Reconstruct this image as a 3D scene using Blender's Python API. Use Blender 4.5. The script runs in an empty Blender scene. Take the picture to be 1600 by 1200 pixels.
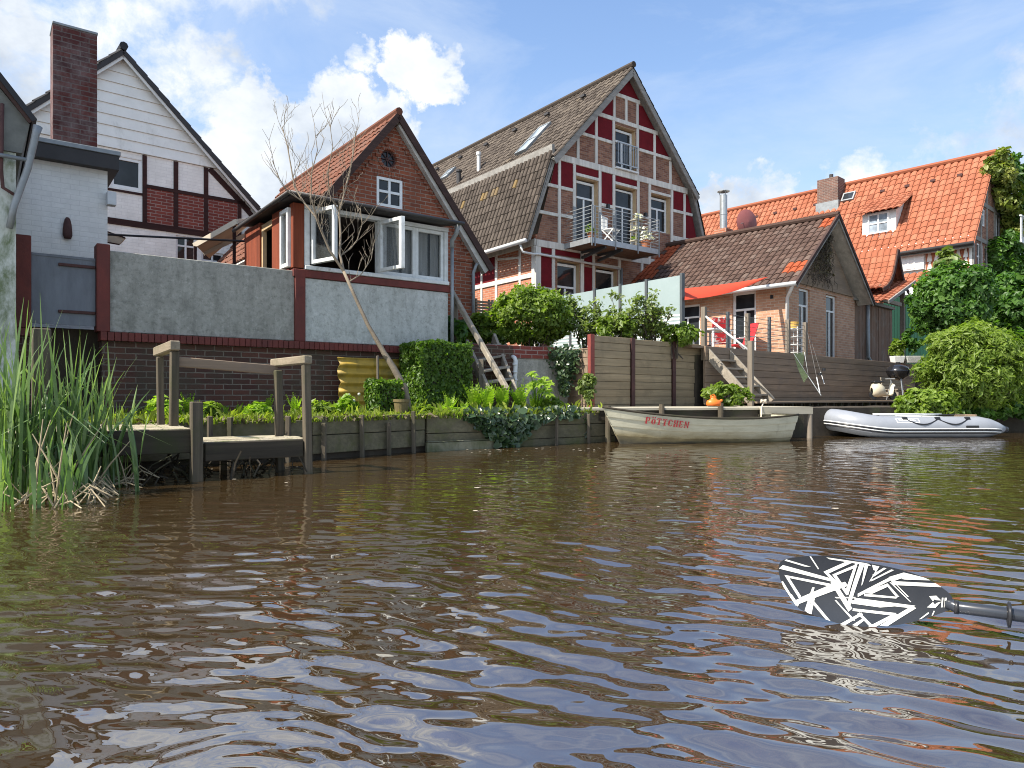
import bpy, math, random
import numpy as np
from mathutils import Vector, Matrix
from mathutils.geometry import tessellate_polygon
random.seed(7); RNG = np.random.default_rng(7)
scene = bpy.context.scene
R = math.radians

# ---------------------------------------------------------------- camera
H = 0.70                                   # eye height over the water, seen from a paddle craft
cam_d = bpy.data.cameras.new('camera'); cam = bpy.data.objects.new('camera', cam_d)
scene.collection.objects.link(cam)
cam.location = (0, 0, H); cam.rotation_euler = (R(90), 0, 0)
cam_d.sensor_width = 36; cam_d.lens = 36 * 1110 / 1600; cam_d.shift_y = 22 / 1600
cam_d.clip_start = 0.02; cam_d.clip_end = 2000
scene.camera = cam

# ---------------------------------------------------------------- sun and sky
SUN_EL, SUN_AZ = 50, 241                   # azimuth clockwise from +Y (the view direction)
sd = bpy.data.lights.new('sun', 'SUN'); sun = bpy.data.objects.new('sun', sd); scene.collection.objects.link(sun)
sd.energy = 5.0; sd.angle = R(0.5); sd.color = (1, .93, .82)
sdir = Vector((math.sin(R(SUN_AZ)) * math.cos(R(SUN_EL)), math.cos(R(SUN_AZ)) * math.cos(R(SUN_EL)), math.sin(R(SUN_EL))))
sun.rotation_euler = sdir.to_track_quat('Z', 'Y').to_euler(); sun.location = sdir * 50
vs = scene.view_settings
vs.view_transform = 'Standard'; vs.look = 'None'; vs.gamma = 1; vs.exposure = 0.96; vs.use_curve_mapping = False
scene.cycles.use_denoising = True; scene.cycles.filter_width = 1.05
scene.cycles.max_bounces = 8; scene.cycles.transparent_max_bounces = 16

world = bpy.data.worlds.new('World'); scene.world = world; world.use_nodes = True
nt = world.node_tree; nt.nodes.clear()
def N(t, **k):
    n = nt.nodes.new(t)
    for a, b in k.items(): setattr(n, a, b)
    return n
def LK(a, b): nt.links.new(a, b)
def math_node(op, a, b=None, clamp=False):
    n = N('ShaderNodeMath', operation=op); n.use_clamp = clamp
    for i, v in enumerate((a, b)):
        if v is None: continue
        if isinstance(v, (int, float)): n.inputs[i].default_value = v
        else: LK(v, n.inputs[i])
    return n.outputs[0]
def ramp(src, stops):
    n = N('ShaderNodeValToRGB'); cr = n.color_ramp
    while len(cr.elements) < len(stops): cr.elements.new(.5)
    for e, (p, c) in zip(cr.elements, stops):
        e.position = p; e.color = (c[0], c[1], c[2], 1) if isinstance(c, (tuple, list)) else (c, c, c, 1)
    LK(src, n.inputs[0]); return n.outputs[0]
def mixc(fac, a, b, bt='MIX'):
    n = N('ShaderNodeMix', data_type='RGBA', blend_type=bt)
    for i, v in ((0, fac), (6, a), (7, b)):
        if isinstance(v, (int, float)): n.inputs[i].default_value = v
        elif isinstance(v, (tuple, list)): n.inputs[i].default_value = (v[0], v[1], v[2], 1)
        else: LK(v, n.inputs[i])
    return n.outputs[2]
def noise(vec, scale, detail=5, rough=.55, dist=0):
    n = N('ShaderNodeTexNoise'); n.inputs['Scale'].default_value = scale; n.inputs['Detail'].default_value = detail
    n.inputs['Roughness'].default_value = rough; n.inputs['Distortion'].default_value = dist
    if vec is not None: LK(vec, n.inputs['Vector'])
    return n.outputs[0]
def mapping(vec, sc=(1, 1, 1), loc=(0, 0, 0), rot=(0, 0, 0)):
    n = N('ShaderNodeMapping'); n.inputs['Scale'].default_value = sc; n.inputs['Location'].default_value = loc; n.inputs['Rotation'].default_value = rot
    LK(vec, n.inputs['Vector']); return n.outputs[0]

sky = N('ShaderNodeTexSky', sky_type='NISHITA'); sky.sun_disc = False
sky.sun_elevation = R(SUN_EL); sky.sun_rotation = R(SUN_AZ); sky.air_density = 1.3; sky.dust_density = 1.6; sky.ozone_density = 2.0
dirv = N('ShaderNodeTexCoord').outputs['Generated']
def cdir(px, py):                          # compass direction and height of a cloud
    d = Vector(((px - 800) / 1110, 1, (622 - py) / 1110)); return d.normalized()
CLOUDS = [  # where, angular radius in degrees, weight: low cumulus banks, and looser veils
    ((545, 200), 3.5, 1.05), ((600, 190), 2.4, 1.0), ((480, 225), 3.2, .95), ((400, 225), 3.4, 1.0), ((350, 285), 3.0, .9), ((430, 300), 4.6, 1.0), ((545, 260), 4.2, 1),
    ((385, 170), 2.6, .9), ((640, 92), 1.9, .9), ((668, 112), 1.9, .9), ((695, 132), 1.5, .75), ((626, 66), 1.3, .85),
    ((300, 110), 3.2, .75), ((215, 60), 4.0, .52), ((240, 150), 5.0, .5), ((330, 130), 2.4, .62), ((60, 150), 6, .5), ((170, 20), 4, .5), ((20, 30), 5, .42),
    ((565, 85), 1.2, .62), ((1110, 330), 2.2, .9), ((1180, 340), 3.0, .85), ((1240, 322), 1.6, .8), ((1350, 315), 3, .6), ((1500, 300), 4, .5),
    ((-300, 100), 14, .8), ((1900, 200), 12, .55), ((200, -420), 14, .7)]
def warp_dir(scale, amt, src):
    n = N('ShaderNodeTexNoise'); n.inputs['Scale'].default_value = scale; n.inputs['Detail'].default_value = 7; n.inputs['Roughness'].default_value = .62; LK(dirv, n.inputs['Vector'])
    a = N('ShaderNodeVectorMath', operation='SUBTRACT'); LK(n.outputs['Color'], a.inputs[0]); a.inputs[1].default_value = (.5, .5, .5)
    b = N('ShaderNodeVectorMath', operation='SCALE'); LK(a.outputs[0], b.inputs[0]); b.inputs['Scale'].default_value = amt
    c = N('ShaderNodeVectorMath', operation='ADD'); LK(src, c.inputs[0]); LK(b.outputs[0], c.inputs[1]); return c.outputs[0]
wdir = N('ShaderNodeVectorMath', operation='NORMALIZE'); LK(warp_dir(34, .06, warp_dir(11, .11, dirv)), wdir.inputs[0])
acc = None
for (pxy, rad, w) in CLOUDS:
    d = cdir(*pxy)
    vm = N('ShaderNodeVectorMath', operation='DOT_PRODUCT'); LK(wdir.outputs[0], vm.inputs[0]); vm.inputs[1].default_value = d
    mr = N('ShaderNodeMapRange', interpolation_type='SMOOTHSTEP'); LK(vm.outputs['Value'], mr.inputs[0])
    mr.inputs[1].default_value = math.cos(R(rad * 1.5)); mr.inputs[2].default_value = math.cos(R(rad * .25)); mr.inputs[3].default_value = 0; mr.inputs[4].default_value = w
    acc = mr.outputs[0] if acc is None else math_node('MAXIMUM', acc, mr.outputs[0])
n1 = noise(mapping(dirv, (1, 1, 1.2)), 12, 10, .66, .25)
n2 = noise(mapping(dirv, (1, 1, 1.6), (3, 1, 2)), 3.2, 6, .55, .4)
body = math_node('ADD', acc, math_node('MULTIPLY', math_node('SUBTRACT', n1, .5), math_node('ADD', .5, math_node('MULTIPLY', acc, 2.5))))
cum = ramp(body, [(.34, 0), (.56, .55), (.74, 1)])
veil = math_node('MULTIPLY', ramp(noise(mapping(dirv, (1.2, .7, 3.2), (0, 0, .4), (0, R(25), 0)), 2.6, 8, .62, .6), [(.42, 0), (.70, 1)]), .55)
haze_low = N('ShaderNodeSeparateXYZ'); LK(dirv, haze_low.inputs[0])
low = ramp(haze_low.outputs[2], [(.0, .75), (.16, .42), (.42, .06), (.62, 0)])
west = ramp(math_node('ADD', math_node('MULTIPLY', haze_low.outputs[0], -.8), .2), [(.25, 0), (.8, .32)])
shade = ramp(noise(mapping(dirv, (1, 1, 1.3), (.06, 0, .05)), 7, 6, .6), [(.34, (4.6, 5.2, 6.1)), (.52, (6.6, 7.1, 7.7)), (.68, (8.3, 8.4, 8.6))])
base_sky = mixc(1.0, sky.outputs[0], (1.48, 1.62, 1.84), 'MULTIPLY')
c0 = mixc(math_node('MAXIMUM', veil, west), base_sky, (5.4, 6.3, 7.7))
c1 = mixc(low, c0, (5.9, 6.7, 7.7))
c2 = mixc(cum, c1, shade)
back_fill = mixc(ramp(math_node('ADD', math_node('MULTIPLY', haze_low.outputs[1], -.5), .5), [(.45, 0), (.8, 1)]), c2, mixc(1.0, c2, (1.28, 1.2, 1.08), 'MULTIPLY'))   # sky behind the viewer brightened and warmed, added fill for the shaded gables
bg = N('ShaderNodeBackground'); LK(back_fill, bg.inputs[0]); bg.inputs[1].default_value = 0.069
wo = N('ShaderNodeOutputWorld'); LK(bg.outputs[0], wo.inputs[0])

# ---------------------------------------------------------------- surveying helpers
F_, CX, YH = 1110.0, 800.0, 622.0
def at(px, py, Y): return Vector(((px - CX) / F_ * Y, Y, H + (YH - py) / F_ * Y))
class Fr:                                  # a plan frame: x along a facade, y into the building, z up
    def __init__(s, px=None, Y=None, z=0, th=53, xy=None):
        s.x, s.y = xy if xy else ((px - CX) / F_ * Y, Y); s.z = z; t = R(th); s.yaw = R(90 - th)
        s.u = (math.sin(t), math.cos(t)); s.v = (-math.cos(t), math.sin(t))
        s.mat = Matrix.Translation((s.x, s.y, s.z)) @ Matrix.Rotation(s.yaw, 4, 'Z')
        s.inv = s.mat.inverted()
    def front(s, px, py=YH, b=0):
        r = (px - CX) / F_; ox = s.x + s.v[0] * b; oy = s.y + s.v[1] * b
        a = (r * oy - ox) / (s.u[0] - r * s.u[1]); Y = oy + a * s.u[1]
        return a, H + (YH - py) / F_ * Y - s.z
    def side(s, px, py=YH, a=0):
        r = (px - CX) / F_; ox = s.x + s.u[0] * a; oy = s.y + s.u[1] * a
        b = (r * oy - ox) / (s.v[0] - r * s.v[1]); Y = oy + b * s.v[1]
        return b, H + (YH - py) / F_ * Y - s.z
    def plane(s, px, py, p, n):            # where a sight line meets a plane given in this frame
        o = s.inv @ Vector((0, 0, H)); d = (s.inv.to_3x3() @ Vector(((px - CX) / F_, 1, (YH - py) / F_)))
        n = Vector(n); t = (Vector(p) - o).dot(n) / d.dot(n); return o + d * t
    def w(s, a, b, z): return s.mat @ Vector((a, b, z))

# ---------------------------------------------------------------- mesh and object helpers
COL = scene.collection
XF = {}
class MB:
    def __init__(s): s.v = []; s.f = []; s.m = []; s.r = []; s.has_r = False; s.mi = 0
    def face(s, pts, rnd=None):
        i = len(s.v); s.v += [tuple(p) for p in pts]; s.f.append(tuple(range(i, i + len(pts)))); s.m.append(s.mi)
        s.r.append(rnd if rnd is not None else 0.0)
        if rnd is not None: s.has_r = True
    def grid(s, rows, close=False, rnd=None):     # rows of equal length, shared verts
        i0 = len(s.v); n = len(rows[0])
        for r in rows: s.v += [tuple(p) for p in r]
        for j in range(len(rows) - 1):
            for k in range(n if close else n - 1):
                k2 = (k + 1) % n
                s.f.append((i0 + j * n + k, i0 + j * n + k2, i0 + (j + 1) * n + k2, i0 + (j + 1) * n + k)); s.m.append(s.mi); s.r.append(rnd or 0.0)
    def hexa(s, p):                               # 8 corners: bottom 4 ccw, top 4 ccw
        i = len(s.v); s.v += [tuple(q) for q in p]
        for f in ((3, 2, 1, 0), (4, 5, 6, 7), (0, 1, 5, 4), (1, 2, 6, 5), (2, 3, 7, 6), (3, 0, 4, 7)):
            s.f.append(tuple(i + k for k in f)); s.m.append(s.mi); s.r.append(0.0)
    def box(s, x0, x1, y0, y1, z0, z1, j=0):
        p = [(x0, y0, z0), (x1, y0, z0), (x1, y1, z0), (x0, y1, z0), (x0, y0, z1), (x1, y0, z1), (x1, y1, z1), (x0, y1, z1)]
        if j: p = [tuple(c + random.uniform(-j, j) for c in q) for q in p]
        s.hexa(p)
    def beam(s, p, q, w, h, up=(0, 0, 1)):
        p = Vector(p); q = Vector(q); d = (q - p).normalized(); up = Vector(up)
        if abs(d.dot(up)) > .98: up = Vector((0, 1, 0))
        sd = d.cross(up).normalized(); u2 = sd.cross(d).normalized()
        a, b = sd * (w / 2), u2 * (h / 2)
        s.hexa([p - a - b, p + a - b, q + a - b, q - a - b, p - a + b, p + a + b, q + a + b, q - a + b])
    def tube(s, pts, rad, n=8, cap=True):
        pts = [Vector(p) for p in pts]; rad = rad if isinstance(rad, (list, tuple)) else [rad] * len(pts)
        rows = []; ref = None
        for i, p in enumerate(pts):
            d = (pts[min(i + 1, len(pts) - 1)] - pts[max(i - 1, 0)]).normalized()
            if ref is None:
                ref = Vector((0, 0, 1)) if abs(d.z) < .9 else Vector((1, 0, 0))
            a = (ref - d * ref.dot(d)).normalized(); b = d.cross(a); ref = a
            rows.append([p + (a * math.cos(2 * math.pi * k / n) + b * math.sin(2 * math.pi * k / n)) * rad[i] for k in range(n)])
        i0 = len(s.v); s.grid(rows, True)
        if cap:
            s.f.append(tuple(i0 + k for k in range(n))[::-1]); s.m.append(s.mi); s.r.append(0.0)
            j = i0 + (len(rows) - 1) * n; s.f.append(tuple(j + k for k in range(n))); s.m.append(s.mi); s.r.append(0.0)
    def cyl(s, c, r, z0, z1, n=16, r1=None):
        s.tube([(c[0], c[1], z0), (c[0], c[1], z1)], [r, r if r1 is None else r1], n)
    def lathe(s, c, prof, n=20):
        s.grid([[(c[0] + r * math.cos(2 * math.pi * k / n), c[1] + r * math.sin(2 * math.pi * k / n), c[2] + z) for k in range(n)] for r, z in prof], True)
    def prism(s, poly, P, d0, d1):                # polygon (s,z) mapped by P(s,z,d), given thickness
        tri = tessellate_polygon([[Vector((a, b, 0)) for a, b in poly]])
        for t in tri:
            s.face([P(*poly[k], d0) for k in t]); s.face([P(*poly[k], d1) for k in t[::-1]])
        n = len(poly)
        for k in range(n):
            a, b = poly[k], poly[(k + 1) % n]
            s.face([P(*a, d0), P(*b, d0), P(*b, d1), P(*a, d1)])
    def pbox(s, P, s0, s1, z0, z1, d0, d1):
        s.hexa([P(s0, z0, d0), P(s1, z0, d0), P(s1, z0, d1), P(s0, z0, d1), P(s0, z1, d0), P(s1, z1, d0), P(s1, z1, d1), P(s0, z1, d1)])
    def pbeam(s, P, a, b, w, d0, d1):             # bar in a wall plane between two (s,z) points
        ax, az = a; bx, bz = b; l = math.hypot(bx - ax, bz - az); nx, nz = -(bz - az) / l * w / 2, (bx - ax) / l * w / 2
        c = [(ax - nx, az - nz), (bx - nx, bz - nz), (bx + nx, bz + nz), (ax + nx, az + nz)]
        s.hexa([P(*c[0], d0), P(*c[1], d0), P(*c[1], d1), P(*c[0], d1), P(*c[3], d0), P(*c[2], d0), P(*c[2], d1), P(*c[3], d1)])
    def build(s, name, mats, parent=None, world=False, smooth=False, bevel=0, weld=False, loc=None):
        v = [Vector(p) for p in s.v]
        if world and parent is not None:
            inv = XF[parent.name].inverted(); v = [inv @ p for p in v]
        if loc is not None: v = [p - Vector(loc) for p in v]
        me = bpy.data.meshes.new(name); me.from_pydata([tuple(p) for p in v], [], s.f)
        mats = mats if isinstance(mats, (list, tuple)) else [mats]
        for m in mats: me.materials.append(m)
        me.polygons.foreach_set('material_index', s.m)
        if s.has_r:
            at_ = me.attributes.new('rnd', 'FLOAT', 'FACE'); at_.data.foreach_set('value', s.r)
        me.polygons.foreach_set('use_smooth', [bool(smooth)] * len(me.polygons))
        me.update()
        o = bpy.data.objects.new(name, me); COL.objects.link(o)
        if parent is not None: o.parent = parent
        if loc is not None: o.location = loc; XF[o.name] = Matrix.Translation(loc)
        elif parent is not None: XF[o.name] = XF[parent.name]
        else: XF[o.name] = Matrix.Identity(4)
        if bevel:
            b = o.modifiers.new('bevel', 'BEVEL'); b.width = bevel; b.segments = 1; b.limit_method = 'ANGLE'; b.angle_limit = R(40)
        return o
def tag(o, label, cat, group=None, kind=None):
    if label: o['label'] = label
    if cat: o['category'] = cat
    if group: o['group'] = group
    if kind: o['kind'] = kind
    return o
def thing(name, label, cat, fr=None, loc=None, group=None, yaw=0):
    o = bpy.data.objects.new(name, None); COL.objects.link(o); o.empty_display_size = .1
    if fr is not None: o.location = (fr.x, fr.y, fr.z); o.rotation_euler = (0, 0, fr.yaw); XF[o.name] = fr.mat
    else: o.location = loc; o.rotation_euler = (0, 0, yaw); XF[o.name] = Matrix.Translation(loc) @ Matrix.Rotation(yaw, 4, 'Z')
    return tag(o, label, cat, group)
def PF(y0=0): return lambda s, z, d: (s, y0 + d, z)           # front wall, d grows inward
def PS(x0=0): return lambda s, z, d: (x0 + d, s, z)           # left side wall, d grows inward
def wall(name, mat, parent, P, poly, holes=(), dep=.18):
    mb = MB(); loops = [[Vector((a, b, 0)) for a, b in poly]]
    hl = [[(h[0], h[2]), (h[1], h[2]), (h[1], h[3]), (h[0], h[3])] if len(h) == 4 and not isinstance(h[0], tuple) else list(h) for h in holes]
    for h in hl: loops.append([Vector((a, b, 0)) for a, b in h])
    flat = [p for l in [poly] + hl for p in l]
    for t in tessellate_polygon(loops): mb.face([P(*flat[k], 0) for k in t])
    for h in hl:
        for k in range(len(h)):
            a, b = h[k], h[(k + 1) % len(h)]; mb.face([P(*a, 0), P(*b, 0), P(*b, dep), P(*a, dep)])
    return mb.build(name, mat, parent)
def window(parent, P, s0, s1, z0, z1, d, fm, gm, fw=.06, mull=(), trans=(), name='window', ft=.06, label=None, sill=None, tm=None):
    mb = MB(); bar = tm or fw * .85
    mb.pbox(P, s0, s0 + fw, z0, z1, d, d + ft); mb.pbox(P, s1 - fw, s1, z0, z1, d, d + ft)
    mb.pbox(P, s0 + fw, s1 - fw, z0, z0 + fw, d, d + ft); mb.pbox(P, s0 + fw, s1 - fw, z1 - fw, z1, d, d + ft)
    for (f, a, b) in mull:
        x = s0 + (s1 - s0) * f; mb.pbox(P, x - bar / 2, x + bar / 2, z0 + (z1 - z0) * a + (fw if a == 0 else 0), z0 + (z1 - z0) * b - (fw if b == 1 else 0), d + .004, d + ft - .004)
    for f in trans:
        z = z0 + (z1 - z0) * f; mb.pbox(P, s0 + fw, s1 - fw, z - bar / 2, z + bar / 2, d + .008, d + ft - .008)
    o = mb.build(name, fm, parent, bevel=.004)
    if label: o['label'] = label
    g = MB(); g.pbox(P, s0 + fw * .6, s1 - fw * .6, z0 + fw * .6, z1 - fw * .6, d + ft * .55, d + ft * .55 + .012); g.build('pane', gm, o)
    if sill:
        sb = MB(); sb.pbox(P, s0 - .04, s1 + .04, z0 - .05, z0 - .004, d - .14, d + ft); sb.build('sill', sill, o, bevel=.004)
    return o
def tiles(name, mat, parent, O, U, V, L, S, tw=.21, th=.32, amp=.028, lip=.022, fn=None, jit=.004, world=False):
    O, U, V = Vector(O), Vector(U).normalized(), Vector(V).normalized(); Nn = U.cross(V).normalized()
    if Nn.z < 0: Nn = -Nn
    nx = max(1, round(L / tw)); ny = max(1, round(S / th)); tw = L / nx; th = S / ny; K = 4
    prof = [-.55, -.55, .45, 1.0, .75, .2]; px_k = [0, .08, .15, .38, .65, .88]; K = 6
    vs_, fs, rs = [], [], []
    for j in range(ny):
        base = len(vs_); W_ = nx * K + 1
        jj = [random.uniform(-jit, jit) for _ in range(nx + 1)]
        for row in range(3):
            vv = (j + (1 if row == 2 else 0)) * th; 
            for k in range(W_):
                h = amp * prof[k % K] + jj[k // K]
                off = 0 if row == 0 else (lip if row == 1 else .002)
                if row == 0: h = amp * prof[k % K] * .9 - .012
                vs_.append(O + U * ((k // K + px_k[k % K]) * tw) + V * (vv - (.0 if row != 1 else .012) + jj[k // K]) + Nn * (h + off))
        rr = [fn(i / nx, j / ny) if fn else random.random() for i in range(nx)]
        for row in range(2):
            for k in range(W_ - 1):
                a = base + row * W_ + k; fs.append((a, a + 1, a + 1 + W_, a + W_)); rs.append(rr[k // K])
    mb = MB(); mb.v = vs_; mb.f = fs; mb.r = rs; mb.m = [0] * len(fs); mb.has_r = True
    return mb.build(name, mat, parent, world=world)
def slab(mb, O, U, V, L, S, t):                               # roof deck below the tiles
    O, U, V = Vector(O), Vector(U).normalized(), Vector(V).normalized(); Nn = U.cross(V).normalized()
    if Nn.z < 0: Nn = -Nn
    b = [O, O + U * L, O + U * L + V * S, O + V * S]; mb.hexa([p - Nn * t for p in b] + [p - Nn * .004 for p in b])

# ---------------------------------------------------------------- materials
def new_mat(name):
    global nt
    m = bpy.data.materials.new(name); m.use_nodes = True; nt = m.node_tree; nt.nodes.clear()
    out = N('ShaderNodeOutputMaterial'); p = N('ShaderNodeBsdfPrincipled'); LK(p.outputs[0], out.inputs[0])
    return m, p, out
def ocoord(): return N('ShaderNodeTexCoord').outputs['Object']
def bump(p, hgt, s, dist=.02):
    b = N('ShaderNodeBump'); b.inputs['Strength'].default_value = s; b.inputs['Distance'].default_value = dist; LK(hgt, b.inputs['Height']); LK(b.outputs[0], p.inputs['Normal'])
def plain(name, c1, c2=None, scale=4, rough=.7, bmp=.2, metal=0, spec=.4, sc=(1, 1, 1), stain=None, stain_at=(.55, .75), stain_scale=1.2):
    m, p, o = new_mat(name); v = ocoord(); c2 = c2 or tuple(c * .75 for c in c1)
    n = noise(mapping(v, sc), scale, 8, .65)
    col = mixc(ramp(n, [(.32, 0), (.68, 1)]), c1, c2)
    if stain:
        col = mixc(ramp(noise(mapping(v, (1, 1, .55), (5, 2, 1)), stain_scale, 9, .68, .3), [(stain_at[0], 0), (stain_at[1], 1)]), col, stain)
    LK(col, p.inputs['Base Color']); p.inputs['Roughness'].default_value = rough; p.inputs['Metallic'].default_value = metal; p.inputs['Specular IOR Level'].default_value = spec
    if bmp: bump(p, noise(mapping(v, sc), scale * 6, 6, .6), bmp, .01)
    return m
def wood(name, c1, c2, axis=0, rough=.85, stain=None, fine=26):
    m, p, o = new_mat(name); v = ocoord(); sc = [fine, fine, fine]; sc[axis] = 1.2
    g = noise(mapping(v, tuple(sc)), 1.0, 6, .6, .5)
    sc2 = [7, 7, 7]; sc2[axis] = .6
    big = noise(mapping(v, tuple(sc2), (4, 4, 4)), 1.0, 4)
    col = mixc(ramp(g, [(.3, 0), (.7, 1)]), c1, c2); col = mixc(ramp(big, [(.35, 0), (.7, .55)]), col, tuple(c * .55 for c in c2))
    if stain: col = mixc(ramp(noise(v, 2.2, 8, .7), [(.5, 0), (.66, .85)]), col, stain)
    LK(col, p.inputs['Base Color']); p.inputs['Roughness'].default_value = rough; p.inputs['Specular IOR Level'].default_value = .25
    bump(p, g, .5, .006); return m
def brick(name, cA, cB, mortar, bw=.235, bh=.074, ms=.009, weather=None, wamt=.6, paint=False, wscale=1.6):
    m, p, o = new_mat(name); v = ocoord(); sx = N('ShaderNodeSeparateXYZ'); LK(v, sx.inputs[0])
    cx = N('ShaderNodeCombineXYZ'); LK(math_node('ADD', sx.outputs[0], sx.outputs[1]), cx.inputs[0]); LK(sx.outputs[2], cx.inputs[1])
    wob = N('ShaderNodeVectorMath', operation='ADD'); nz = N('ShaderNodeTexNoise'); nz.inputs['Scale'].default_value = 9; LK(v, nz.inputs['Vector'])
    scv = N('ShaderNodeVectorMath', operation='SCALE'); scv.inputs['Scale'].default_value = .012; LK(nz.outputs['Color'], scv.inputs[0])
    LK(cx.outputs[0], wob.inputs[0]); LK(scv.outputs[0], wob.inputs[1])
    b = N('ShaderNodeTexBrick'); LK(wob.outputs[0], b.inputs['Vector']); b.inputs['Scale'].default_value = 1; b.inputs['Brick Width'].default_value = bw
    b.inputs['Row Height'].default_value = bh; b.inputs['Mortar Size'].default_value = ms; b.inputs['Mortar Smooth'].default_value = .25; b.inputs['Bias'].default_value = -.1
    b.inputs['Color1'].default_value = (*cA, 1); b.inputs['Color2'].default_value = (*cB, 1); b.inputs['Mortar'].default_value = (*mortar, 1)
    col = mixc(ramp(noise(v, 2.6, 8, .7), [(.35, 0), (.75, .55)]), b.outputs[0], tuple(c * .5 for c in cA))
    if weather: col = mixc(math_node('MULTIPLY', ramp(noise(mapping(v, (1, 1, .7), (2, 3, 4)), wscale, 9, .7), [(.42, 0), (.66, 1)]), wamt), col, weather)
    LK(col, p.inputs['Base Color']); p.inputs['Roughness'].default_value = .85; p.inputs['Specular IOR Level'].default_value = .25
    hh = math_node('ADD', math_node('MULTIPLY', b.outputs['Fac'], -1), math_node('MULTIPLY', noise(v, 40, 4), .5)); bump(p, hh, .6 if not paint else .35, .012); return m
def rnd_mat(name, stops, rough=.75, speck=None, spec=.3, trans=0, tcol=None, bmp=.3, sat=None):
    m, p, o = new_mat(name); a = N('ShaderNodeAttribute', attribute_name='rnd'); v = ocoord()
    col = ramp(a.outputs['Fac'], stops)
    if speck: col = mixc(ramp(noise(v, speck[1], 9, .75), [(speck[2], 0), (speck[2] + .1, speck[3])]), col, speck[0])
    LK(col, p.inputs['Base Color']); p.inputs['Roughness'].default_value = rough; p.inputs['Specular IOR Level'].default_value = spec
    if trans:
        t = N('ShaderNodeBsdfTranslucent'); LK(mixc(1, col, tcol or (1.5, 1.7, .6), 'MULTIPLY'), t.inputs[0])
        mx = N('ShaderNodeMixShader'); mx.inputs[0].default_value = trans; LK(p.outputs[0], mx.inputs[1]); LK(t.outputs[0], mx.inputs[2]); LK(mx.outputs[0], o.inputs[0])
    elif bmp: bump(p, noise(v, 30, 5, .6), bmp, .008)
    return m
def glass_mat(name, tint=(.012, .014, .016), mixf=None):
    m, p, o = new_mat(name); v = ocoord()
    LK(mixc(ramp(noise(v, 1.6, 3), [(.4, 0), (.7, 1)]), tint, tuple(c * 2.6 for c in tint)), p.inputs['Base Color']); p.inputs['Roughness'].default_value = .03; p.inputs['Specular IOR Level'].default_value = .38
    bump(p, noise(v, 1.4, 2), .06, .03)
    if mixf:
        t = N('ShaderNodeBsdfTransparent'); mx = N('ShaderNodeMixShader'); mx.inputs[0].default_value = mixf; LK(p.outputs[0], mx.inputs[1]); LK(t.outputs[0], mx.inputs[2]); LK(mx.outputs[0], o.inputs[0])
    return m
M = {}
M['brick_red'] = brick('brick_red', (.31, .092, .045), (.18, .05, .027), (.30, .235, .185), weather=(.10, .042, .03), wamt=.45)
M['brick_bright'] = brick('brick_bright', (.50, .19, .10), (.32, .10, .055), (.46, .36, .28), weather=(.2, .09, .06), wamt=.22)
M['brick_mixed'] = brick('brick_mixed', (.34, .17, .105), (.14, .05, .035), (.30, .235, .19), bw=.2, bh=.066, ms=.007, weather=(.09, .045, .035), wamt=.4)
M['brick_tan'] = brick('brick_tan', (.56, .32, .20), (.38, .19, .115), (.52, .43, .34), weather=(.24, .14, .09), wamt=.25)
M['brick_dark'] = brick('brick_dark', (.115, .045, .032), (.055, .026, .022), (.21, .175, .14), ms=.008, weather=(.055, .052, .035), wamt=.75)
M['brick_panel'] = brick('brick_panel', (.23, .055, .04), (.14, .035, .028), (.30, .23, .2))
M['brick_chimney'] = brick('brick_chimney', (.11, .03, .024), (.042, .016, .017), (.12, .095, .085), weather=(.26, .22, .21), wamt=.4, wscale=3.5)
M['brick_white'] = brick('brick_white', (.87, .85, .80), (.82, .80, .75), (.74, .72, .68), weather=(.64, .62, .57), wamt=.4, paint=True, ms=.006)
M['brick_grey'] = brick('brick_grey', (.19, .10, .075), (.10, .062, .055), (.25, .23, .2))
M['white'] = plain('white_paint', (.70, .71, .69), (.58, .59, .57), 3, .55, .1, stain=(.36, .35, .31), stain_at=(.6, .8))
M['timber_white'] = wood('white_timber', (.72, .69, .62), (.56, .535, .48), 2, .75)
M['window_white'] = plain('window_white', (.72, .73, .72), (.64, .65, .64), 6, .4, .05)
M['window_old'] = plain('weathered_white_paint', (.66, .68, .67), (.50, .51, .49), 7, .6, .25, stain=(.30, .29, .26), stain_at=(.58, .72), stain_scale=6)
M['tan_reveal'] = plain('tan_reveal', (.50, .36, .21), (.42, .29, .16), 6, .7, .1)
M['red_panel'] = plain('painted_red_panel', (.15, .012, .017), (.11, .010, .014), 5, .85, .25, spec=.12, stain=(.085, .009, .012))
M['red_paint'] = plain('faded_red_paint', (.155, .03, .021), (.095, .02, .015), 5, .7, .3, stain=(.085, .022, .017), stain_at=(.5, .7))
M['red_wood'] = wood('red_stained_wood', (.27, .065, .028), (.16, .04, .02), 2)
M['brown_timber'] = wood('dark_brown_timber', (.055, .022, .018), (.03, .014, .013), 0)
M['concrete'] = plain('stained_concrete', (.38, .37, .325), (.22, .215, .185), 9, .92, .9, stain=(.14, .14, .115), stain_at=(.44, .72), stain_scale=9)
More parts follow.
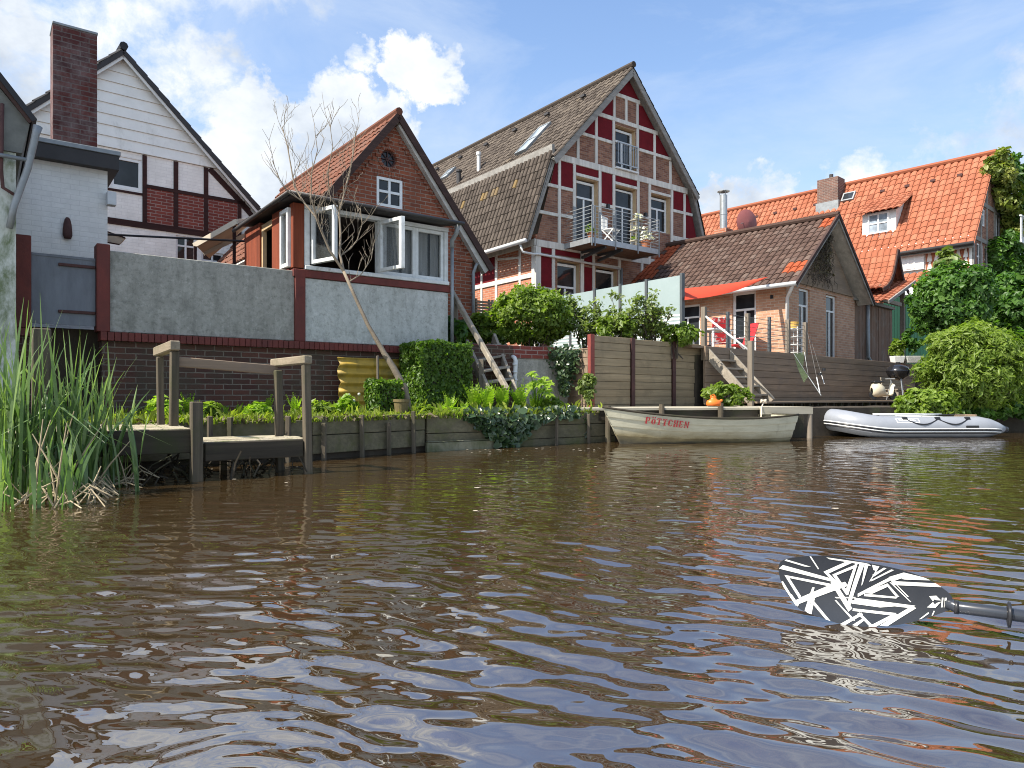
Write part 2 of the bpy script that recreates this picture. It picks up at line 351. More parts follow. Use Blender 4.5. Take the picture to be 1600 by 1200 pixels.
def concrete_mat(name, c1, c2, dark, pale):
    m, p, o = new_mat(name); v = ocoord()
    col = mixc(ramp(noise(v, 3.2, 9, .7), [(.36, 0), (.66, 1)]), c1, c2)
    col = mixc(ramp(noise(mapping(v, (1, 1, .22), (2, 1, 0)), 7, 7, .65), [(.46, 0), (.72, .55)]), col, dark)          # drip stains
    col = mixc(ramp(noise(v, 17, 10, .78), [(.49, 0), (.62, .5)]), col, dark); col = mixc(ramp(noise(mapping(v, (1, 1, 1), (7, 3, 1)), 15, 10, .78), [(.53, 0), (.66, .45)]), col, pale)
    LK(col, p.inputs['Base Color']); p.inputs['Roughness'].default_value = .93; p.inputs['Specular IOR Level'].default_value = .2; bump(p, noise(v, 45, 8, .7), .8, .008); return m
M['concrete'] = concrete_mat('stained_concrete', (.36, .35, .31), (.25, .245, .215), (.10, .10, .083), (.50, .49, .45))
M['concrete_pale'] = concrete_mat('pale_concrete', (.50, .51, .48), (.40, .41, .38), (.19, .195, .17), (.64, .64, .61))
M['mossy_stone'] = plain('mossy_stone', (.20, .19, .13), (.13, .125, .08), 6, .9, .6, stain=(.08, .085, .04), stain_at=(.45, .65), stain_scale=4)
M['render_mould'] = plain('mouldy_render', (.52, .54, .50), (.40, .42, .36), 3, .9, .4, stain=(.13, .16, .085), stain_at=(.46, .6), stain_scale=3.0)
M['slate'] = plain('grey_cladding', (.16, .165, .15), (.10, .105, .095), 4, .8, .3)
M['siding'] = plain('white_siding', (.76, .76, .72), (.66, .66, .62), 2, .7, .1, stain=(.40, .40, .36), stain_at=(.54, .78), stain_scale=2.2)
M['dark_fascia'] = plain('dark_fascia', (.035, .031, .03), (.025, .022, .021), 4, .6, .1)
M['grey_metal'] = plain('galvanised_steel', (.42, .44, .45), (.33, .35, .36), 8, .42, .05, metal=.6)
M['zinc'] = plain('zinc_pipe', (.27, .29, .30), (.19, .205, .21), 6, .55, .1, metal=.35)
M['gate_grey'] = plain('grey_painted_sheet', (.165, .18, .205), (.12, .13, .15), 3, .6, .15, sc=(3, 3, .6), stain=(.085, .09, .1), stain_at=(.5, .7))
M['rust'] = plain('rusty_iron', (.085, .035, .03), (.05, .022, .02), 12, .8, .3)
M['rust_red'] = plain('red_oxide_steel', (.25, .055, .042), (.15, .035, .028), 6, .7, .2)
M['rust_dark'] = plain('dark_oxide_steel', (.075, .03, .026), (.045, .02, .018), 6, .7, .2)
M['pipe_white'] = plain('white_pipe', (.62, .63, .62), (.52, .53, .52), 5, .5, .05)
M['gutter_dark'] = plain('dark_gutter', (.05, .045, .042), (.032, .03, .03), 5, .5, .1)
M['barge_brown'] = wood('brown_bargeboard', (.075, .042, .034), (.045, .027, .023), 0)
M['barge_grey'] = wood('grey_bargeboard', (.31, .295, .27), (.21, .20, .18), 0)
M['soffit'] = wood('whitish_soffit_board', (.55, .52, .48), (.42, .40, .36), 0)
M['tile_brown'] = rnd_mat('brown_pantile', [(0, (.066, .042, .034)), (.35, (.105, .068, .054)), (.6, (.084, .054, .044)), (.85, (.13, .094, .077)), (.93, (.30, .075, .032)), (1, (.24, .06, .028))], .9, ((.24, .22, .18), 26, .62, .6), spec=.12)
M['tile_grey'] = rnd_mat('weathered_pantile', [(0, (.055, .044, .036)), (.5, (.09, .073, .06)), (.9, (.13, .107, .085)), (1, (.19, .13, .055))], .85, ((.23, .215, .165), 14, .58, .6), spec=.12)
M['tile_red'] = rnd_mat('red_pantile', [(0, (.125, .052, .034)), (.5, (.17, .072, .046)), (.9, (.15, .078, .057)), (1, (.095, .046, .035))], .9, ((.13, .09, .07), 9, .54, .7), spec=.12)
M['tile_orange'] = rnd_mat('orange_pantile', [(0, (.26, .088, .047)), (.5, (.30, .108, .06)), (.9, (.335, .13, .075)), (1, (.215, .074, .041))], .85, ((.28, .11, .06), 8, .62, .5), spec=.15)
M['tile_black'] = rnd_mat('black_pantile', [(0, (.02, .02, .022)), (1, (.05, .048, .048))], .6)
M['glass'] = glass_mat('dark_window_glass')
M['glass_sky'] = glass_mat('rooflight_glass', (.16, .19, .22))
M['glass_clear'] = glass_mat('clear_window_glass', (.05, .055, .055), .72)
M['curtain'] = plain('net_curtain', (.72, .73, .70), (.52, .53, .51), 3, .9, .1, sc=(9, 9, .3))
M['screen_glass'] = plain('frosted_screen_glass', (.30, .37, .37), (.25, .32, .32), .8, .25, 0, spec=.6)
M['screen_post'] = plain('anthracite_post', (.085, .095, .10), (.06, .068, .072), 5, .5, .05)
M['wood_grey'] = wood('weathered_grey_wood', (.34, .30, .24), (.22, .19, .15), 0)
M['wood_grey_v'] = wood('weathered_grey_post', (.24, .205, .16), (.15, .125, .1), 2)
M['wood_fence'] = wood('olive_fence_board', (.34, .265, .165), (.235, .185, .115), 0, stain=(.185, .145, .092))
M['wood_deck'] = wood('dark_deck_board', (.29, .21, .145), (.195, .145, .102), 0, stain=(.175, .135, .104))
M['wood_clad'] = wood('brown_cladding', (.25, .155, .105), (.15, .095, .068), 2, stain=(.2, .165, .135))
M['wood_old'] = wood('old_mossy_wood', (.058, .047, .032), (.03, .025, .018), 0, stain=(.036, .04, .016))
M['wood_old_v'] = wood('old_mossy_post', (.145, .118, .082), (.062, .052, .037), 2, stain=(.06, .06, .03))
M['wood_top'] = wood('bleached_plank', (.46, .42, .33), (.33, .30, .23), 0)
M['jetty_top'] = plain('littered_plank', (.44, .39, .28), (.26, .22, .15), 14, .9, .6, stain=(.15, .16, .06), stain_at=(.5, .65), stain_scale=5)
M['black'] = plain('black_plastic', (.014, .014, .016), (.02, .02, .022), 5, .35, .05)
M['black_gloss'] = plain('black_enamel', (.012, .012, .014), (.016, .016, .018), 3, .12, 0, spec=.6)
M['interior'] = plain('dim_interior', (.045, .033, .026), (.03, .022, .018), 2, .9, 0)
M['wood_bank'] = wood('algae_stained_plank', (.16, .14, .085), (.095, .085, .052), 0, stain=(.085, .09, .03))
M['wood_rail_lit'] = wood('sunlit_old_rail', (.30, .25, .18), (.19, .155, .11), 1, stain=(.13, .12, .07))  # old jetty wood in a lighter tone that paints in sun on the beams
M['earth'] = plain('dark_earth', (.055, .042, .028), (.03, .024, .017), 4, .95, .6, stain=(.07, .075, .03))
M['sail'] = plain('red_sailcloth', (.56, .06, .02), (.47, .048, .018), 3, .8, .1)
M['cloth_red'] = plain('red_canvas', (.55, .022, .03), (.46, .018, .025), 5, .7, .1)
M['green_door'] = wood('green_door_boards', (.006, .055, .034), (.005, .04, .025), 2, .7)
M['cream'] = plain('cream_canvas', (.58, .51, .40), (.48, .42, .33), 3, .8, .1)
M['yellow_sheet'] = plain('yellow_corrugated', (.42, .27, .035), (.30, .20, .03), 4, .6, .1, stain=(.14, .11, .03), stain_at=(.5, .7), stain_scale=2.5)
M['terracotta'] = plain('terracotta', (.32, .12, .055), (.25, .09, .045), 8, .85, .2)
M['orange_plastic'] = plain('orange_plastic', (.75, .17, .02), (.65, .14, .018), 4, .4, .05)
M['bark'] = plain('pale_bark', (.24, .195, .14), (.155, .125, .09), 9, .85, .4)
M['bark_dark'] = plain('dark_bark', (.07, .055, .04), (.045, .035, .027), 12, .9, .5)
def leafm(name, lo, mid, hi, trans=.38, rough=.45, spec=.35): return rnd_mat(name, [(0, lo), (.5, mid), (1, hi)], rough, trans=trans, spec=spec)
M['leaf_hedge'] = leafm('hedge_leaf', (.04, .09, .014), (.09, .165, .026), (.17, .26, .04), .45)
M['leaf_bush'] = leafm('bush_leaf', (.075, .125, .018), (.135, .205, .028), (.21, .29, .042), .45)
M['leaf_dark'] = leafm('dark_leaf', (.035, .085, .016), (.065, .145, .026), (.12, .22, .042), .45)
M['leaf_lime'] = leafm('lime_leaf', (.08, .135, .022), (.14, .205, .032), (.22, .29, .055), .5)
M['leaf_grey'] = leafm('sparse_leaf', (.09, .125, .03), (.14, .19, .05), (.21, .26, .08))
M['leaf_fern'] = leafm('fern_leaf', (.15, .25, .02), (.21, .33, .028), (.27, .38, .04), .5)
M['leaf_ivy'] = leafm('ivy_leaf', (.018, .036, .014), (.035, .065, .024), (.085, .12, .05), .15, .3, .5)
M['leaf_reed'] = leafm('reed_leaf', (.06, .115, .04), (.11, .18, .062), (.20, .28, .11), .35, .3, .6)
M['leaf_grass'] = leafm('grass_leaf', (.11, .15, .02), (.20, .26, .03), (.30, .34, .06), .5)
M['reed_dead'] = plain('dry_reed', (.36, .29, .18), (.25, .2, .125), 10, .8, .1)

# ---------------------------------------------------------------- ground and water
U53, V53 = Vector((.7986, .6018, 0)), Vector((-.6018, .7986, 0))
FW = Fr(457, 10.16, .45, 53)               # garden wall line
bank0 = Vector((-2.27, 8.0, 0))
BANK = [bank0 - U53 * 26, bank0 - U53 * 6, bank0 - U53 * 2, bank0, Vector((-1.18, 9.36, 0)), Vector((.2, 10.4, 0)), Vector((1.54, 11.45, 0)), Vector((5.3, 12.9, 0)), Vector((8.0, 14.2, 0)), Vector((11, 15.0, 0)), Vector((17, 16.2, 0)), Vector((60, 25, 0))]
FD = Fr(1107, 14, .55, 48)
WALLL = [FW.w(-27, .30, 0), FW.w(-7, .30, 0), FW.w(-3.1, .30, 0), FW.w(-1, .3, 0), FW.w(.6, .3, 0), FW.w(2.7, .3, 0), Vector((.6, 13.05, 0)), FD.w(-.1, .2, 0), FD.w(4.8, .2, 0), FD.w(11.4, .2, 0), Vector((17, 23.5, 0)), Vector((62, 30, 0))]
g = MB()
def zz(v, z): return (v.x, v.y, z)
GZ = [.45, .45, .45, .45, .45, .46, .5, .52, .52, .5, .5, .5]
for i in range(len(BANK) - 1):
    a, b, c, d = BANK[i], BANK[i + 1], WALLL[i + 1], WALLL[i]
    g.face([zz(a, -1), zz(b, -1), zz(b, GZ[i + 1]), zz(a, GZ[i])])
    K = 14
    rows = []
    for j in range(7):
        t = j / 6; rows.append([zz(a.lerp(b, k / K).lerp(d.lerp(c, k / K), t), GZ[i] + (GZ[i + 1] - GZ[i]) * k / K + (random.uniform(-.02, .02) if 0 < j < 6 and 0 < k < K else 0)) for k in range(K + 1)])
    g.grid(rows)
    g.face([zz(d, GZ[i]), zz(c, GZ[i + 1]), zz(c, 1.56), zz(d, 1.56)])
    far = [d + Vector((0, 300, 0)), c + Vector((0, 300, 0))]
    g.face([zz(d, 1.56), zz(c, 1.56), zz(far[1], 1.56), zz(far[0], 1.56)])
tag(g.build('ground', M['earth']), None, None, kind='structure')

def build_water():
    th_f = np.linspace(-58, 58, 640); th_b = np.linspace(58, 302, 50)[1:-1]
    th = np.radians(np.concatenate([th_f, th_b])); nt_ = len(th)
    r = np.concatenate([[.05, .3, .6], np.geomspace(.9, 17, 980), [20, 26, 36, 55, 90, 160, 320]]); nr = len(r)
    X = np.sin(th)[None, :] * r[:, None]; Y = np.cos(th)[None, :] * r[:, None]
    rng = np.random.default_rng(3); Z = np.zeros_like(X)
    cell = np.gradient(r)[:, None] * np.ones_like(X); cell = np.maximum(cell, r[:, None] * math.radians(116 / 640))
    def fbm(sx, seed, ang=0):
        q = np.random.default_rng(seed); o = 0
        for _ in range(9):
            a = q.uniform(0, 6.28); k = sx * q.uniform(.5, 1.6); o = o + np.sin(k * (X * math.cos(a) + Y * math.sin(a)) + q.uniform(0, 6.28))
        return o / 3
    wx, wy = .05 * fbm(2.4, 21), .05 * fbm(2.4, 22)
    warpX, warpY = X + wx, Y + wy
    for i in range(72):
        lam = math.exp(rng.normal(math.log(.135), .42)); lam = min(max(lam, .05), .42); k = 2 * math.pi / lam
        right = i % 5 < 3
        a = math.radians(rng.normal(52, 11) if right else rng.normal(86, 17)); slope = .0165
        ph = k * (warpX * math.cos(a) + warpY * math.sin(a)) + rng.uniform(0, 6.28)
        fade = np.clip((lam / cell - 2.2) / 1.8, 0, 1)
        side = 1 / (1 + np.exp(-(X - .12 * Y + .25) * 2.2)); wgt = (.35 + .9 * side) if right else (1.1 - .55 * side)
        Z += slope / k * np.sin(ph) * fade * wgt
    for i in range(30):                     # cross chop without direction
        lam = math.exp(rng.uniform(math.log(.06), math.log(.34))); k = 2 * math.pi / lam; a = rng.uniform(0, 6.28)
        Z += .0052 / k * np.sin(k * (warpX * math.cos(a) + warpY * math.sin(a)) + rng.uniform(0, 6.28)) * np.clip((lam / cell - 2.2) / 1.8, 0, 1)
    env = .78 + .30 * np.clip(fbm(.9, 31), -1.2, 1.2) + .12 / (1 + np.exp(-(X - .25 * Y + .1) * 1.6))
    env *= np.clip(1.2 - Y / 16, .5, 1.1)
    Z *= env
    for (cx, cy, lam, am) in ((-.50, 1.22, .05, .0006), (.30, 1.1, .05, .0005), (1.45, 1.75, .06, .0004)):   # rings spreading from the hull and the paddle
        d = np.hypot(X - cx, Y - cy); Z += am * np.sin(2 * math.pi * d / lam) * np.exp(-((d - .22) / .13) ** 2) * np.clip((lam / cell - 2) / 2, 0, 1)
    v = np.stack([X, Y, Z], -1).reshape(-1, 3)
    idx = np.arange(nr * nt_).reshape(nr, nt_); a = idx[:-1]; b = np.roll(a, -1, 1); c = np.roll(idx[1:], -1, 1); d = idx[1:]
    q = np.stack([a, d, c, b], -1).reshape(-1, 4)
    me = bpy.data.meshes.new('water'); me.vertices.add(len(v)); me.vertices.foreach_set('co', v.ravel())
    me.loops.add(q.size); me.loops.foreach_set('vertex_index', q.ravel()); me.polygons.add(len(q)); me.polygons.foreach_set('loop_start', np.arange(len(q)) * 4); me.polygons.foreach_set('loop_total', np.full(len(q), 4))
    me.polygons.foreach_set('use_smooth', np.ones(len(q), bool)); me.update(); me.validate()
    m, p, o = new_mat('brown_canal_water'); vco = ocoord()
    p.inputs['Roughness'].default_value = .01; p.inputs['IOR'].default_value = 4.0; p.inputs['Specular IOR Level'].default_value = .5
    LK(mixc(ramp(noise(vco, .6, 5), [(.35, 0), (.7, 1)]), (.036, .022, .0088), (.030, .0188, .0078)), p.inputs['Base Color'])
    h = math_node('ADD', noise(mapping(vco, (2.2, 5.5, 1), (0, 0, 0), (0, 0, R(-14))), 1.5, 3, .5, .5), math_node('MULTIPLY', noise(mapping(vco, (5, 11, 1), (3, 0, 0), (0, 0, R(-20))), 1.6, 2, .5), .35))
    bump(p, h, .035, .05)
    me.materials.append(m); ob = bpy.data.objects.new('water', me); COL.objects.link(ob); tag(ob, None, None, kind='structure')
build_water()

# ---------------------------------------------------------------- leaves
def leaf_mesh(name, mat, parent, P, Nrm, size, elong=1.7, fold=.25, shade=None, droop=0, loc=None):
    """one small folded leaf at every point of P, facing roughly along Nrm"""
    n = len(P); rng = RNG
    nrm = Nrm + rng.normal(0, .55, (n, 3)); nrm /= np.linalg.norm(nrm, axis=1, keepdims=True) + 1e-9
    t = rng.normal(0, 1, (n, 3)); t[:, 2] -= droop; t -= nrm * (t * nrm).sum(1, keepdims=True); t /= np.linalg.norm(t, axis=1, keepdims=True) + 1e-9
    b = np.cross(nrm, t); s = size * np.clip(rng.lognormal(-.08, .36, (n, 1)), .4, 2.0)
    A = P - t * s * elong / 2; C = P + t * s * elong / 2; B = P + b * s / 2 + nrm * s * fold - t * s * .12; D = P - b * s / 2 + nrm * s * fold - t * s * .12
    v = np.stack([A, B, C, D], 1).reshape(-1, 3)
    if parent is not None and loc is None:
        inv = np.array(XF[parent.name].inverted()); v = v @ inv[:3, :3].T + inv[:3, 3]
    if loc is not None: v = v - np.array(loc)
    i = np.arange(n) * 4; f = np.stack([np.stack([i, i + 1, i + 2], 1), np.stack([i, i + 2, i + 3], 1)], 1).reshape(-1, 3)
    me = bpy.data.meshes.new(name); me.vertices.add(len(v)); me.vertices.foreach_set('co', v.ravel().astype(np.float32))
    me.loops.add(f.size); me.loops.foreach_set('vertex_index', f.ravel()); me.polygons.add(len(f)); me.polygons.foreach_set('loop_start', np.arange(len(f)) * 3); me.polygons.foreach_set('loop_total', np.full(len(f), 3))
    me.update(); a = me.attributes.new('rnd', 'FLOAT', 'FACE')
    rv = np.clip(rng.beta(2, 2, n) if shade is None else shade + rng.normal(0, .16, n), 0, 1); a.data.foreach_set('value', np.repeat(rv, 2).astype(np.float32))
    me.materials.append(mat); o = bpy.data.objects.new(name, me); COL.objects.link(o)
    if parent is not None: o.parent = parent; XF[o.name] = XF[parent.name]
    if loc is not None: o.location = loc; XF[o.name] = Matrix.Translation(loc)
    return o
def clumps(cen, rad, n_cl, cl_r, n, flat=1.0, seed=0, shell=.45):
    """points in clumps spread through an ellipsoid; gaps stay open between them"""
    rng = np.random.default_rng(seed); rad = np.array(rad); cen = np.array(cen)
    d = rng.normal(0, 1, (n_cl, 3)); d /= np.linalg.norm(d, axis=1, keepdims=True); rr = rng.uniform(shell, 1, (n_cl, 1)) ** .7
    cc = cen + d * rr * rad; cr = cl_r * rng.uniform(.55, 1.25, n_cl)
    k = rng.choice(n_cl, n, p=cr ** 2 / (cr ** 2).sum()); e = rng.normal(0, 1, (n, 3)); e /= np.linalg.norm(e, axis=1, keepdims=True)
    q = e * (rng.uniform(.25, 1, (n, 1)) ** .5) * cr[k][:, None]; q[:, 2] *= flat
    P = cc[k] + q; Nn = e * .8 + d[k] * .5 + np.array([0, 0, .5]); sh = .5 + rng.normal(0, .2, n_cl)[k]
    return P, Nn, sh
def branchy(mb, base, top_pts, r0, seed=0):
    rng = random.Random(seed); base = Vector(base)
    for t in top_pts:
        t = Vector(t); m1 = base.lerp(t, .45) + Vector((rng.uniform(-.1, .1), rng.uniform(-.1, .1), rng.uniform(0, .12))) * (t - base).length
        mb.tube([base, base.lerp(m1, .5), m1, t], [r0, r0 * .8, r0 * .55, r0 * .18], 6)
def shrub(name, label, cat, cen, rad, ground, mat, n, size, n_cl, cl_r, seed, group=None, elong=1.7, droop=0, stems=7, barkm='bark_dark', shell=.45, flat=1):
    base = (cen[0], cen[1], ground); t = thing(name, label, cat, loc=base, group=group)
    P, Nn, sh = clumps(cen, rad, n_cl, cl_r, n, flat, seed, shell); P[:, 2] = np.maximum(P[:, 2], ground + .02)
    rg = np.random.default_rng(seed + 500); m_ = int(n * .11); ns = max(8, n_cl)     # loose sprigs break the outline
    dd = rg.normal(0, 1, (ns, 3)); dd[:, 2] = dd[:, 2] * .8 + .25; dd /= np.linalg.norm(dd, axis=1, keepdims=True); k_ = rg.integers(0, ns, m_); f_ = rg.uniform(0, 1, (m_, 1)); ln = rg.uniform(.08, .38, ns)[k_][:, None]
    Ps = np.array(cen) + dd[k_] * np.array(rad) * (.92 + ln * f_) + rg.normal(0, .022, (m_, 3)) * (1.2 - f_) - np.array([0, 0, 1]) * f_ ** 2 * ln * droop * np.array(rad) * .8
    P = np.concatenate([P, Ps]); Nn = np.concatenate([Nn, dd[k_] * .5 + [0, 0, .6]]); sh = np.concatenate([sh, np.full(m_, .68)]); P[:, 2] = np.maximum(P[:, 2], ground + .02)
    leaf_mesh('crown', mat, t, P, Nn, size, elong, shade=sh, droop=droop)
    mb = MB(); rs = random.Random(seed); b = Vector(base)
    tops = [Vector(P[rs.randrange(len(P))]) for _ in range(stems)]
    for q in tops: branchy(mb, b + Vector((rs.uniform(-.12, .12), rs.uniform(-.08, .08), -.05)), [q], .022 * max(rad[0], .7), rs.random())
    mb.build('stem' if stems < 30 else 'branches', M[barkm], t, world=True)
    return t

# ---------------------------------------------------------------- garden wall, gate
t = thing('garden_wall', 'long stained concrete and brick garden wall with dark red pillars and red coping', 'wall', FW)
P0 = PF(0)
mb = MB(); mb.pbox(P0, -2.30, .03, 1.07, 2.075, 0, .2); mb.build('concrete_panel', M['concrete'], t, bevel=.008)
mb = MB(); mb.pbox(P0, .17, 2.60, 1.07, 1.985, -.02, .2); o = mb.build('concrete_panel', M['concrete_pale'], t, bevel=.008); o['label'] = 'paler concrete panel under the sunroom windows'
for x0, x1, z in ((-3.25, -3.10, 2.14), (-2.44, -2.295, 2.14), (.025, .175, 2.10)):
    mb = MB(); mb.pbox(P0, x0, x1, 1.065, z, -.05, .2); mb.build('pillar', M['red_paint'], t, bevel=.008)
mb = MB()
x = -2.40
while x < 2.62:
    w_ = .075; mb.pbox(P0, x, min(x + w_ - .006, 2.62), .955, 1.062 + random.uniform(-.003, .003), -.075 + random.uniform(-.006, .006), .2); x += w_
mb.pbox(P0, -4.6, -3.02, .97, 1.06, -.075, .2)
mb.build('coping', M['red_paint'], t, bevel=.004)
mb = MB(); mb.pbox(P0, -2.38, 2.60, -.6, .954, 0, .28); mb.pbox(P0, -6, -3.05, -.6, .968, 0, .28); mb.build('brick_base', M['brick_dark'], t)
t = thing('gate', 'grey sheet metal gate with two rusty strap hinges between red pillars', 'gate', FW)
mb = MB(); mb.pbox(P0, -3.095, -2.445, 1.13, 1.955, .03, .055); mb.pbox(P0, -3.095, -2.445, 1.93, 1.96, .022, .065); mb.build('panel', M['gate_grey'], t)
for z in (1.83, 1.27):
    mb = MB(); mb.pbox(P0, -2.83, -2.445, z, z + .035, .005, .028); mb.build('strap_hinge', M['rust'], t, bevel=.004)

# ---------------------------------------------------------------- mouldy house at the left edge
FL = Fr(25, 7.6, .6, 53)
t = thing('house', 'mouldy pale rendered house corner with dark roof edge at far left', 'house', FL)
mb = MB(); mb.pbox(P0, -1.7, 0, -.4, 2.72, 0, 3); mb.build('wall', M['render_mould'], t)
mb = MB(); mb.prism([(-1.75, 2.725), (.05, 2.725), (.12, 3.05), (-.85, 4.25), (-1.80, 3.05)], P0, -.02, 3); o = mb.build('gable_cladding', M['slate'], t)
mb = MB(); mb.pbeam(P0, (.16, 3.08), (-.87, 4.42), .055, -.10, 3.1); mb.pbeam(P0, (-2.0, 2.98), (-.85, 4.42), .055, -.095, 3.095); mb.build('roof', M['tile_black'], t)
mb = MB(); mb.pbeam(P0, (.13, 3.06), (-.87, 4.36), .05, -.085, -.055); mb.build('bargeboard', M['barge_brown'], t)
mb = MB(); mb.tube([(.19, -.1, 3.02), (.17, -.1, 2.93), (.10, -.1, 2.55), (-.02, -.06, 2.14), (-.06, -.06, 1.9)], [.045, .036, .034, .034, .032], 12); mb.tube([(-1, -.1, 2.66), (.1, -.1, 2.64)], .022, 8); mb.build('downpipe', M['zinc'], t, smooth=True)
mb = MB(); mb.tube([(-.12, -.06, 3.2), (-.13, -.06, 2.5), (-.115, -.05, 2.32), (.0, -.06, 2.25)], .018, 8); mb.build('cable_pipe', M['rust'], t, smooth=True)

# ---------------------------------------------------------------- white brick annex with chimney
FX = Fr(168, 10.6, 1.0, 53)
t = thing('annex', 'white painted brick annex with flat dark fascia roof and tall red chimney', 'outbuilding', FX)
mb = MB(); mb.pbox(P0, -1.6, 0, .5, 3.10, 0, 2.2); mb.build('wall', M['brick_white'], t)
mb = MB(); mb.pbox(P0, -1.7, .13, 3.085, 3.29, -.16, 2.3); mb.build('fascia', M['dark_fascia'], t)
mb = MB(); mb.pbox(P0, -1.72, .15, 3.292, 3.36, -.18, 2.32); mb.build('roof_edge', M['zinc'], t, bevel=.006)
mb = MB(); mb.pbox(P0, -.655, -.085, 3.30, 5.26, .42, .9); o = mb.build('chimney', M['brick_chimney'], t)
mb = MB(); mb.pbox(P0, -.665, -.075, 5.262, 5.30, .41, .91); mb.build('chimney_cap', M['zinc'], o, bevel=.006)
mb = MB(); mb.pbox(P0, -.69, -.05, 3.362, 3.40, .39, .93); mb.build('flashing', M['zinc'], o)
mb = MB(); mb.pbox(P0, -.02, .10, 2.56, 2.76, -.14, -.002); mb.build('meter_box', M['pipe_white'], t, bevel=.008)
mb = MB(); c = FX.front(105, 357); mb.lathe((0, 0, 0), [(.001, -.16), (.045, -.155), (.062, -.10), (.058, -.02), (.05, .06), (.036, .12), (.02, .15), (.001, .155)], 14)
mb.v = [(c[0] + a, -.045 + b * .6, c[1] + z) for a, b, z in mb.v]
o = mb.build('wall_ornament', M['rust'], None, smooth=True, loc=None); o.location = (FX.x, FX.y, FX.z); o.rotation_euler = (0, 0, FX.yaw); tag(o, 'dark brown clog shaped ornament hanging on the white brick annex wall', 'ornament')

# ---------------------------------------------------------------- white half timbered gable house
FA = Fr(190, 16, 1.5, 50)
t = thing('timbered_house', 'white half timbered house with black roof edge and dark brown beams', 'house', FA)
hw, ez = 3.75, 3.28; sl = .985
def vz(a): return 6.95 - abs(a) * sl
wh = [(-.22, .42, 3.93, 4.64), (1.14, 1.60, 2.28, 3.04), (1.72, 2.24, 2.05, 2.74)]
wall('wall', M['brick_white'], t, P0, [(-hw, 0), (hw, 0), (hw, vz(hw)), (2.2, vz(2.2)), (-2.2, vz(2.2)), (-hw, vz(hw))], wh, .12)
mb = MB()
for i in range(9):
    z0 = 4.79 + i * .245; z1 = z0 + .24
    w0, w1 = (6.93 - z0) / sl, max((6.93 - z1) / sl, .02)
    mb.face([P0(-w0, z0, -.045), P0(w0, z0, -.045), P0(w1, z1, -.02), P0(-w1, z1, -.02)]); mb.face([P0(-w0, z0, 0), P0(w0, z0, 0), P0(w0, z0, -.045), P0(-w0, z0, -.045)])
mb.build('siding', M['siding'], t)
mb = MB(); D0, D1 = -.022, .02
for a, b, w_ in (((.47, 3.86), (.47, 4.77), .09), ((1.14, 3.2), (1.14, 4.77), .10), ((1.82, 3.2), (1.82, 4.77), .10), ((2.62, 3.2), (2.62, 4.1), .09), ((.47, 3.2), (.47, 3.86), .09)): mb.pbeam(P0, a, b, w_, D0, D1)
for a, b, w_ in (((.52, 4.07), (2.75, 4.07), .08), ((-1.2, 3.16), (3.5, 3.16), .14), ((-.4, 3.86), (.42, 3.86), .05), ((1.9, 4.76), (2.85, 3.90), .13), ((2.6, 4.1), (3.5, 3.25), .12)): mb.pbeam(P0, a, b, w_, D0 - .004, D1)
mb.build('timber_frame', M['brown_timber'], t)
for x0, x1 in ((.52, 1.09), (1.19, 1.77), (1.87, 2.57)):
    mb = MB(); mb.pbox(P0, x0, x1, 3.235, 4.03, -.008, .01); mb.build('brick_panel', M['brick_panel'], t)
window(t, P0, *wh[0], .02, M['window_white'], M['glass'], .07, ())
for h in wh[1:]: window(t, P0, *h, .03, M['window_white'], M['glass'], .05, ((.5, 0, 1),), (.7,))
for s_ in (1, -1):
    tiles('roof', M['tile_black'], t, (s_ * 4.0, -.22 if s_ < 0 else 7, vz(4.0) + .06), (0, 1 if s_ < 0 else -1, 0), (-s_, 0, sl), 7.2, 4.0 * math.hypot(1, sl), .25, .34, .035)
    mb = MB(); mb.pbeam(P0, (s_ * 4.0, vz(4.0) - .02), (0, 6.93), .10, -.21, 6.9); mb.build('roof_deck', M['dark_fascia'], t)
    mb = MB(); mb.pbeam(P0, (s_ * 3.95, vz(3.95) - .10), (0, 6.85), .10, -.18, -.15); mb.build('bargeboard', M['white'], t)
mb = MB(); mb.tube([(0, -.24, 7.05), (0, 7, 7.05)], .09, 8); mb.build('ridge', M['tile_black'], t)

# pergola behind the wall
FP = Fr(300, 12.3, 1.5, 53)
t = thing('pergola', 'small pergola with cream canopy and thin dark rail behind the concrete wall', 'pergola', FP)
a1 = FP.inv @ at(303, 384, 12.2); a2 = FP.inv @ at(370, 346, 12.0); a3 = FP.inv @ at(400, 345, 13.2)
mb = MB(); mb.beam(a1, a2, .03, .09); mb.beam(a2, a3, .03, .08); mb.beam(a1 + Vector((.3, .6, 0)), a3 + Vector((.2, .2, -.05)), .03, .07); mb.build('beam', M['cream'], t)
mb = MB(); mb.face([a1 + Vector((0, .0, .03)), a2 + Vector((0, 0, .03)), a3 + Vector((0, 0, .03)), a1 + Vector((.5, 1, .0))]); mb.build('canopy', M['cream'], t)
for px_, py_ in ((305, 385), (366, 352)):
    q = FP.inv @ at(px_, py_, 12.15); mb = MB(); mb.beam((q.x, q.y, 0), q, .045, .045); mb.build('post', M['brown_timber'], t)
mb = MB(); mb.tube([FP.inv @ at(160, 366, 11.2), FP.inv @ at(385, 377, 12.2)], .018, 8); mb.build('rail', M['black'], t)
t = thing('parasol', 'small folded cream parasol end poking out beside the white annex', 'parasol', loc=at(180, 372, 11.6))
mb = MB(); q = [at(166, 355, 11.6), at(186, 363, 11.5), at(197, 368, 11.4), at(188, 378, 11.5), at(167, 374, 11.6)]
mb.prism([(0, .12), (.2, .05), (.31, 0), (.22, -.10), (0, -.06)], lambda s, z, d: (s - .14, d, z), -.015, .015); mb.build('canopy', M['cream'], t)
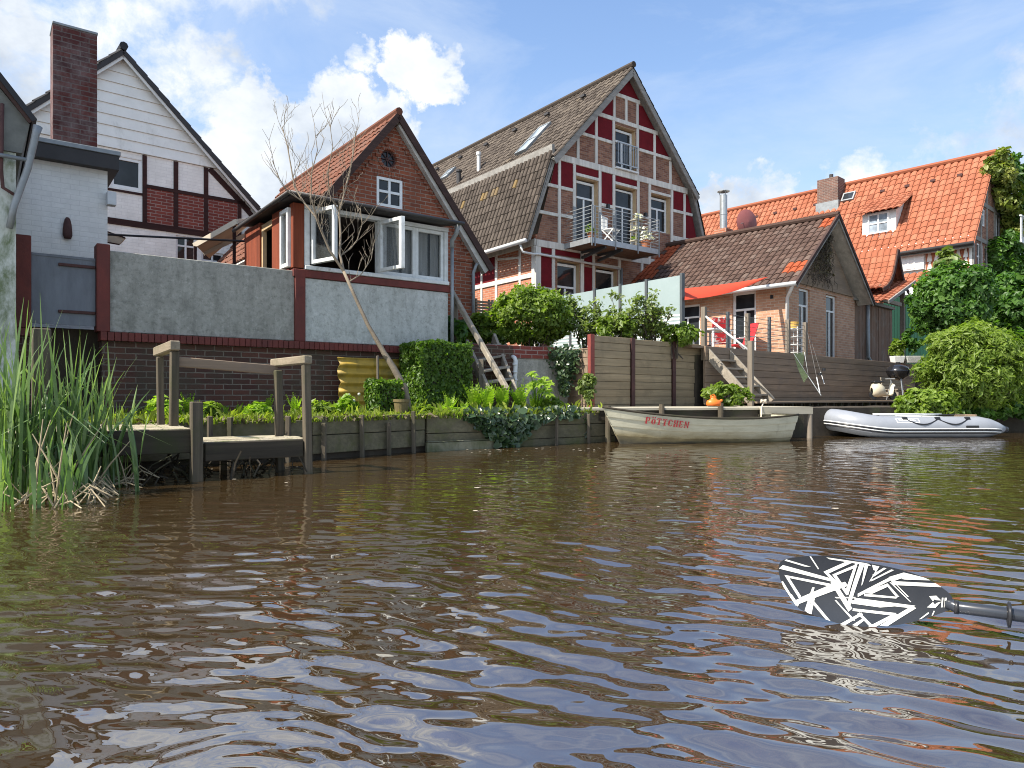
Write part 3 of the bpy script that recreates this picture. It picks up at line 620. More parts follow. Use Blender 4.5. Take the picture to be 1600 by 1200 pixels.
mb = MB(); mb.beam((-.15, -.02, .11), (.17, -.02, .0), .02, .02); mb.beam((-.15, -.02, -.07), (.08, -.02, -.11), .02, .02); mb.build('strut', M['brown_timber'], t)

# ---------------------------------------------------------------- red brick gable house
xy = (FW.x + FW.v[0] * 2.3, FW.y + FW.v[1] * 2.3)
FB = Fr(z=1.5, th=53, xy=xy)
t = thing('brick_house', 'narrow red brick gable house with round window and rust coloured pantile roof', 'house', FB)
AX, AZ, EZ = 2.84, 4.52, 2.3
bw_ = 1.79; sl = (AZ - EZ) / bw_
circ = [(2.70 + .165 * math.cos(k * math.pi / 12), 3.79 + .165 * math.sin(k * math.pi / 12)) for k in range(24)]
wb = (2.45, 3.0, 2.86, 3.42)
wall('wall', M['brick_red'], t, P0, [(AX - bw_, -.2), (AX + bw_, -.2), (AX + bw_, EZ), (AX, AZ), (AX - bw_, EZ)], [wb, circ], .1)
mb = MB(); mb.pbox(PF(.001), AX - bw_ + .002, AX - bw_ + .2, -.2, EZ, .01, 6.3); mb.pbox(PF(.001), AX + bw_ - .2, AX + bw_ - .002, -.2, EZ, .01, 6.3); mb.build('side_wall', M['brick_red'], t)
for s_ in (1, -1):                          # raised brick course under the verge
    n = 24; mb = MB()
    for k in range(n):
        f = (k + .5) / n; mb.pbox(P0, AX + s_ * (.08 + f * 1.62) - .034, AX + s_ * (.08 + f * 1.62) + .034, AZ - .33 - f * 2.02 - .035, AZ - .33 - f * 2.02 + .035, -.025, .01)
    mb.build('verge_course', M['brick_red'], t)
mb = MB(); mb.pbox(P0, 3.72, AX + bw_, 2.02, 2.09, -.022, .01); mb.build('string_course', M['brick_red'], t)
mb = MB(); n = 28
for k in range(n):
    a0, a1_ = 2 * math.pi * k / n, 2 * math.pi * (k + .86) / n
    mb.hexa([(2.70 + r_ * math.cos(a_), y_, 3.79 + r_ * math.sin(a_)) for y_ in (-.018, .02) for r_, a_ in ((.17, a0), (.235, a0), (.235, a1_), (.17, a1_))])
mb.build('brick_ring', M['brick_red'], t)
rw = MB(); rw.tube([(2.70 + .155 * math.cos(k * math.pi / 12), .05, 3.79 + .155 * math.sin(k * math.pi / 12)) for k in range(25)], .018, 6)
for k in range(4): a_ = k * math.pi / 4; rw.beam((2.7 - .15 * math.cos(a_), .05, 3.79 - .15 * math.sin(a_)), (2.7 + .15 * math.cos(a_), .05, 3.79 + .15 * math.sin(a_)), .014, .014)
o = rw.build('round_window', M['rust'], t); mb = MB(); mb.face([(x_, .07, z_) for x_, z_ in circ]); mb.build('pane', M['glass'], o)
window(t, P0, *wb, .0, M['window_white'], M['glass'], .055, ((.5, 0, 1),), (.52,), ft=.06, tm=.05)
mb = MB()
for k in range(11): mb.pbox(P0, 2.40 + k * .06, 2.452 + k * .06, 3.425, 3.53, -.012, .01)
mb.build('window_arch', M['brick_red'], t)
hl = math.hypot(1, sl); ov = 2.12
tiles('roof', M['tile_red'], t, (AX - ov, -.16, AZ + .13 - ov * sl), (0, 1, 0), (1, 0, sl), 6.5, ov * hl, .19, .28, .026)
tiles('roof', M['tile_red'], t, (AX + ov, 6.34, AZ + .13 - ov * sl), (0, -1, 0), (-1, 0, sl), 6.5, ov * hl, .19, .28, .026)
mb = MB()
for s_ in (1, -1): mb.pbeam(P0, (AX + s_ * (ov + .02), AZ + .05 - (ov + .02) * sl), (AX, AZ + .05), .075, -.14, 6.3)
mb.build('roof_deck', M['soffit'], t)
mb = MB()
for s_ in (1, -1): mb.pbeam(P0, (AX + s_ * (ov + .06), AZ + .07 - (ov + .06) * sl), (AX + s_ * .0, AZ + .07), .13, -.18, -.145)
mb.build('bargeboard', M['barge_brown'], t)
mb = MB(); mb.pbeam(P0, (AX + ov - .05, AZ - .08 - ov * sl + .03), (AX + .05, AZ - .06), .12, -.13, -.005); mb.build('verge_board', M['soffit'], t)
mb = MB(); mb.tube([(AX, -.18, AZ + .16), (AX, 6.36, AZ + .16)], .075, 8); mb.build('ridge', M['tile_red'], t)
mb = MB(); mb.tube([(AX + bw_ + .28, -.1, EZ - .22), (AX + bw_ + .06, -.06, EZ - .33), (AX + bw_ - .015, -.06, EZ - .5), (AX + bw_ - .015, -.06, 0)], .036, 10); mb.build('downpipe', M['zinc'], t, smooth=True)

# ---------------------------------------------------------------- sunroom on the wall
t = thing('sunroom', 'low sunroom with open white casements and net curtains standing on the garden wall', 'sunroom', FW)
mb = MB(); mb.pbox(P0, .0, 2.62, 1.99, 2.10, -.045, .12); mb.pbox(PS(0), .12, 2.28, 1.99, 2.12, -.02, .1); mb.build('base_beam', M['red_paint'], t, bevel=.006)
mb = MB(); mb.pbox(P0, .17, 2.60, 2.105, 2.165, -.06, .1); mb.build('sill', M['window_old'], t, bevel=.006)
mb = MB(); mb.pbox(P0, .17, 2.60, 2.985, 3.045, -.03, .1); mb.build('head_beam', M['window_old'], t)
for P_, s0_, s1_ in ((P0, .0, .165), (PS(0), .46, .86), (PS(0), 1.45, 2.25)):
    mb = MB(); mb.pbox(P_, s0_, s1_, 2.12, 3.05, -.02 if P_ is P0 else -.01, .12 if P_ is P0 else .1); mb.build('red_panelling', M['red_wood'], t, bevel=.006)
for x0, x1 in ((.17, .25), (1.33, 1.43), (2.53, 2.60)):
    mb = MB(); mb.pbox(P0, x0, x1, 2.17, 2.98, -.02, .09); mb.build('window_post', M['window_old'], t, bevel=.005)
window(t, P0, 1.435, 2.0, 2.17, 2.98, .0, M['window_old'], M['glass_clear'], .055); window(t, P0, 2.0, 2.525, 2.17, 2.98, .0, M['window_old'], M['glass_clear'], .055)
def sash(hx, hz0, hz1, ang, wd, px_mat, side):
    c_, s_ = math.cos(R(ang)), math.sin(R(ang)); Q = lambda s, z, d: (hx + side * s * c_ + d * s_, -.03 - s * s_ + d * c_, z)
    o = window(t, Q, 0, wd, hz0, hz1, 0, M['window_old'], M['glass_clear'], .055, name='open_casement'); o['label'] = 'casement swung open over the wall'
sash(.255, 2.19, 2.97, 74, .53, None, 1); sash(1.33, 2.19, 2.97, 103, .53, None, -1)
window(t, PS(-.0), .07, .40, 2.14, 2.99, -.05, M['window_old'], M['glass_clear'], .06)
mb = MB(); mb.pbox(PS(0), .87, .93, 2.13, 3.0, .02, .08); mb.pbox(PS(0), 1.38, 1.44, 2.13, 3.0, .02, .08); mb.pbox(PS(0), .93, 1.38, 2.90, 3.0, .02, .08); mb.build('door_frame', M['tan_reveal'], t)
mb = MB()
for (x0, x1) in ((1.47, 1.78), (1.83, 2.03), (2.03, 2.30), (2.36, 2.50)):
    n = 34; rows = [[], []]
    for k in range(n + 1):
        x = x0 + (x1 - x0) * k / n; y = .15 + .018 * math.sin(k * 1.7 + x0 * 9) + .008 * math.sin(k * .7)
        rows[0].append((x, y, 2.2)); rows[1].append((x, y, 2.95))
    mb.grid(rows)
mb.build('curtain', M['curtain'], t, smooth=True)
mb = MB(); mb.pbox(P0, .1, 2.6, 2.0, 2.06, .2, 2.2); mb.pbox(P0, .1, 2.55, 2.06, 3.1, 2.15, 2.2); mb.pbox(P0, 2.5, 2.58, 2.06, 3.05, .12, 2.15); mb.pbox(P0, .12, 2.5, 3.0, 3.03, .1, 2.15); mb.build('interior', M['interior'], t)
mb = MB(); mb.hexa([(-.12, -.27, 3.07), (2.70, -.27, 3.07), (2.70, 2.25, 3.42), (-.12, 2.25, 3.12), (-.12, -.27, 3.115), (2.70, -.27, 3.115), (2.70, 2.25, 3.48), (-.12, 2.25, 3.17)]); mb.build('roof', M['dark_fascia'], t)
mb = MB(); mb.tube([(-.16, -.31, 3.10), (2.72, -.31, 3.085)], .03, 10); mb.tube([(-.16, -.31, 3.10), (-.16, 2.35, 3.06)], .03, 10); mb.build('gutter', M['gutter_dark'], t, smooth=True)
mb = MB(); mb.tube([(2.64, -.26, 3.07), (2.64, -.2, 2.93), (2.645, -.07, 2.85), (2.645, -.07, 2.72)], .036, 10); mb.tube([(2.645, -.07, 2.74), (2.645, -.07, .95)], .028, 10); mb.build('downpipe', M['zinc'], t, smooth=True)
mb = MB(); mb.pbox(P0, 2.33, 2.42, 2.17, 2.26, .1, .16); mb.cyl((2.2, .14), .035, 2.17, 2.30, 10); mb.build('windowsill_pot', M['white'], t)

# ---------------------------------------------------------------- big half timbered house with balcony
FT = Fr(835, 21, 1.6, 53)
t = thing('gambrel_house', 'tall brick and red panelled half timbered house with gambrel roof and steel balcony', 'house', FT)
X0, X1, KL, KR, KZ, EZ, AX, AZ = .05, 7.72, .86, 6.94, 6.42, 3.72, 3.90, 9.68
ups = (AZ - KZ) / (AX - KL)                # slope of the upper roof in the facade
def up(z): return (z - KZ) / ups
DW = {'top': (3.36, 4.30, 6.62, 7.98), 'd1': (1.66, 2.58, 3.75, 5.98), 'd2': (3.36, 4.34, 3.75, 6.02), 'w3': (5.06, 6.02, 4.78, 6.04), 'g1': (.88, 1.80, 1.0, 3.30), 'g2': (2.48, 3.44, 1.0, 3.28)}
wall('wall', M['brick_mixed'], t, P0, [(X0, -.2), (X1, -.2), (X1, EZ), (KR, KZ), (AX, AZ), (KL, KZ), (X0, EZ)], list(DW.values()), .24)
mb = MB(); mb.pbox(PS(X0 - .001), .002, 14, -.2, 3.95, 0, .3); o = mb.build('side_wall', M['brick_bright'], t)
mb = MB(); D0, D1 = -.035, .02
def post(x, z0, z1, w_=.11): mb.pbox(P0, x - w_ / 2, x + w_ / 2, z0, z1, D0, D1)
def rail(x0, x1, z, w_=.10): mb.pbox(P0, x0, x1, z - w_ / 2, z + w_ / 2, D0 - .006, D1)
rail(KL + .02, KR - .02, 6.42, .2); rail(2.42, 5.38, 8.12, .13); rail(3.24, 4.50, 8.95, .12); rail(.06, X1 - .04, 3.70, .20)
for x, a, b in ((3.30, 8.18, 8.9), (3.85, 8.18, 8.9), (4.38, 8.18, 8.9)): post(x, a, b, .10)
for x, a, b in ((1.72, 6.52, 7.26), (2.50, 6.52, 8.06), (3.27, 6.52, 8.06), (4.39, 6.52, 8.06), (5.22, 6.52, 8.06), (6.03, 6.52, 7.30)): post(x, a, b)
rail(1.70, 3.2, 7.34); rail(4.46, 6.06, 7.38)
for x, a, b in ((.96, 3.8, 6.32), (1.57, 3.8, 6.32), (2.66, 3.8, 6.32), (3.28, 3.8, 6.32), (4.42, 3.8, 6.32), (4.98, 3.8, 6.32), (6.11, 3.8, 6.32), (6.78, 3.8, 6.30)): post(x, a, b)
rail(.36, .9, 5.50); rail(1.02, 1.5, 5.50); rail(.15, .9, 4.64); rail(1.02, 1.5, 4.66); rail(2.72, 3.22, 5.26); rail(4.48, 4.92, 5.16); rail(6.17, 6.72, 5.62); rail(6.84, 7.2, 5.62); rail(6.17, 7.4, 4.70)
rail(1.63, 2.6, 6.03, .09); rail(3.34, 4.36, 6.07, .09); rail(5.04, 6.05, 6.09, .09); rail(6.16, 6.8, 4.62, .08)
post(.13, -.2, 3.6, .20); post(.72, -.2, 3.6, .12); post(1.90, -.2, 3.6, .13); post(2.38, -.2, 3.6, .11); post(3.54, -.2, 3.6, .12); post(4.6, -.2, 3.6); post(5.6, -.2, 3.6)
rail(.23, .66, 2.36); rail(1.97, 2.32, 2.30); rail(.78, 1.84, 3.36, .08); rail(2.44, 3.48, 3.34, .08)
Q = PS(X0)
for b, w_ in ((.09, .16), (.75, .10), (1.98, .12), (2.80, .10), (4, .1), (5, .1)): mb.pbox(Q, b - w_ / 2, b + w_ / 2, -.2, 3.62, -.032, .02)
for z in (2.76,): mb.pbox(Q, .17, 5, z - .07, z + .07, -.038, .02)
mb.pbox(Q, .0, 13, 3.62, 3.82, -.04, .02); mb.pbeam(Q, (.8, 3.38), (1.95, 3.50), .07, -.03, .02)
mb.build('timber_frame', M['timber_white'], t, bevel=.006)
def panel(poly, P=P0, d=-.012):
    b_ = MB(); b_.prism(poly, P, d, .015); b_.build('painted_panel', M['red_panel'], t)
def rp(x0, x1, z0, z1): panel([(x0, z0), (x1, z0), (x1, z1), (x0, z1)])
gx = lambda z: KL + (z - KZ) / ups + .02       # roof line on the left, mirrored on the right
gr = lambda z: 2 * AX - gx(z)
panel([(gx(9.02) + .02, 9.015), (gr(9.02) - .02, 9.015), (AX, AZ - .03)])
panel([(gx(8.2), 8.19), (3.24, 8.19), (3.24, 8.86), (gx(8.86), 8.86)]); panel([(4.44, 8.19), (gr(8.2), 8.19), (gr(8.86), 8.86), (4.44, 8.86)])
panel([(1.78, 7.40), (2.44, 7.40), (2.44, gx(2.44) and KZ + (2.44 - KL) * ups - .02), (1.78, KZ + (1.78 - KL) * ups - .02)])
rp(2.56, 3.21, 7.395, 8.05); rp(4.45, 5.16, 7.44, 8.05); panel([(5.28, 7.44), (6.0, 7.44), (6.0, KZ + (KR - 6.0) * ups - .02), (5.28, KZ + (KR - 5.28) * ups - .02)])
rp(1.02, 1.51, 5.56, 6.31); panel([(.62, 5.56), (.90, 5.56), (.90, 6.31), (.83, 6.31)]); rp(1.63, 2.60, 6.08, 6.31); rp(2.72, 3.22, 5.32, 6.31); rp(3.34, 4.36, 6.12, 6.31)
rp(6.17, 6.72, 5.68, 6.31); panel([(6.84, 5.68), (7.18, 5.68), (6.98, 6.28), (6.84, 6.28)]); panel([(6.84, 4.76), (7.46, 4.76), (7.22, 5.56), (6.84, 5.56)])
rp(.24, .66, 2.42, 3.42); rp(.24, 1.83, 3.44, 3.59); rp(1.98, 2.32, 2.36, 3.2); rp(1.98, 2.32, 3.28, 3.59)
for b0, b1 in ((2.05, 2.74), (2.86, 3.94)): panel([(b0, 2.84), (b1, 2.84), (b1, 3.61), (b0, 3.61)], Q)
WW, GL, TR = M['window_white'], M['glass'], M['tan_reveal']
for k, nm, mu, tr_, fw in (('top', 'balcony_door', ((.5, 0, .70),), (.70,), .075), ('d1', 'balcony_door', ((.5, 0, .74),), (.76,), .075), ('d2', 'balcony_door', ((.5, 0, .74),), (.74,), .06), ('w3', 'window', ((.5, 0, .66),), (.68,), .075), ('g1', 'window', ((.5, 0, .66),), (.68,), .075), ('g2', 'window', ((.5, 0, .66),), (.68,), .075)):
    x0, x1, z0, z1 = DW[k]; m_ = WW
    rv = MB()
    for a, b, c, d in ((x0, x0 + .012, z0, z1), (x1 - .012, x1, z0, z1), (x0 + .012, x1 - .012, z1 - .012, z1)): rv.pbox(P0, a, b, c, d, .004, .235)
    rv.build('reveal', TR, t)
    window(t, P0, x0 + .014, x1 - .014, z0 + .01, z1 - .07, .15, m_, GL, fw, mu, tr_, name=nm, sill=None if k in ('d1', 'd2') else M['timber_white'])
# roofs
LS = Vector((KL - .30 - (-.42), 0, KZ - EZ + .10)); 
LO = Vector((-.42, -.16, EZ - .02)); lowS = LS.length
tiles('lower_roof', M['tile_grey'], t, LO, (0, 1, 0), LS, 12.6, lowS, .20, .29, .045, lip=.02, fn=lambda i, j: (.94 + random.random() * .06) if (.6 < j < .8 and random.random() < .35 and .08 < i < .6) else random.random() * .6)
RO = Vector((2 * AX + .42, 12.44, EZ - .02)); RS = Vector((-LS.x, 0, LS.z))
tiles('lower_roof', M['tile_grey'], t, RO, (0, -1, 0), RS, 12.6, lowS, .20, .29, .032)
UO = Vector((KL - .32, -.30, KZ + .22 - .32 * ups)); US = Vector((1, 0, ups)); upL = (AX - KL + .32) * math.hypot(1, ups)
tiles('upper_roof', M['tile_grey'], t, UO, (0, 1, 0), US, 13.0, upL, .20, .29, .032, fn=lambda i, j: random.random() * .92)
tiles('upper_roof', M['tile_grey'], t, (2 * AX - UO.x, 12.7, UO.z), (0, -1, 0), (-1, 0, ups), 13.0, upL, .20, .29, .032, fn=lambda i, j: random.random() * .92)
mb = MB()
for s_ in (1, -1):
    fx = lambda x: x if s_ == 1 else 2 * AX - x
    mb.pbeam(P0, (fx(UO.x), UO.z - .08), (AX, AZ + .13), .06, -.28, 12.6); mb.pbeam(P0, (fx(LO.x + .05), LO.z - .06), (fx(KL - .23), KZ + .02), .04, -.14, 12.5)
mb.build('roof_deck', M['barge_grey'], t)
mb = MB()
for s_ in (1, -1):
    fx = lambda x: x if s_ == 1 else 2 * AX - x
    mb.pbeam(P0, (fx(UO.x + .03), UO.z - .16), (AX, AZ + .02), .15, -.29, -.25); mb.pbeam(P0, (fx(LO.x + .12), LO.z + .02), (fx(KL - .16), KZ - .05), .08, -.15, -.11)
mb.build('bargeboard', M['barge_grey'], t)
mb = MB(); mb.pbox(PS(KL - .26), -.1, 12.5, KZ + .00, KZ + .30, 0, .1); mb.build('eaves_band', M['barge_grey'], t)
mb = MB(); mb.tube([(AX, -.32, AZ + .28), (AX, 12.7, AZ + .28)], .10, 8); mb.build('ridge', M['tile_grey'], t)
mb = MB(); mb.tube([(-.50, -.2, EZ - .06), (-.50, 12, EZ - .16)], .065, 10); mb.tube([(-.46, .1, EZ - .10), (-.40, .05, EZ - .34), (-.08, -.05, EZ - .38), (.1, -.07, EZ - .36), (3.55, -.07, EZ - .43)], .035, 10); mb.build('gutter', M['pipe_white'], t, smooth=True)
mb = MB(); mb.tube([(3.56, -.08, EZ - .40), (3.56, -.08, 0)], .045, 10); mb.build('downpipe', M['zinc'], t, smooth=True)
un = Vector((-ups, 0, 1)).normalized(); usv = US.normalized()
def on_up(px_, py_): return FT.plane(px_, py_, UO + un * .05, un)
def skylight(c1_, c2_):
    p, q = on_up(*c1_), on_up(*c2_); y0, y1 = sorted((p.y, q.y)); s0, s1 = sorted(((p - UO).dot(usv), (q - UO).dot(usv)))
    y1 = max(y1, y0 + .6)
    def pt(y, s, h): return Vector((UO.x, y, UO.z)) + usv * s + un * h
    fr_ = MB()
    for (ya, yb, sa, sb) in ((y0, y0 + .06, s0, s1), (y1 - .06, y1, s0, s1), (y0 + .06, y1 - .06, s0, s0 + .06), (y0 + .06, y1 - .06, s1 - .06, s1), (y0 + .06, y1 - .06, (s0 + s1) / 2 - .04, (s0 + s1) / 2 + .04)):
        fr_.hexa([pt(ya, sa, .0), pt(yb, sa, .0), pt(yb, sb, .0), pt(ya, sb, .0), pt(ya, sa, .12), pt(yb, sa, .12), pt(yb, sb, .12), pt(ya, sb, .12)])
    o = fr_.build('roof_window', M['zinc'], t); gl = MB(); gl.face([pt(y0 + .05, s0 + .05, .10), pt(y1 - .05, s0 + .05, .10), pt(y1 - .05, s1 - .05, .10), pt(y0 + .05, s1 - .05, .10)]); gl.build('pane', M['glass_sky'], o)
skylight((805, 243), (862, 192)); skylight((688, 282), (713, 262))
for (px_, py_, h_, r_, mt) in ((748, 264, .62, .07, 'pipe_white'), (717, 283, .42, .09, 'gutter_dark')):
    p = on_up(px_, py_); mb = MB(); mb.cyl((p.x, p.y), r_, p.z - .15, p.z + h_, 12); mb.cyl((p.x, p.y), r_ * 1.35, p.z + h_ * .82, p.z + h_, 12); mb.build('vent_pipe', M[mt], t, smooth=False)
for i in range(6):
    mb = MB(); mb.box(AX - .8 + .0, AX - .7, 1.2 + i * 1.9, 1.42 + i * 1.9, AZ - .44, AZ - .36); mb.build('tile_vent', M['gutter_dark'], t)
# french balcony grille
gb = MB(); x0, x1, z0, z1 = DW['top']
for z in (7.38, 6.70): gb.box(x0, x1, -.13, -.10, z - .015, z + .015)
for k in range(10): x = x0 + .02 + (x1 - x0 - .04) * k / 9; gb.box(x - .008, x + .008, -.123, -.107, 6.70, 7.38)
for x in (x0 + .03, x1 - .03): gb.box(x - .012, x + .012, -.12, .16, 6.71, 6.74); gb.box(x - .012, x + .012, -.12, .16, 7.35, 7.375)
gb.build('balcony_grille', M['grey_metal'], t)
mb = MB(); mb.box(x0 - .05, x1 + .05, -.12, .02, 6.53, 6.575); mb.build('door_sill', M['white'], t)
for x in (2.95, 4.70):
    mb = MB(); mb.box(x - .05, x + .05, -.14, -.042, 5.14, 5.30); mb.build('wall_lamp', M['black'], t, bevel=.01)
# steel balcony
bx0, bx1, by = 1.16, 4.06, -1.2
mb = MB(); mb.box(bx0, bx1, by, -.05, 3.70, 3.76); mb.box(bx0, bx1, by - .03, by - .002, 3.64, 3.80); mb.box(bx0 - .03, bx0 - .002, by, -.05, 3.64, 3.80); mb.box(bx1 + .002, bx1 + .03, by, -.05, 3.64, 3.80)
bal = mb.build('balcony', M['grey_metal'], t)
mb = MB(); mb.box(bx0 + .02, bx1 - .02, by + .02, -.06, 3.66, 3.695); mb.build('underside', M['wood_clad'], bal)
for x in (1.85, 2.55):
    mb = MB(); mb.beam((x, by + .1, 3.62), (x + .02, -.04, 3.46), .07, .08); mb.beam((x, by + .1, 3.62), (x, -.04, 3.62), .06, .06); mb.build('bracket', M['screen_post'], bal)
pts_x = [bx0, 2.13, 3.10, bx1]
for x in [*pts_x, bx0 + .12]:
    mb = MB(); mb.box(x - .018, x + .018, by - .05, by - .032, 3.55, 4.74); mb.build('railing_post', M['zinc'], bal)
for k in range(9):
    z = 3.86 + k * .108; mb = MB(); r_ = .013 if k == 8 else .008
    mb.tube([(bx0, -.1, z), (bx0, by - .03, z), (bx1, by - .03, z), (bx1, -.1, z)], r_, 6); mb.build('railing_bar', M['grey_metal'], bal)
for x in (1.56, 2.66, 3.28, 4.42):
    mb = MB(); mb.box(x - .06, x + .06, -.052, -.042, 3.80, 5.0); mb.build('wall_post', M['zinc'], bal)
mb = MB()
# slatted screen by the downpipe
FS = Fr(742, 15.6, 1.5, 53)
s_t = thing('slatted_screen', 'dark weathered slatted screen between brick house downpipe and round bush', 'screen', FS)
for x0 in (0.02, .46):
    mb = MB()
    for k in range(20): mb.box(x0, x0 + .43, 0, .03, .05 + k * .066, .05 + k * .066 + .05)
    for x in (x0 + .02, x0 + .37): mb.box(x, x + .05, .032, .06, 0, 1.4)
    mb.build('slat_panel', M['wood_deck'] if x0 < .1 else M['wood_grey'], s_t)
# things standing on the balcony
def flowerpot(name, label, fr, x, y, z, s, flower=None, group=None):
    w_ = fr.w(x, y, z); q = thing(name, label, 'flower pot', loc=w_, group=group)
    mb = MB(); mb.lathe((0, 0, 0), [(.001, 0), (.07 * s, 0), (.10 * s, .17 * s), (.115 * s, .17 * s), (.115 * s, .2 * s), (.09 * s, .2 * s), (.085 * s, .17 * s), (.001, .17 * s)], 16); mb.build('pot', M['terracotta'], q)
    P, Nn, sh = clumps((w_.x, w_.y, w_.z + .34 * s), (.14 * s, .14 * s, .18 * s), 8, .10 * s, 160, 1, 5); leaf_mesh('foliage', M['leaf_bush'] if not flower else flower, q, P, Nn, .05, 1.6, shade=sh); return q
M['petal_white'] = leafm('white_petal', (.5, .5, .45), (.65, .64, .58), (.75, .74, .68), .2)
flowerpot('flower_pot', 'pot plant at the left corner of the steel balcony', FT, 1.32, -1.02, 3.765, 1.0)
flowerpot('flower_pot', 'white flowering pot at the right end of the balcony', FT, 3.72, -1.0, 3.765, 1.5, M['petal_white'])
w_ = FT.w(2.2, -.95, 3.765); c_t = thing('folding_chair', 'pale folding chair on the steel balcony', 'chair', loc=w_, yaw=FT.yaw + .3)
mb = MB(); mb.box(-.2, .2, -.19, .19, .42, .445); mb.build('seat', M['white'], c_t, bevel=.006)
mb = MB()
for k in range(5): mb.box(-.2 + k * .085, -.14 + k * .085, .20, .215, .46, .86)
mb.box(-.2, .2, .198, .217, .83, .87); mb.build('backrest', M['white'], c_t)
for sx in (-.19, .19):
    for y0, y1 in ((-.22, .2), (.22, -.2)): mb = MB(); mb.beam((sx, y0, 0), (sx, y1, .44), .02, .03); mb.build('leg', M['white'], c_t)
st = thing('plant_stand', 'tall pale wooden plant stand with flowers near the right balcony post', 'plant stand', loc=FT.w(3.55, -.75, 3.765), yaw=FT.yaw)
for (sx, sy) in ((-.14, -.12), (.14, -.12), (-.14, .12), (.14, .12)): mb = MB(); mb.beam((sx, sy, 0), (sx * .9, sy * .9, .95), .025, .025); mb.build('leg', M['wood_top'], st)
for z in (.3, .62, .95): mb = MB(); mb.box(-.18, .18, -.15, .15, z, z + .025); mb.build('shelf', M['wood_top'], st)
for z, m_ in ((.34, 'leaf_bush'), (.66, 'petal_white'), (.99, 'petal_white')):
    c = FT.w(3.55, -.75, 3.765 + z + .08); P, Nn, sh = clumps(c, (.15, .15, .09), 6, .09, 120, 1, int(z * 100)); leaf_mesh('foliage', M[m_], st, P, Nn, .05, shade=sh)

# ---------------------------------------------------------------- low cottage with brown pantiles
FC = Fr(1228, 19, 1.7, 46)
t = thing('cottage', 'low tan brick cottage with brown pantile roof and dead creeper on its dark gable', 'house', FC)
CW, CE, CA = 4.78, 2.18, 4.12; mid = 2.42; sl = (CA - CE) / (mid + .02)
fh = [(.78, 1.50, -.1, 2.05), (2.60, 3.38, -.1, 2.05)]
wall('wall', M['brick_tan'], t, P0, [(.02, -.2), (CW, -.2), (CW, CE), (.02, CE)], fh, .16)
shh = [(.86, 1.58, -.1, 1.98), (2.62, 3.5, -.1, 1.78)]
wall('side_wall', M['brick_tan'], t, PS(.02), [(0.002, -.2), (8, -.2), (8, CE), (.002, CE)], shh, .16)
mb = MB(); mb.prism([(.30, 2.15), (CW - .2, 2.15), (mid, CA - .1)], P0, -.05, .02); mb.build('gable_boards', M['wood_deck'], t)
for h in fh: window(t, P0, *h, .06, WW, GL, .065, ((.5, 0, .78),), (.78,), name='glazed_door')
window(t, PS(.02), *shh[0], .06, WW, GL, .075, ((.5, 0, .74),), (.76,), name='glazed_door'); window(t, PS(.02), *shh[1], .06, WW, GL, .06, ((.5, 0, .8),), (.8,), name='glazed_door')
mb = MB(); mb.box(-.0, .019, .36, .44, 1.70, 1.80); mb.build('wall_lamp', M['black'], t)
eo = .33; hl = math.hypot(1, sl)
def cfn(i, j):
    if i > .60 + .0 * j and i < .74 + .06 * j and random.random() < .85: return .93 + random.random() * .07
    if (i < .045 and j > .80) or (i < .055 and .13 < j < .24): return .95
    if i > .74 and random.random() < .3: return .94
    return random.random() * .84
tiles('roof', M['tile_brown'], t, (-eo, -.42, CE + .10 - eo * sl), (0, 1, 0), (1, 0, sl), 8.6, (mid + eo) * hl, .20, .28, .032, fn=cfn)
tiles('roof', M['tile_brown'], t, (2 * mid + eo, 8.18, CE + .10 - eo * sl), (0, -1, 0), (-1, 0, sl), 8.6, (mid + eo) * hl, .20, .28, .032)
mb = MB()
for s_ in (1, -1): mb.pbeam(P0, (mid + s_ * (mid + eo), CE + .04 - eo * sl), (mid, CA + .03), .05, -.40, 8.1)
mb.build('roof_deck', M['soffit'], t)
mb = MB()
for s_ in (1, -1): mb.pbeam(P0, (mid + s_ * (mid + eo), CE + .01 - eo * sl), (mid, CA + .06), .12, -.44, -.405)
mb.build('bargeboard', M['barge_grey'], t)
mb = MB()
for s_ in (1, -1): mb.pbeam(P0, (mid + s_ * (mid + eo + .04), CE + .08 - (eo + .04) * sl), (mid, CA + .13), .09, -.47, -.40)
mb.build('verge_tiles', M['barge_brown'], t)
mb = MB(); mb.tube([(mid, -.45, CA + .16), (mid, 8.2, CA + .16)], .085, 8); mb.build('ridge', M['tile_brown'], t)
mb = MB(); mb.tube([(-eo - .05, -.45, CE - .20), (-eo - .05, 7, CE - .27)], .06, 10); mb.build('gutter', M['pipe_white'], t, smooth=True)
mb = MB(); mb.tube([(-eo - .03, -.36, CE - .22), (-.12, -.14, CE - .42), (-.05, -.06, CE - .5), (-.05, -.06, 0)], .045, 10); mb.build('downpipe', M['pipe_white'], t, smooth=True)
cp = MB(); rr = random.Random(4)
for k in range(260):
    z = rr.uniform(2.3, CA - .25); wd = (CA - .1 - z) / sl * .85; x = mid + rr.uniform(-wd * .9, wd * .15); y = -.06 - rr.uniform(0, .16)
    p = Vector((x, y, z)); q = p + Vector((rr.uniform(-.22, .22), rr.uniform(-.08, .03), rr.uniform(-.38, .1))); cp.tube([p, (p + q) / 2 + Vector((0, -.05, .03)), q], .007, 4, False)
o = cp.build('dead_creeper', M['bark_dark'], t)
P = np.array([FC.w(mid + rr.uniform(-1.1, .25) * (CA - z_) / 1.6, -.1 - rr.uniform(0, .12), z_) for z_ in [rr.uniform(2.5, 3.9) for _ in range(420)]])
M['leaf_brown'] = leafm('dry_leaf', (.06, .05, .028), (.11, .09, .05), (.19, .165, .095), .15, .8)
leaf_mesh('creeper_leaf', M['leaf_brown'], o, P, np.tile([.5, -.6, .2], (len(P), 1)), .05)['kind'] = 'stuff'
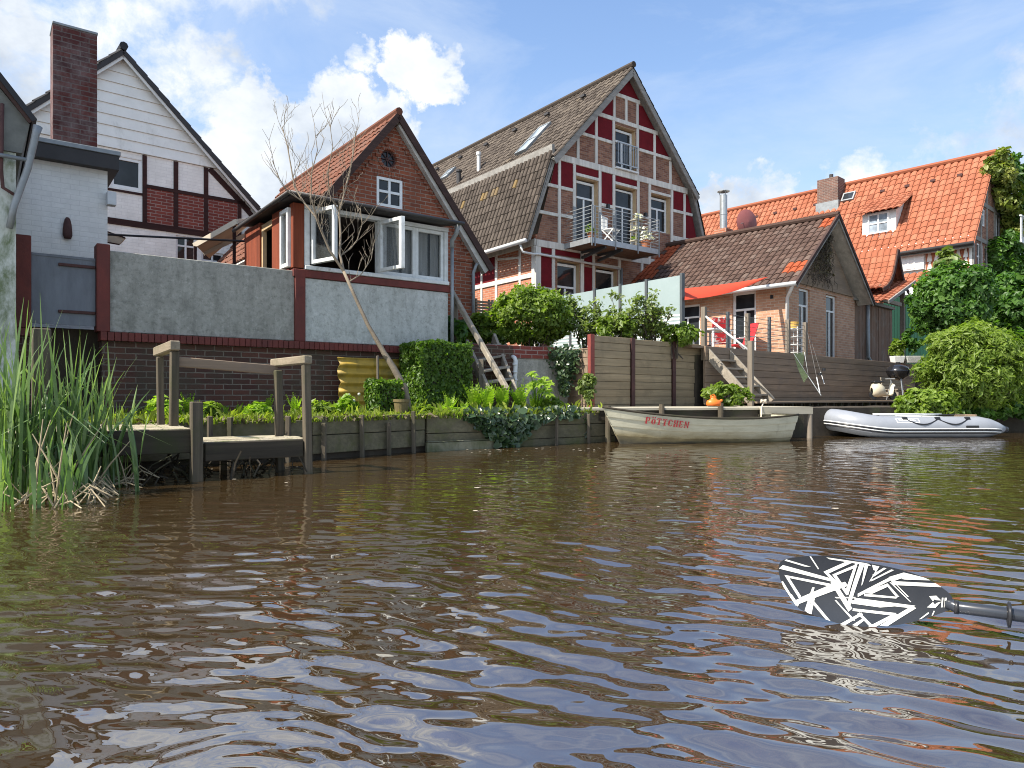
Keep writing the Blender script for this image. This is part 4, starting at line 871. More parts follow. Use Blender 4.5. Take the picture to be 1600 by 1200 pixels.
# steel flue and satellite dish on the cottage ridge
mb = MB(); b_, z_ = 3.4, CA + .02; x_ = mid + .35
mb.box(x_ - .22, x_ + .22, b_ - .22, b_ + .22, CA - .5, CA + .42); o = mb.build('flue_base', M['brick_bright'], t)
mb = MB(); mb.cyl((x_, b_), .12, CA + .42, CA + 1.55, 16); mb.cyl((x_, b_), .13, CA + .9, CA + .93, 16)
mb.build('flue', M['grey_metal'], o, smooth=False)
mb = MB(); mb.lathe((x_, b_, CA + 1.68), [(.001, .06), (.2, 0), (.2, -.015), (.001, .04)], 16)
for k in range(3): a_ = k * 2.1; mb.tube([(x_ + .11 * math.cos(a_), b_ + .11 * math.sin(a_), CA + 1.55), (x_ + .15 * math.cos(a_), b_ + .15 * math.sin(a_), CA + 1.7)], .01, 4)
mb.build('rain_cap', M['grey_metal'], o)
d_t = thing('satellite_dish', 'round red satellite dish mounted behind the cottage ridge', 'satellite dish', loc=FC.w(mid + .3, 2.55, CA))
mb = MB(); rows = []
for r_, h_ in ((.001, -.10), (.18, -.085), (.33, -.04), (.42, 0)): rows.append([(r_ * math.cos(k * math.pi / 12) * .9, h_, .50 + r_ * math.sin(k * math.pi / 12)) for k in range(24)])
mb.grid(rows, True); rows = [[(p[0], p[1] + .015, p[2]) for p in r] for r in rows]; mb.grid(rows, True)
rt = Matrix.Rotation(R(18), 4, 'Z'); mb.v = [tuple(rt @ Vector(p)) for p in mb.v]
mb.build('reflector', plain('dull_red_dish', (.23, .075, .07), (.19, .06, .055), 3, .5, .05), d_t, smooth=True)
mb = MB(); mb.tube([(.05, .1, -.3), (.05, .1, .25), (.0, 0.05, .5)], .022, 8); mb.tube([(0, 0, .5), (-.25, -.2, .42)], .01, 6); mb.build('mast', M['zinc'], d_t)

# wooden shed beside the cottage, curved tile porch, green gate
ts = thing('shed', 'shed clad in upright brown boards beside the cottage with zinc downpipe', 'shed', FC)
mb = MB(); x = CW + .01
xe = FC.front(1391, b=.07)[0]
while x < xe:
    w_ = random.uniform(.11, .16); mb.box(x, x + w_ - .012, .05 + random.uniform(-.012, .012), .09, -.2, 2.06); x += w_
mb.box(CW + .01, xe, .092, 2.5, -.2, 2.05); mb.build('boarding', M['wood_clad'], ts)
mb = MB(); mb.box(CW - .1, xe + .1, -.06, .14, 2.07, 2.16); mb.build('eaves_beam', M['barge_grey'], ts)
mb = MB(); mb.tube([(5.86, -.02, 2.1), (5.86, -.02, .35), (5.98, -.05, .22), (5.98, -.05, -.1)], .055, 10); mb.build('downpipe', M['zinc'], ts, smooth=True)
FPo = Fr(1398, 24.2, 1.7, 46)
tp = thing('porch', 'porch with flared orange pantile roof on wooden posts behind the shed', 'porch', FPo)
top = FPo.front(1398, 388)[1]
prof = [(0, 0), (.22, -.46), (.45, -.86), (.72, -1.16), (1.05, -1.36), (1.45, -1.50)]
for s_ in (-1, 1):
    for k in range(len(prof) - 1):
        (xa, za), (xb, zb) = prof[k], prof[k + 1]
        if s_ == 1 and k > 3: continue
        V_ = Vector((-s_ * (xb - xa), 0, za - zb)); O_ = Vector((s_ * xb, -.1 if s_ < 0 else 1.3, top + zb)); U_ = (0, 1, 0) if s_ < 0 else (0, -1, 0)
        tiles('roof', M['tile_orange'], tp, O_, U_, V_, 1.4, V_.length, .2, .24, .028, lip=.018)
    mb = MB()
    for k in range(len(prof) - 1 - (s_ == 1)): mb.pbeam(P0, (s_ * prof[k][0], top + prof[k][1] - .07), (s_ * prof[k + 1][0], top + prof[k + 1][1] - .07), .12, -.14, -.10)
    mb.build('bargeboard', M['barge_brown'], tp)
mb = MB(); mb.prism([(-1.0, top - 1.45), (.72, top - 1.3), (.42, top - .95), (0, top - .15), (-.42, top - .95)], P0, .25, .3); mb.build('gable_board', M['wood_clad'], tp)
lo = FPo.front(1364, 471); hi = FPo.front(1406, 440)
tiles('lean_to_roof', M['tile_orange'], tp, (lo[0], -.45, lo[1]), (0, 1, 0), (hi[0] - lo[0], 0, hi[1] - lo[1]), 1.6, math.hypot(hi[0] - lo[0], hi[1] - lo[1]), .2, .25, .028)
mb = MB(); mb.pbeam(P0, (lo[0] - .03, lo[1] - .06), (hi[0] + .02, hi[1] - .06), .10, -.50, -.455); mb.build('bargeboard', M['barge_grey'], tp)
for px_ in (1416,):
    x = FPo.front(px_)[0]; mb = MB(); mb.box(x - .07, x + .07, .05, .19, -.2, top - 1.35); mb.build('post', M['wood_grey_v'], tp, bevel=.01)
mb = MB(); mb.box(-1.1, .8, .02, .14, top - 1.9, top - 1.78); mb.box(-1.1, .8, .02, .14, top - 1.45, top - 1.35); mb.build('beam', M['wood_grey'], tp)

# ---------------------------------------------------------------- orange roofed house
FO = Fr(1520, 27, 1.7, 48)
t = thing('orange_house', 'large house with bright orange pantile roof, white dormer and ivy covered gable', 'house', FO)
RA, RZ, E0 = 2.62, 8.80, 5.12; sl = (RZ - E0) / RA; hl = math.hypot(1, sl)
mb = MB(); mb.pbox(PS(0), .02, 16, -.2, E0 + .1, 0, .3); mb.build('side_wall', M['siding'], t)
gw = [(1.05, 1.6, 5.75, 6.45), (2.9, 3.75, 5.62, 7.0), (.5, 1.35, 3.4, 5.0), (1.5, 2.3, 3.4, 5.0), (4.2, 5.0, 3.2, 4.9)]
wall('gable_wall', M['brick_mixed'], t, P0, [(0, -.2), (5.24, -.2), (5.24, E0), (RA, RZ), (0, E0)], [g_ for g_ in gw], .12)
for g_ in gw: window(t, P0, *g_, .03, WW, GL, .07, ((.5, 0, 1),), (.68,))
mb = MB()
for x in (.08, 1.0, 1.75, 2.8, 3.85): mb.pbox(P0, x - .07, x + .07, 3.2, min(E0 + x * sl - .1, 8), -.03, .01)
for z in (5.15, 6.6, 3.2): mb.pbox(P0, .1 + max(0, (z - E0) / sl), 5.0 - max(0, (z - E0) / sl), z - .08, z + .08, -.036, .01)
mb.build('timber_frame', M['barge_grey'], t)
mb = MB()
for k in range(12): mb.box(2.9 + k * .14, 2.95 + k * .14, -.9, -.86, 5.3, 6.25)
mb.box(2.85, 4.55, -.92, -.84, 6.25, 6.3); mb.box(2.85, 4.55, -.92, -.0, 5.2, 5.3); mb.build('balcony_railing', M['window_white'], t)
tiles('roof', M['tile_orange'], t, (-.28, -.12, E0 + .08 - .28 * sl), (0, 1, 0), (1, 0, sl), 16.2, (RA + .28) * hl, .26, .34, .045, lip=.026)
tiles('roof', M['tile_orange'], t, (2 * RA + .28, 16, E0 + .08 - .28 * sl), (0, -1, 0), (-1, 0, sl), 16.2, (RA + .28) * hl, .26, .34, .045, lip=.026)
mb = MB()
for s_ in (1, -1): mb.pbeam(P0, (RA + s_ * (RA + .28), E0 - .04 - .28 * sl), (RA, RZ - .04), .05, -.1, 16)
mb.build('roof_deck', M['barge_grey'], t)
mb = MB(); mb.tube([(RA, -.13, RZ + .15), (RA, 16.1, RZ + .15)], .11, 8); mb.build('ridge', M['tile_orange'], t)
mb = MB(); mb.tube([(-.36, -.12, E0 - .28), (-.36, 12, E0 - .36)], .07, 8); mb.build('gutter', M['gutter_dark'], t, smooth=True)
mb = MB(); mb.pbox(PS(-.06), .0, 16, E0 - .32, E0 - .1, 0, .05); mb.build('eaves_board', M['white'], t)
tiles('tile_hanging', M['tile_orange'], t, (-.03, .12, 2.6), (0, 1, 0), (0, 0, 1), 1.5, 2.15, .24, .34, .035)
for b0, b1, z0, z1 in ((1.66, 2.75, 4.12, E0 - .1), (3.3, 5.3, 3.9, E0 - .1)):
    mb = MB(); k = 0; z = z0
    while z < z1: mb.pbox(PS(-.10), b0, b1, z, min(z + .135, z1), -.012 * (k % 1), .095); z += .14; k += 1
    mb.build('white_boarding', M['window_white'], t, bevel=.006)
window(t, PS(-.12), 1.98, 2.5, 4.18, 4.86, -.0, WW, GL, .06, ((.5, 0, 1),), (.5,)); window(t, PS(-.12), 3.5, 4.1, 4.0, 4.7, -.0, WW, GL, .06, (), ())
tiles('lower_roof', M['tile_orange'], t, (-1.5, .9, 2.75), (0, 1, 0), (1.42, 0, 1.25), 7, math.hypot(1.42, 1.25), .25, .34, .04)
# dormer
d0, d1, dz0, dz1, dx = 2.90, 4.25, 5.82, 6.86, .50
mb = MB(); mb.pbox(PS(dx), d0, d1, dz0, dz1, 0, .08); mb.prism([(dx + .08, dz0), (dx + .08, dz1), (dx + 1.3, dz1 + .62), (dx + 1.3, E0 + (dx + 1.3) * sl)], lambda s, z, d: (s, d, z), d0, d0 + .06); mb.prism([(dx + .08, dz0), (dx + .08, dz1), (dx + 1.3, dz1 + .62), (dx + 1.3, E0 + (dx + 1.3) * sl)], lambda s, z, d: (s, d, z), d1 - .06, d1)
dm = mb.build('dormer', M['white'], t)
window(dm, PS(dx - .05), d0 + .28, d1 - .24, dz0 + .14, dz1 - .05, 0, WW, M['glass_sky'], .06, ((.5, 0, 1),), (.5,))
tiles('dormer_roof', M['tile_orange'], dm, (dx - .28, d0 - .25, dz1 - .02), (0, 1, 0), (1, 0, .56), d1 - d0 + .5, 2.4, .25, .34, .035)
mb = MB(); mb.pbox(PS(dx - .07), d0 - .05, d1 + .05, dz0 - .16, dz0 - .01, 0, .3); mb.build('apron', M['zinc'], dm)
mb = MB(); mb.box(RA - .85, RA - .1, 5.85, 6.8, RZ - 1.3, RZ + .38); o = mb.build('chimney', M['brick_grey'], t)
mb = MB(); mb.box(RA - .90, RA - .05, 5.80, 6.85, RZ - 1.35, RZ - .72); mb.build('flashing', M['zinc'], o)
mb = MB(); mb.cyl((RA - .5, 6.3), .09, RZ + .38, RZ + .62, 10); mb.build('chimney_pot', M['gutter_dark'], o)
def on_o(b, x): return (x, b, E0 + .08 + x * sl)
mb = MB(); q = [on_o(b, x) for b, x in ((5.2, 1.95), (5.2, 2.25), (5.75, 2.25), (5.75, 1.95))]; n_ = Vector((-sl, 0, 1)).normalized(); mb.hexa([Vector(p) + n_ * .03 for p in q] + [Vector(p) + n_ * .13 for p in q]); o = mb.build('roof_window', M['zinc'], t)
mb = MB(); q = [on_o(b, x) for b, x in ((5.26, 1.99), (5.26, 2.21), (5.69, 2.21), (5.69, 1.99))]; mb.face([Vector(p) + n_ * .134 for p in q]); mb.build('pane', M['glass'], o)
for k in range(11):
    if 4.9 < 1 + k * 1.0 < 6.9: continue
    q = Vector(on_o(1 + k * 1.0, RA - .55)) + n_ * .05; mb = MB(); mb.box(q.x - .06, q.x + .06, q.y - .09, q.y + .09, q.z - .05, q.z + .05); mb.build('tile_vent', M['rust'], t)
gd = FO.side(1395, 480, a=-1.2)
tg = thing('green_gate', 'tall green boarded gate with white top under the tiled porch', 'gate', FO)
b1_ = FO.side(1380, a=-1.6)[0]; b0_ = FO.side(1480, a=-1.6)[0]
mb = MB(); n = 22
for k in range(n): bb = b0_ + (b1_ - b0_) * k / n; mb.pbox(PS(-1.6), bb + .006, bb + (b1_ - b0_) / n - .006, -.2, 2.95, 0, .04)
mb.build('boards', M['green_door'], tg)
mb = MB(); mb.pbox(PS(-1.6), b0_, b1_, 2.95, 3.22, -.03, .05); mb.build('top_rail', M['white'], tg)
# ivy on its gable
iv = thing('ivy', 'thick ivy climbing the gable of the orange roofed house', 'ivy', loc=FO.w(4.6, -.3, 0))
Ps, Ns, Ss = [], [], []
for k, (px_, py_, rx, rz) in enumerate(((1562, 262, .42, .6), (1575, 300, .55, .8), (1588, 350, .5, .9), (1600, 300, .6, 1), (1612, 400, .8, 1.3), (1585, 430, .45, .9), (1580, 480, .7, .9), (1556, 400, .14, .5), (1640, 330, .9, 1.6), (1600, 500, .9, 1.2), (1566, 440, .3, .8), (1582, 270, .5, .7), (1598, 340, .7, 1.0), (1580, 390, .35, .8), (1596, 450, .6, .9), (1570, 520, .7, .8))):
    c = at(px_, py_, 28.3 + (px_ - 1562) * .02); P, Nn, sh = clumps(c, (rx, rx * .6, rz), 18, .28, 1300, 1, 40 + k); Ps.append(P); Ns.append(Nn); Ss.append(sh)
M['leaf_olive'] = leafm('young_ivy_leaf', (.08, .12, .02), (.15, .19, .035), (.27, .28, .07), .35)
leaf_mesh('foliage', M['leaf_olive'], iv, np.concatenate(Ps[:3]), np.concatenate(Ns[:3]), .12, shade=np.concatenate(Ss[:3])); leaf_mesh('foliage', M['leaf_dark'], iv, np.concatenate(Ps[3:]), np.concatenate(Ns[3:]), .13, shade=np.concatenate(Ss[3:]))
mb = MB(); mb.tube([FO.w(4.6, -.15, -.3), FO.w(4.5, -.12, 2), FO.w(4.2, -.12, 5), FO.w(3.6, -.1, 7.2)], [.08, .07, .05, .02], 8); mb.build('stem', M['bark_dark'], iv, world=True)

# ---------------------------------------------------------------- terrace wall, fence, glass screen
FR = Fr(890, 12.75, .5, 60)
t = thing('terrace_wall', 'low terrace wall of brick courses over grey concrete behind the ferns', 'wall', FR)
aL = FR.front(722)[0]
mb = MB(); mb.box(aL, -.02, 0, .25, -.3, .88); mb.build('concrete_face', M['concrete'], t)
mb = MB(); mb.box(aL, -.02, -.02, .25, .885, 1.10); o = mb.build('brick_courses', M['brick_panel'], t)
mb = MB(); aM = FR.front(800)[0]; mb.box(aL, aM, -.04, -.022, -.3, 1.08); mb.build('brick_face', M['brick_dark'], t)
t = thing('drainpipe', 'short white drainpipe on the terrace wall beside the wooden steps', 'pipe', loc=at(804, 600, 12.0))
b = Vector(t.location); mb = MB(); mb.tube([at(800, 557, 12.15) - b, at(804, 559, 12.0) - b, at(806, 564, 12.0) - b, at(804, 600, 12.0) - b, at(804, 625, 12.0) - b], .036, 10)
for py_ in (568, 580, 592): mb.tube([at(804.8, py_, 12) - b, at(804.8, py_ + 3, 12) - b], .043, 10)
mb.build('pipe', M['pipe_white'], t, smooth=True)
FF = Fr(922, 12.3, .55, 52)
t = thing('board_fence', 'retaining fence of olive brown boards between red oxide steel posts', 'fence', FF)
def boards(fr_, P, s0, s1, z0, z1, h, mat, parent, name, d0=0, d1=.035, jit=.004, slope=0):
    mb = MB(); z = z0
    while z < z1 - .02:
        zt = min(z + h - .006, z1); dd = random.uniform(-jit, jit)
        mb.pbox(P, s0, s1, z, zt, d0 + dd, d1 + dd); z += h
    mb.pbox(P, s0 + .01, s1 - .01, z0 + .01, z1 - .02, d1 + .002, d1 + .03)
    return mb.build(name, mat, parent, bevel=.004)
for x0, x1, zt in ((.09, 1.02, 1.24), (1.11, 2.17, 1.225), (2.26, 3.28, 1.215)): boards(FF, P0, x0, x1, -.1, zt, .137, M['wood_fence'], t, 'board_panel')
for i, x in enumerate((.03, 1.065, 2.215, 3.31)):
    mb = MB(); mb.box(x - .045, x + .045, -.035, -.025, -.15, 1.26 - i * .012); mb.box(x - .006, x + .006, -.024, .08, -.15, 1.26 - i * .012); mb.box(x - .045, x - .036, -.034, .05, -.15, 1.25) if i == 0 else None
    mb.build('steel_post', M['rust_red'] if i == 0 else M['rust_dark'], t)
boards(FF, PS(-.02), .04, .62, -.1, 1.02, .137, M['wood_deck'], t, 'side_boards')
FS2 = Fr(1066, 16, 1.6, 53)
t = thing('glass_screen', 'frosted glass privacy screen with dark grey posts behind the sparse shrubs', 'screen', FS2)
zt = FS2.side(1066, 427)[1]; bs = [0.0]
for px_ in (1011, 970, 930, 892, 862): bs.append(FS2.side(px_)[0])
for i in range(len(bs) - 1):
    mb = MB(); mb.box(-.012, .012, bs[i] + .04, bs[i + 1] - .04, .05, zt - .04); o = mb.build('glass_panel', M['screen_glass'], t)
    mb = MB()
    for k in range(9): mb.box(-.016, -.0135, bs[i] + .05, bs[i + 1] - .05, .28 + k * .085, .32 + k * .085)
    mb.build('frosted_stripes', M['white'], o)
for b in bs:
    mb = MB(); mb.box(-.05, .05, b - .035, b + .035, -.1, zt); mb.build('post', M['screen_post'], t, bevel=.005)

# ---------------------------------------------------------------- deck with stairs and wire railing
t = thing('deck', 'raised timber deck with horizontal dark boards and wire railing in front of the cottage', 'deck', FD)
boards(FD, P0, -.1, 11.2, .02, 1.18, .145, M['wood_deck'], t, 'front_boards')
boards(FD, PS(11.21), .04, 4.5, .02, 1.16, .145, M['wood_deck'], t, 'end_boards', 0, -.03)
mb = MB()
for k in range(34): mb.box(-.5, 11.15, .045 + k * .145, .045 + k * .145 + .138, 1.13, 1.175)
mb.build('floor_boards', M['wood_deck'], t)
posts = []
for px_ in (1100, 1137, 1168, 1202, 1231, 1258):
    a = FD.front(px_, b=.12)[0]; posts.append(a); big = px_ in (1100, 1168, 1231, 1258)
    mb = MB(); w_ = .045 if big else .03; mb.box(a - w_, a + w_, .12 - w_, .12 + w_, 1.05 if px_ > 1100 else .9, 1.96 if px_ != 1137 else 1.93); mb.build('railing_post', M['wood_grey_v'] if big else M['screen_post'], t, bevel=.004)
for k in range(7):
    z = 1.28 + k * .10; mb = MB(); mb.tube([(posts[0], .12, z), (posts[-1], .12, z)], .006, 5, False); mb.tube([(posts[-1], .12, z), (posts[-1], 1.4, z)], .006, 5, False); mb.build('railing_wire', M['screen_post'], t)
st = thing('deck_stairs', 'grey wooden steps with white handrail leading down from deck to dock', 'stairs', FD)
A_, B_ = .02, .80
for a in (A_, B_):
    mb = MB(); mb.hexa([(a - .025, -.86, .02), (a + .025, -.86, .02), (a + .025, -.0, .88), (a - .025, -.0, .88), (a - .025, -.96, .14), (a + .025, -.96, .14), (a + .025, -.0, 1.13), (a - .025, -.0, 1.13)]) ; mb.build('stringer', M['wood_grey'], st, bevel=.005)
for k in range(5):
    f = (k + .5) / 5; mb = MB(); mb.box(A_ + .027, B_ - .027, -.92 + f * .86, -.72 + f * .86, .11 + f * .86, .145 + f * .86); mb.build('tread', M['wood_grey'], st, bevel=.004)
mb = MB(); mb.box(A_ - .1, A_ - .027, -.98, -.88, .0, 1.22); mb.build('newel_post', M['wood_grey_v'], st, bevel=.006)
mb = MB(); p0 = (posts[0], .1, 1.78); mb.tube([p0, (A_ - .06, -.92, 1.02)], .022, 8); mb.build('handrail', M['pipe_white'], st, smooth=True)
# chairs and table on the deck
def deck_chair(label, x, y, yaw, col):
    w_ = FD.w(x, y, 1.178); c = thing('garden_chair', label, 'chair', loc=w_, yaw=yaw, group='red chairs on the deck')
    mb = MB(); mb.hexa([(-.23, -.2, .38), (.23, -.2, .38), (.23, .2, .34), (-.23, .2, .34), (-.23, -.2, .42), (.23, -.2, .42), (.23, .2, .37), (-.23, .2, .37)]); mb.build('seat', col, c, bevel=.01)
    mb = MB(); mb.hexa([(-.22, .19, .40), (.22, .19, .40), (.22, .23, .40), (-.22, .23, .40), (-.22, .40, 1.0), (.22, .40, 1.0), (.22, .44, 1.0), (-.22, .44, 1.0)]); mb.build('backrest', col, c, bevel=.012)
    for sx in (-.22, .22):
        for y0, y1 in ((-.24, .22), (.26, -.2)): mb = MB(); mb.beam((sx, y0, 0), (sx, y1, .40), .025, .025); mb.build('leg', M['pipe_white'], c)
        mb = MB(); mb.beam((sx * 1.1, -.2, .58), (sx * 1.1, .3, .62), .04, .025); mb.build('armrest', M['pipe_white'], c)
    return c
M['cloth_pattern'] = plain('patterned_red_canvas', (.60, .03, .04), (.50, .02, .03), 5, .7, .05, stain=(.75, .70, .68), stain_at=(.52, .56), stain_scale=7)
a = FD.front(1125, b=2.2)[0]; deck_chair('red garden chair with white pattern on the deck near the glass screen', a, 2.2, FD.yaw + 2.2, M['cloth_pattern'])
a = FD.front(1157, b=2.3)[0]; deck_chair('plain red garden chair leaning back before the glazed cottage door', a, 2.3, FD.yaw - 2.0, M['cloth_red'])
tb = thing('garden_table', 'white slatted garden table on the deck by the stair top', 'table', loc=FD.w(FD.front(1112, b=1.2)[0], 1.2, 1.178), yaw=FD.yaw)
mb = MB()
for k in range(7): mb.box(-.4 + k * .115, -.3 + k * .115, -.3, .3, .5, .53)
mb.build('table_top', M['white'], tb)
for sx in (-.35, .35):
    for sy in (-.26, .26): mb = MB(); mb.box(sx - .02, sx + .02, sy - .02, sy + .02, 0, .5); mb.build('leg', M['white'], tb)
ch = thing('shelf_stand', 'white metal stand with yellow tray at the deck corner', 'stand', loc=FD.w(FD.front(1243, b=.8)[0], .8, 1.178), yaw=FD.yaw)
for sx in (-.2, .2):
    for sy in (-.15, .15): mb = MB(); mb.tube([(sx, sy, 0), (sx, sy, .78)], .013, 6); mb.build('leg', M['pipe_white'], ch)
for k in range(4): mb = MB(); mb.box(-.22, .22, -.17, .17, .12 + k * .2, .135 + k * .2); mb.build('shelf', M['pipe_white'], ch)
mb = MB(); mb.lathe((-.05, 0, .75), [(.001, 0), (.1, 0), (.13, .16), (.12, .16), (.09, .02), (.001, .02)], 14); o = mb.build('bucket', plain('yellow_tub', (.62, .38, .09), (.55, .33, .08)), None); o.location = ch.location; tag(o, 'small yellow ochre tub on top of the white metal stand', 'tub')
# red sun sail
sl_ = MB(); c1_, c2_, c3_ = at(1069, 452, 16.6), at(1069, 469, 15.9), at(1197, 434, 19.2); rows = []
for i in range(9):
    f = i / 8; top_ = at(1068, 451, 16.6).lerp(at(1197, 433.5, 19), f); bot = at(1068, 470, 15.9).lerp(at(1197, 434.5, 19), f); bot.z -= .22 * math.sin(f * math.pi) * .4; bot += Vector((0, -.1, 0))
    rows.append([top_.lerp(bot, k / 4) + Vector((0, -.05 * math.sin(k / 4 * math.pi), -.03 * math.sin(f * math.pi))) for k in range(5)])
sl_.grid(rows); sl_.grid([[p + Vector((.004, .006, .006)) for p in r] for r in rows]); base = at(1197, 434, 19)
o = sl_.build('sun_sail', M['sail'], None, smooth=True, loc=base); tag(o, 'red sun sail stretched from the cottage eaves above the deck', 'awning')

# ---------------------------------------------------------------- dock along the bank and the boardwalk behind
FK = Fr(xy=(1.0, 11.15), z=0, th=74)
t = thing('dock', 'long low wooden dock of bleached planks on posts behind the rowing boat', 'dock', FK)
KL_ = FK.front(1264, 640)[0]; xs = FK.front(845)[0]; zd = .545
mb = MB(); x = xs
for k in range(6): mb.box(xs, KL_ - 1.0, .0 + k * .2, .19 + k * .2, zd - .045, zd + random.uniform(-.004, .004))
mb.build('planks', M['wood_top'], t, bevel=.005)
mb = MB()
for k in range(7): mb.box(KL_ - .99, KL_ + .02, -.02 + k * .24, .21 + k * .24, zd - .045, zd + .006)
o = mb.build('end_platform', M['wood_top'], t, bevel=.005)
mb = MB(); mb.box(KL_ - 1.0, KL_ + .03, -.065, -.022, zd - .12, zd + .004); mb.build('fascia', M['wood_top'], t)
mb = MB(); mb.box(xs, KL_ - 1, .02, .07, zd - .2, zd - .05); mb.box(xs, KL_ - 1, 1.0, 1.06, zd - .2, zd - .05); mb.build('joist', M['wood_old'], t)
for px_, b_, h_ in ((950, -.06, .58), (1034, -.04, .60), (1126, -.04, .62), (1265, -.02, .53), (1293, .9, .5), (1200, .5, .5)):
    a = FK.front(px_, b=b_)[0]; mb = MB(); mb.cyl((a, b_), .045, -.8, h_, 10); mb.build('post', M['wood_old_v'] if px_ != 1265 else M['wood_grey_v'], t, smooth=False)
t = thing('boardwalk', 'low dark boardwalk with exposed joist ends at the foot of the deck', 'boardwalk', FD)
mb = MB()
for k in range(8): mb.box(.2, 11, -1.12 + k * .14, -.99 + k * .14, .05, .085)
mb.build('boards', M['wood_deck'], t)
for k in range(26): mb = MB(); x = .5 + k * .37; mb.box(x, x + .06, -1.10, -.2, -.09, .048); mb.build('joist', M['wood_old'], t)
for k in range(7): mb = MB(); x = .9 + k * 1.45; mb.cyl((x, -.95), .06, -1.2, -.0, 8); mb.build('post', M['wood_old_v'], t)

# ---------------------------------------------------------------- bank revetment
t = thing('bank_revetment', 'mossy plank revetment with stakes holding the garden bank above the water', 'retaining wall', loc=tuple(bank0))
def seg_wall(p, q, z0, z1, h, mat, name, out=.05):
    d = (q - p).normalized(); n_ = Vector((d.y, -d.x, 0)); L_ = (q - p).length
    mb = MB(); z = z0
    while z < z1 - .01:
        zt_ = min(z + h - .008, z1); o_ = out + random.uniform(-.012, .012)
        mb.hexa([(*(p + n_ * o_).xy, z), (*(q + n_ * o_).xy, z), (*(q + n_ * (o_ - .05)).xy, z), (*(p + n_ * (o_ - .05)).xy, z), (*(p + n_ * o_).xy, zt_), (*(q + n_ * o_).xy, zt_), (*(q + n_ * (o_ - .05)).xy, zt_), (*(p + n_ * (o_ - .05)).xy, zt_)]); z += h
    return mb.build(name, mat, t, world=True, bevel=.006)
seg_wall(BANK[2], BANK[3], .08, .46, .19, M['wood_bank'], 'boards'); seg_wall(BANK[3], BANK[4], .07, .50, .215, M['wood_bank'], 'boards')
bp1 = BANK[4].lerp(BANK[5], .62)
seg_wall(BANK[4] + Vector((.03, .02, 0)), bp1, .0, .47, .235, M['wood_bank'], 'boards', .07); seg_wall(BANK[4], bp1, -.3, .13, .42, M['mossy_stone'], 'footing', .12)
seg_wall(bp1, BANK[6] + Vector((.2, .12, 0)), -.3, .47, .2, M['wood_bank'], 'boards', .02)
for pp, f, h_ in ((3, .06, .42), (3, .38, .50), (3, .62, .40), (3, .86, .53), (2, .55, .5), (2, .85, .5), (5, .3, .45), (5, .7, .45)):
    p = BANK[pp].lerp(BANK[pp + 1], f); d = (BANK[pp + 1] - BANK[pp]).normalized(); n_ = Vector((d.y, -d.x, 0)); p = p + n_ * .10
    mb = MB(); mb.beam((p.x, p.y, -.3), (p.x + random.uniform(-.015, .015), p.y, h_), .05, .05, (0, 1, 0)); mb.build('stake', M['wood_old_v'], t, world=True, bevel=.006)

# ---------------------------------------------------------------- old jetty at the left
FJ = Fr(xy=(-1.885, 6.6), z=0, th=53)
t = thing('jetty', 'old mossy jetty with two post and beam rail frames by the reeds', 'jetty', FJ)
mb = MB()
for k in range(9): mb.box(-2.6, -1.0, .02 + k * .16, .17 + k * .16, .405, .45 + random.uniform(-.008, .006), .003)
o = mb.build('planks', M['jetty_top'], t, bevel=.006); o['label'] = 'higher plank platform covered in litter'
mb = MB()
for k in range(5): mb.box(-.98, .0, .04 + k * .16, .19 + k * .16, .29, .33 + random.uniform(-.008, .006), .003)
o = mb.build('planks', M['jetty_top'], t, bevel=.006); o['label'] = 'lower plank platform'
mb = MB(); mb.box(-2.6, -1.0, -.03, .015, .24, .44); mb.box(-.92, -.06, -.02, .035, .16, .32); mb.box(-2.6, -1.0, .7, .75, .2, .40); mb.build('beam', M['wood_old'], t, bevel=.008)
def jpost(x, y, z0, z1, w_=.10, lean=0, px_=M['wood_old_v']): mb = MB(); mb.beam((x, y, z0), (x + lean, y, z1), w_, w_, (0, 1, 0)); mb.build('post', px_, t, bevel=.008)
jpost(-.99, -.03, -.6, .67, .09); jpost(-2.08, -.03, -.6, 1.22, .12); jpost(0, 0, -.6, 1.03, .07, -.03); jpost(-.10, .47, -.6, .97, .07, -.03)
jpost(-1.07, .45, .3, 1.12, .07, .01); jpost(-1.07, .98, .3, 1.09, .06, -.01); jpost(-.55, .8, -.4, .3, .06); jpost(-1.5, .6, -.4, .3, .08); jpost(-.6, 1.1, .3, .52, .05)
mb = MB(); mb.beam((-.03, -.06, 1.055), (-.125, .60, 1.045), .085, .075); mb.build('top_beam', M['wood_rail_lit'], t, bevel=.008)
mb = MB(); mb.beam((-1.07, .38, 1.165), (-1.07, 1.13, 1.145), .085, .085); mb.build('top_beam', M['wood_rail_lit'], t, bevel=.008)
mb = MB(); mb.beam((-1.07, .50, 1.03), (-.12, .53, .975), .045, .09); mb.build('rail', M['wood_deck'], t, bevel=.006)
mb = MB(); rr = random.Random(8)
for k in range(70):
    x, y = rr.uniform(-2.4, .05), rr.uniform(-.15, .9); p = Vector((x, y, rr.uniform(-.05, .02))); q = p + Vector((rr.uniform(-.25, .25), rr.uniform(-.2, .2), rr.uniform(.03, .3))); mb.tube([p, p.lerp(q, .5) + Vector((rr.uniform(-.05, .05), 0, .04)), q], rr.uniform(.004, .012), 4, False)
o = mb.build('driftwood', M['wood_old'], None); o.location = FJ.mat.to_translation(); o.rotation_euler = (0, 0, FJ.yaw); tag(o, 'tangle of dead twigs and roots washed in under the jetty', 'driftwood', kind='stuff')

